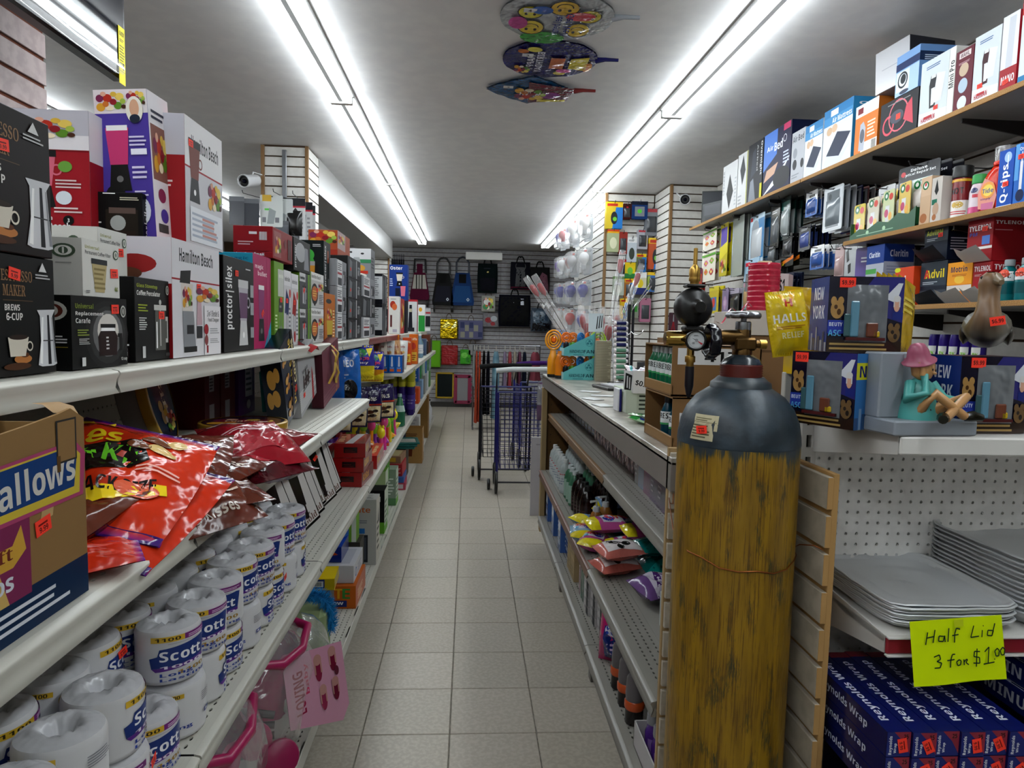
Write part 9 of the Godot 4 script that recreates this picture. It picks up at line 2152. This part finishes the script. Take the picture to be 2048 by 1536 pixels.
func stock_sweets():
	# open carton of marshmallow bags at the shelf edge
	var o = thing("open_carton", "torn open brown carton printed with marshmallow lettering, at the shelf front", "carton", Vector3(-0.655, 1.101, -0.745), 90)
	var kr = col("8a6a42")
	var b := Mk.new()
	var s = Vector3(0.4, 0.25, 0.29)
	b.prism(PackedVector2Array([Vector2(-0.2, 0), Vector2(0.2, 0), Vector2(0.2, 0.236), Vector2(0.17, 0.252), Vector2(0.145, 0.248), Vector2(0.08, 0.242), Vector2(0.0, 0.236), Vector2(-0.2, 0.226)]), 0.141, 0.145, kr)
	draw(b, Transform3D(Basis(), Vector3(-0.2, 0, 0.145)), 0.4, 0.25, "R 0c2246 0 0 100 21;L d0d4dc 40 5 50 12 3;P c8a860 0 18 70 18 70 58 0 50;P 7a2a50 60 18 70 18 70 60 52 52;P 10386a 0 24 30 30 36 44 0 44;P c89a38 20 44 62 44 66 52 68 40 62 34 20 34;S 6a2a20 46 38 16 6 Soft;T d0d4dc 38 24 24 9 melos;P a8406a 0 54 98 54 100 76 94 84 0 78;P c8b038 0 56 96 56 97 76 92 82 0 77;P 123a72 0 59 93 60 95 76 90 81 0 76;T c8c4bc 46 60 48 15 mallows 3;R 2a2a2a 84 74 95 96;R 8a6a42 84.8 75 94.2 95;L 5a4020 84 70 2 18 1")
	put("front_panel", b, "card", o)
	b = Mk.new()
	for q in [[Vector3(-0.198, 0.11, 0), Vector3(0.004, 0.22, 0.28)], [Vector3(0.198, 0.115, 0), Vector3(0.004, 0.23, 0.28)], [Vector3(0, 0.11, -0.143), Vector3(0.39, 0.22, 0.004)], [Vector3(0, 0.002, 0), Vector3(0.39, 0.004, 0.28)]]:
		b.box(q[0], q[1], kr)
	put("carton_shell", b, "card", o)
	b = Mk.new()
	b.grid([Vector3(0.2, 0.238, 0.14), Vector3(0.195, 0.252, 0.135), Vector3(0.19, 0.258, 0.12), Vector3(0.14, 0.25, 0.141), Vector3(0.138, 0.26, 0.13), Vector3(0.136, 0.262, 0.118)], 3, 2, col("9a7a50"))
	put("torn_flap", b, "card", o)
	b = Mk.new()
	b.prism(PackedVector2Array([Vector2(0.10, 0.12), Vector2(0.125, 0.125), Vector2(0.135, 0.17), Vector2(0.128, 0.2), Vector2(0.112, 0.17)]), 0.145, 0.1456, col("b89a68"))
	put("torn_patch", b, "card", o)
	sticker(o, Transform3D(Basis(), Vector3(-0.2, 0, 0.145)), 0.4, 0.25, 76, 47, 0.03, 8)
	bag("marshmallow_bag", "brown foil sweet bag sticking up behind the torn carton", "bag", Vector3(-0.86, 1.22, -0.98), Vector3(-60, 20, 10), 0.2, 0.26, 0.05, "3a1a10", "L a89a8a 20 40 50 14 2", 2.0, "", "chocolate bags on the second shelf")
	# peanut-butter bars
	var reese = "P e8c820 0 90 30 90 44 100 0 100;R 3a1a6a 0 0 100 6;R 3a1a6a 0 95 100 100;P 14100e 4 50 52 76 66 56 22 26;T e8c81e 8 62 34 14 ses 14;T 6aca2a 14 44 46 15 TAKE 14;@choc 6a3a1e 44 60 40 28 d8b878;P e8c81e 30 18 84 40 88 32 36 10;T 1a1410 30 17 54 9 SNACK_SIZE 20;L f0b0a0 60 46 30 6 2;R e8e4dc 24 9 32 14;E d86040 70 30 14 6"
	bag("snack_bag", "orange bag of peanut butter snack bars lying on top of the sweet pile", "bag", Vector3(-0.60, 1.185, -1.19), Vector3(-74, -22, 0), 0.26, 0.31, 0.06, "c83010", reese, 1.3, "4a1a80", "orange snack bags at the shelf edge", "wrap", 1.4)
	bag("snack_bag", "orange bag of snack bars beneath the top one, its corner drooping over the shelf edge", "bag", Vector3(-0.57, 1.143, -1.19), Vector3(-74, -34, 0), 0.24, 0.31, 0.045, "c02c10", reese, 2.1, "4a1a80", "orange snack bags at the shelf edge", "wrap", 1.4)
	bag("snack_bag", "lowest orange snack bag with a purple edge, next to the torn carton", "bag", Vector3(-0.60, 1.115, -1.045), Vector3(-86, -60, 0), 0.22, 0.2, 0.03, "b82a10", "R 3a1a6a 0 0 100 10;R e8c820 10 20 30 80;T 14100e 12 30 16 40 S;L f0c0a0 50 30 30 20 3", 3.1, "4a1a80", "orange snack bags at the shelf edge")
	for q in 2:
		var rb = get_node(["snack_bag", "snack_bag_001"][q])
		rb.basis = Basis(Vector3.UP, [0.12, -0.05][q]) * Basis(Vector3.BACK, -0.24) * Basis(Vector3.RIGHT, [-1.2, -1.3][q])
		rb.position = [Vector3(-0.605, 1.195, -1.225), Vector3(-0.575, 1.15, -1.20)][q]
	bag("candy_bag", "brown shiny sweet bag squashed between the orange bags and the torn carton", "bag", Vector3(-0.635, 1.148, -1.10), Vector3(-72, -20, 0), 0.16, 0.22, 0.045, "5a2a1a", "L d8c8b8 20 30 40 14 2", 4.0, "", "chocolate bags on the second shelf")
	# chocolate drops in brown bags
	var kis = "T e8dcd0 44 58 46 16 Kisses;T d8c8b8 30 10 40 9 Kisses;@drop b0b4b8 8 52 24 40 8a8e92;R e0d8c8 8 8 22 22;L c8a890 40 30 44 14 3"
	var spots = [[-0.62, 1.175, 1.47, -78, 10, 4, 0.24, 0.27], [-0.60, 1.135, 1.52, -84, -14, -4, 0.26, 0.26], [-0.535, 1.14, 1.36, -60, 60, 0, 0.2, 0.24], [-0.55, 1.118, 1.44, -86, 40, 0, 0.22, 0.26], [-0.80, 1.175, 1.40, -70, -12, 0, 0.28, 0.26], [-0.82, 1.15, 1.62, -80, 30, 0, 0.25, 0.26], [-0.70, 1.16, 1.28, -82, 0, 0, 0.24, 0.26], [-0.86, 1.17, 1.2, -70, 20, 0, 0.24, 0.26]]
	var lab = ["on top of the pile by the flat tin", "under the topmost bag by the flat tin", "with its side print facing the aisle at the shelf edge", "lowest at the shelf edge below the side-on one", "beside the torn carton's corner", "under the standing tin", "under the orange snack bag", "deep behind the torn carton"]
	for q in spots.size():
		var p = spots[q]
		bag("candy_bag", "brown bag of chocolate drops %s" % lab[q], "bag", Vector3(p[0], p[1], -p[2]), Vector3(p[3], p[4], p[5]), p[6], p[7], 0.055, ["5a2416", "54200f", "60281a", "4e1e12"][q % 4], kis, 1.0 + q, "", "chocolate bags on the second shelf", "wrap", 1.8)
	var red = [[-0.53, 1.165, 1.72, -74, 30, 6], [-0.52, 1.125, 1.68, -84, 60, 0], [-0.55, 1.14, 1.85, -80, -20, 0]]
	for q in 3:
		var p = red[q]
		bag("candy_bag", ["dark red glossy sweet bag lying uppermost in front of the flat tin", "maroon sweet bag tucked lowest at the shelf edge", "dark red sweet bag nearly under the flat tin"][q], "bag", Vector3(p[0], p[1], -p[2]), Vector3(p[3], p[4], p[5]), 0.21, 0.25, 0.06, ["8a1420", "4a1218", "701018"][q], "L c89aa0 20 60 50 10 2;R a0303a 30 20 80 50;L e0c8c8 10 86 80 5 1", 5.0 + q, "", "red sweet bags by the flat tin", "wrap", 2.0)
	# tins
	tin("biscuit_tin", "round dark biscuit tin standing on its edge against the shelf back", Vector3(-0.90, 1.238, -1.90), 0.134, 0.075, "8a8880", "0c0e1a", "E 141a30 50 50 46 46;P 6a1a1e 20 20 60 26 62 76 18 70;@choc c8a060 50 20 30 60;S e0d0b0 26 50 44 14 Gift;@food a88a50 60 40 26 40;R d04030 70 78 78 84", Vector3(0, 12, -76))
	tin("biscuit_tin", "round blue biscuit tin with gold rim lying flat among the sweets", Vector3(-0.675, 1.102, -2.115), 0.125, 0.066, "1a2250", "141420", "E 2a1420 50 50 46 46;@food 8a6a40 10 20 80 50;P 8a1a28 20 40 80 44 78 66 22 62;S e8d8b8 28 46 44 12 Cookies")
	# cartons at the back and leaning at the front
	var fr = [["dark red slim biscuit carton at the shelf back, behind the flat tin", 2.36, 2.5, 0.14, "4a0c10"], ["dark red slim biscuit carton standing right next to its twin", 2.51, 2.66, 0.14, "540e12"], ["purple carton with a white panel behind the leaning cookie box", 2.70, 2.9, 0.17, "4a1458"]]
	for q in 3:
		var p = fr[q]
		shelf_box("biscuit_carton", p[0], "box", -0.88, p[1], p[2], 1.101, p[3] + 0.06, 0.12, p[4], {"f": "R 8a8488 28 62 60 92;L 3a2a30 30 66 26 22 4;R 9a9498 28 8 60 40" if q < 2 else "R d0c8d0 40 30 84 94;L 6a6a70 44 40 36 46 5;E e0d8e0 60 16 12 8"})
	b = null
	var ck = carton("cookie_box", "long dark blue cookie box leaning back to the front of the shelf", "box", Vector3(-0.66, 1.103, -2.52), Vector3(0.17, 0.30, 0.07), 90, "0c1024", {"f": "@choc c88a3a 6 68 40 28 d8a850;V e8c048 56 10 30 84 Danish_Style;@choc d8a048 8 34 40 30 b87a30;@choc d0943a 8 4 40 28 8a5a20;R c83a28 74 22 90 30;P 3a2416 40 0 52 0 100 70 100 100 90 100;V f0e0a0 76 34 18 56 Cookies", "l": "@choc d8a048 10 10 80 80"}, [], "gloss")
	ck.basis = Basis(Vector3.UP, PI / 2) * Basis(Vector3.BACK, deg_to_rad(24)); ck.position.y = 1.138
	var te = carton("gum_box", "teal sweets carton with white lettering behind the leaning cookie box", "box", Vector3(-0.79, 1.102, -2.93), Vector3(0.2, 0.17, 0.08), 90, "2a8a88", {"f": "P e8ecec 0 40 100 60 100 84 0 70;T b02838 36 58 56 18 Welch's;L d0e0a0 60 12 30 20 3;R c8d048 0 0 16 30"}, [])
	te.basis = Basis(Vector3.UP, PI / 2) * Basis(Vector3.BACK, deg_to_rad(14)); te.position.y = 1.128
	var cg = carton("gift_box", "pale grey chocolate gift box with a red ribbon, leaning on the shelf", "box", Vector3(-0.655, 1.103, -2.80), Vector3(0.27, 0.235, 0.04), 90, "a8a8a8", {"f": "R 9a9a9c 0 0 100 100;L c8c8c8 0 8 100 36 10;P a01820 72 0 84 0 84 44 78 60;S 404044 20 64 34 10 Napolitain;@choc 3a2a26 24 40 44 20;P 3a2a28 22 40 30 40 30 60 26 64;P 3a2a28 36 40 44 40 44 66 40 70;P 3a2a28 50 40 58 40 58 60 54 64;R 404044 20 37 66 38.5", "l": "R b0b0b0 0 0 100 100"}, [["f", 24, 30, 0]])
	cg.basis = Basis(Vector3.UP, PI / 2) * Basis(Vector3.BACK, deg_to_rad(16)); cg.position.y = 1.14
	b = Mk.new()
	for q in 3:
		b.T = Transform3D(Basis.from_euler(Vector3(0.5, q * 1.9, q * 0.9)), Vector3(-0.02 + 0.02 * q, 0.242, 0.02))
		b.grid([Vector3(0, 0, 0), Vector3(0.03, 0.02, 0.01), Vector3(0.05, 0.0, 0.02), Vector3(0, 0.0, 0.03), Vector3(0.03, 0.024, 0.04), Vector3(0.05, 0.004, 0.05)], 3, 2, col("9a1620"))
	put("red_ribbon_bow", b, "satin", cg)
	var mg = carton("gift_box", "plum gift box tied with a gold ribbon bow, second one leaning by the hanging bags", "box", Vector3(-0.64, 1.103, -3.16), Vector3(0.36, 0.24, 0.05), 90, "5a2a34", {"f": "R 6a3440 0 0 100 100;P a8842a 76 0 82 0 100 44 100 56;L 7a4450 0 4 100 20 3", "l": "R 4a2028 0 0 100 100"}, [["f", 74, 86, 80]])
	mg.basis = Basis(Vector3.UP, PI / 2) * Basis(Vector3.BACK, deg_to_rad(10)); mg.position.y = 1.135
	b = Mk.new()
	for q in [[[Vector3(0.0, 0.22, 0.03), Vector3(-0.02, 0.19, 0.05), Vector3(0.01, 0.16, 0.04)], 0.016], [[Vector3(0.01, 0.16, 0.04), Vector3(-0.04, 0.13, 0.045), Vector3(-0.1, 0.09, 0.03)], 0.016], [[Vector3(0.01, 0.16, 0.04), Vector3(0.03, 0.11, 0.05), Vector3(0.06, 0.07, 0.03), Vector3(0.07, 0.05, 0.028)], 0.016], [[Vector3(0.0, 0.24, 0.026), Vector3(0.03, 0.2, 0.05), Vector3(0.01, 0.16, 0.04)], 0.014]]:
		var P = []
		for p in q[0]:
			P.append(p + Vector3(-q[1], 0.004, 0.002)); P.append(p + Vector3(0, -0.002, 0.008)); P.append(p + Vector3(q[1], 0.004, 0.0))
		b.grid(P, 3, q[0].size(), col("c09a30"), false, true)
	put("gold_ribbon_bow", b, "satin", mg)

# ---- toilet rolls in crinkled plastic
func roll_mesh(turn: float, sd: int, slim := false) -> Array:
	var r = 0.0595; var h = 0.108
	var b := Mk.new()
	var w = col("d6d6d8")
	var prof = [[r - 0.012, 0.0], [r - 0.002, 0.004], [r, 0.012], [r * 0.996, h * 0.5], [r, h - 0.012], [r - 0.003, h - 0.003]]
	b.lathe(prof, 32, w, false)
	var src := Mk.new()
	var art = "R d8b030 30 80 46 90;R 7a2a7a 46 80 62 90;T 2a2010 32 82 12 6 1100;L e8d0e8 48 82 12 6 2;P 16347a 30 34 58 42 60 74 57 76 34 68 33 56 29 52;T f0f0f4 34 46 22 18 Scott;P 5a2a8a 30 34 58 42 58 36 32 28;T e8e0f0 34 33 22 5 1000;T a8802a 42 20 16 7 1100;T 26409a 34 9 26 7 Lasting;T 26409a 34 17 16 8 Long;L b8b8c0 38 76 20 3 1;R d8b030 80 80 94 88;T 2a2010 82 81 10 6 9>1100;L 8a8a92 4 60 12 18 5;T 26409a 84 22 14 8 Long;R 3a4a8a 6 34 12 42;R e8e8ec 7 36 9 40;L 8a8a92 70 60 8 16 4"
	draw(src, Transform3D(Basis(), Vector3.ZERO), TAU, 1.0, art)
	var rr = r
	drape(b, src, func(p):
		var t = p.x + turn
		var q = rr + 0.0008 + p.z * 1.2
		return Vector3(cos(t) * q, p.y * h, -sin(t) * q), 0.16)
	# crumpled film over the end, tucked into the core
	var fz := FastNoiseLite.new()
	fz.seed = sd; fz.frequency = 3.2
	var P = []
	var nr = 9; var ns = 32
	for a in nr:
		var f = 1.0 - float(a) / (nr - 1)
		for q in ns:
			var t = TAU * q / ns
			var rad = (r - 0.003) * (0.1 + 0.9 * f)
			var y = h - 0.003 + 0.006 * sin(f * PI) * (1.0 + fz.get_noise_2d(cos(t) * 3.0, sin(t) * 3.0 + f))
			y += 0.0055 * f * (1.0 - f) * 4.0 * fz.get_noise_2d(t * 1.7, f * 2.0) + 0.003 * absf(sin(t * (5 + sd % 3) + f * 4.0)) * sin(f * PI)
			if f < 0.42: y -= 0.03 * (0.42 - f) / 0.42
			P.append(Vector3(cos(t) * rad, y, -sin(t) * rad))
	var top := Mk.new()
	top.grid(P, ns, nr, col("c8c8cc"), true)
	return [b.mesh(), top.mesh()]

func stock_paper():
	var va = []
	for q in 6: va.append(roll_mesh([-3.4, -3.0, -4.1, -2.4, -3.6, -0.6][q], 5 + q))
	var k = 0
	var n = 12
	for row in 4:
		for a in n:
			var d = 0.86 + a * 0.122 + (0.05 if row % 2 else 0.0)
			if d > 2.27: continue
			var top = 2 if not (row > 1 and a > 7) else 3
			if row == 0 and a in [3]: top = 1
			for lay in top:
				var v = va[(k * 5 + lay * 2 + row) % 6]
				var o = thing("toilet_roll", "wrapped white toilet roll, %s along in the %s row, %s layer" % [ORD[a], ["front", "second", "third", "back"][row], ["bottom", "middle", "upper"][lay]], "toilet roll", Vector3(-0.575 - row * 0.1215 + 0.004 * sin(k * 2.1), 0.662 + lay * 0.112, -d), 0.0, "wrapped toilet rolls on the third shelf")
				o.rotation_degrees = Vector3(1.5 * sin(k * 1.3) * lay, 10.0 * sin(k * 3.7), 1.5 * cos(k * 1.7) * lay)
				put("wrapped_roll", v[0], "satin", o)
				put("film_end", v[1], "wrap", o)
				if k % 13 == 4: sticker(o, Transform3D(Basis(Vector3.UP, PI / 2), Vector3(0.0605, 0, 0)), 0.03, 0.1, 60, 74, 0.024, 10)
				k += 1
	# black comb boxes leaning along the shelf
	var art = "R 0a0a0a 0 94 100 100;R d8d4d0 4 4 96 93;P 1c1a1a 36 30 64 30 76 92 24 92;P 2a2422 42 12 58 12 60 34 40 34;P 6a4a3a 30 60 36 90 30 92;T 2a2020 14 16 50 4 Flat_Iron;S 6a4a3a 30 6 60 9 Gold"
	for q in 8:
		var o = carton("hair_iron_box", "white-faced hair iron box leaning with its twins, %s from the paper rolls" % ORD[q], "box", Vector3(-0.62 - 0.015 * sin(q * 2.0), 0.68, -(2.42 + 0.118 * q)), Vector3(0.115, 0.33 - 0.008 * q, 0.035), 90, "0c0b0b", {"f": art, "l": "R 0a0a0a 0 0 100 100;L 4a3a30 30 10 40 70 6"}, [["f", 62, 78, 20]] if q % 2 else [], "gloss", "leaning hair iron boxes")
		o.basis = Basis(Vector3.UP, deg_to_rad(58)) * Basis(Vector3.BACK, deg_to_rad(25)); o.position.y = 0.662 + 0.026
	for q in 3:
		var o = carton("hair_iron_box", "black hair iron box standing further back behind the leaning ones, %s of three" % ORD[q], "box", Vector3(-0.80, 0.662, -(2.46 + 0.1 * q)), Vector3(0.09, 0.3, 0.05), 90, "0a0a0a", {"f": art}, [], "gloss", "hair iron boxes standing behind")
	# red chocolate bar cartons
	var kk = "R 9a1c1c 0 0 100 100;R 2a0e0e 30 34 74 74;L 5a1818 34 40 36 24 2"
	for q in 3:
		carton("bar_carton", "red chocolate bar carton, %s from the bottom of the stack on the shelf edge" % ORD[q], "box", Vector3(-0.585, 0.662 + 0.073 * q, -3.56), Vector3(0.15, 0.071, 0.3), 3.0 * q - 3, "8a1818", {"f": kk, "r": "R 8a1818 0 0 100 100;S d8b040 10 30 50 50 KitKat;L 301010 60 20 34 50 4", "t": "R a82020 0 0 100 100;P c8c8cc 34 0 60 0 80 100 54 100;P 6a1414 70 0 96 0 100 40 100 100 90 100;L e8d8a0 6 20 20 60 4"}, [], "gloss", "red chocolate bar cartons")
	carton("bar_carton", "red chocolate bar carton lying behind the stack of three", "box", Vector3(-0.76, 0.662, -3.6), Vector3(0.15, 0.16, 0.3), 4, "8a1818", {"f": kk, "t": "R a82020 0 0 100 100;P c8c8cc 34 0 60 0 80 100 54 100"}, [], "gloss", "red chocolate bar cartons")
	carton("bar_carton", "bright red open bar carton at the shelf edge beside the stack of three", "box", Vector3(-0.535, 0.662, -4.05), Vector3(0.055, 0.075, 0.42), 2, "b02820", {"f": "R a02020 0 0 100 100", "r": "S e0b848 6 30 40 50 KitKat;L 501414 50 20 44 60 4", "t": "R c83830 0 0 100 100;L f0d0a0 30 20 40 60 8"}, [], "gloss", "red chocolate bar cartons")
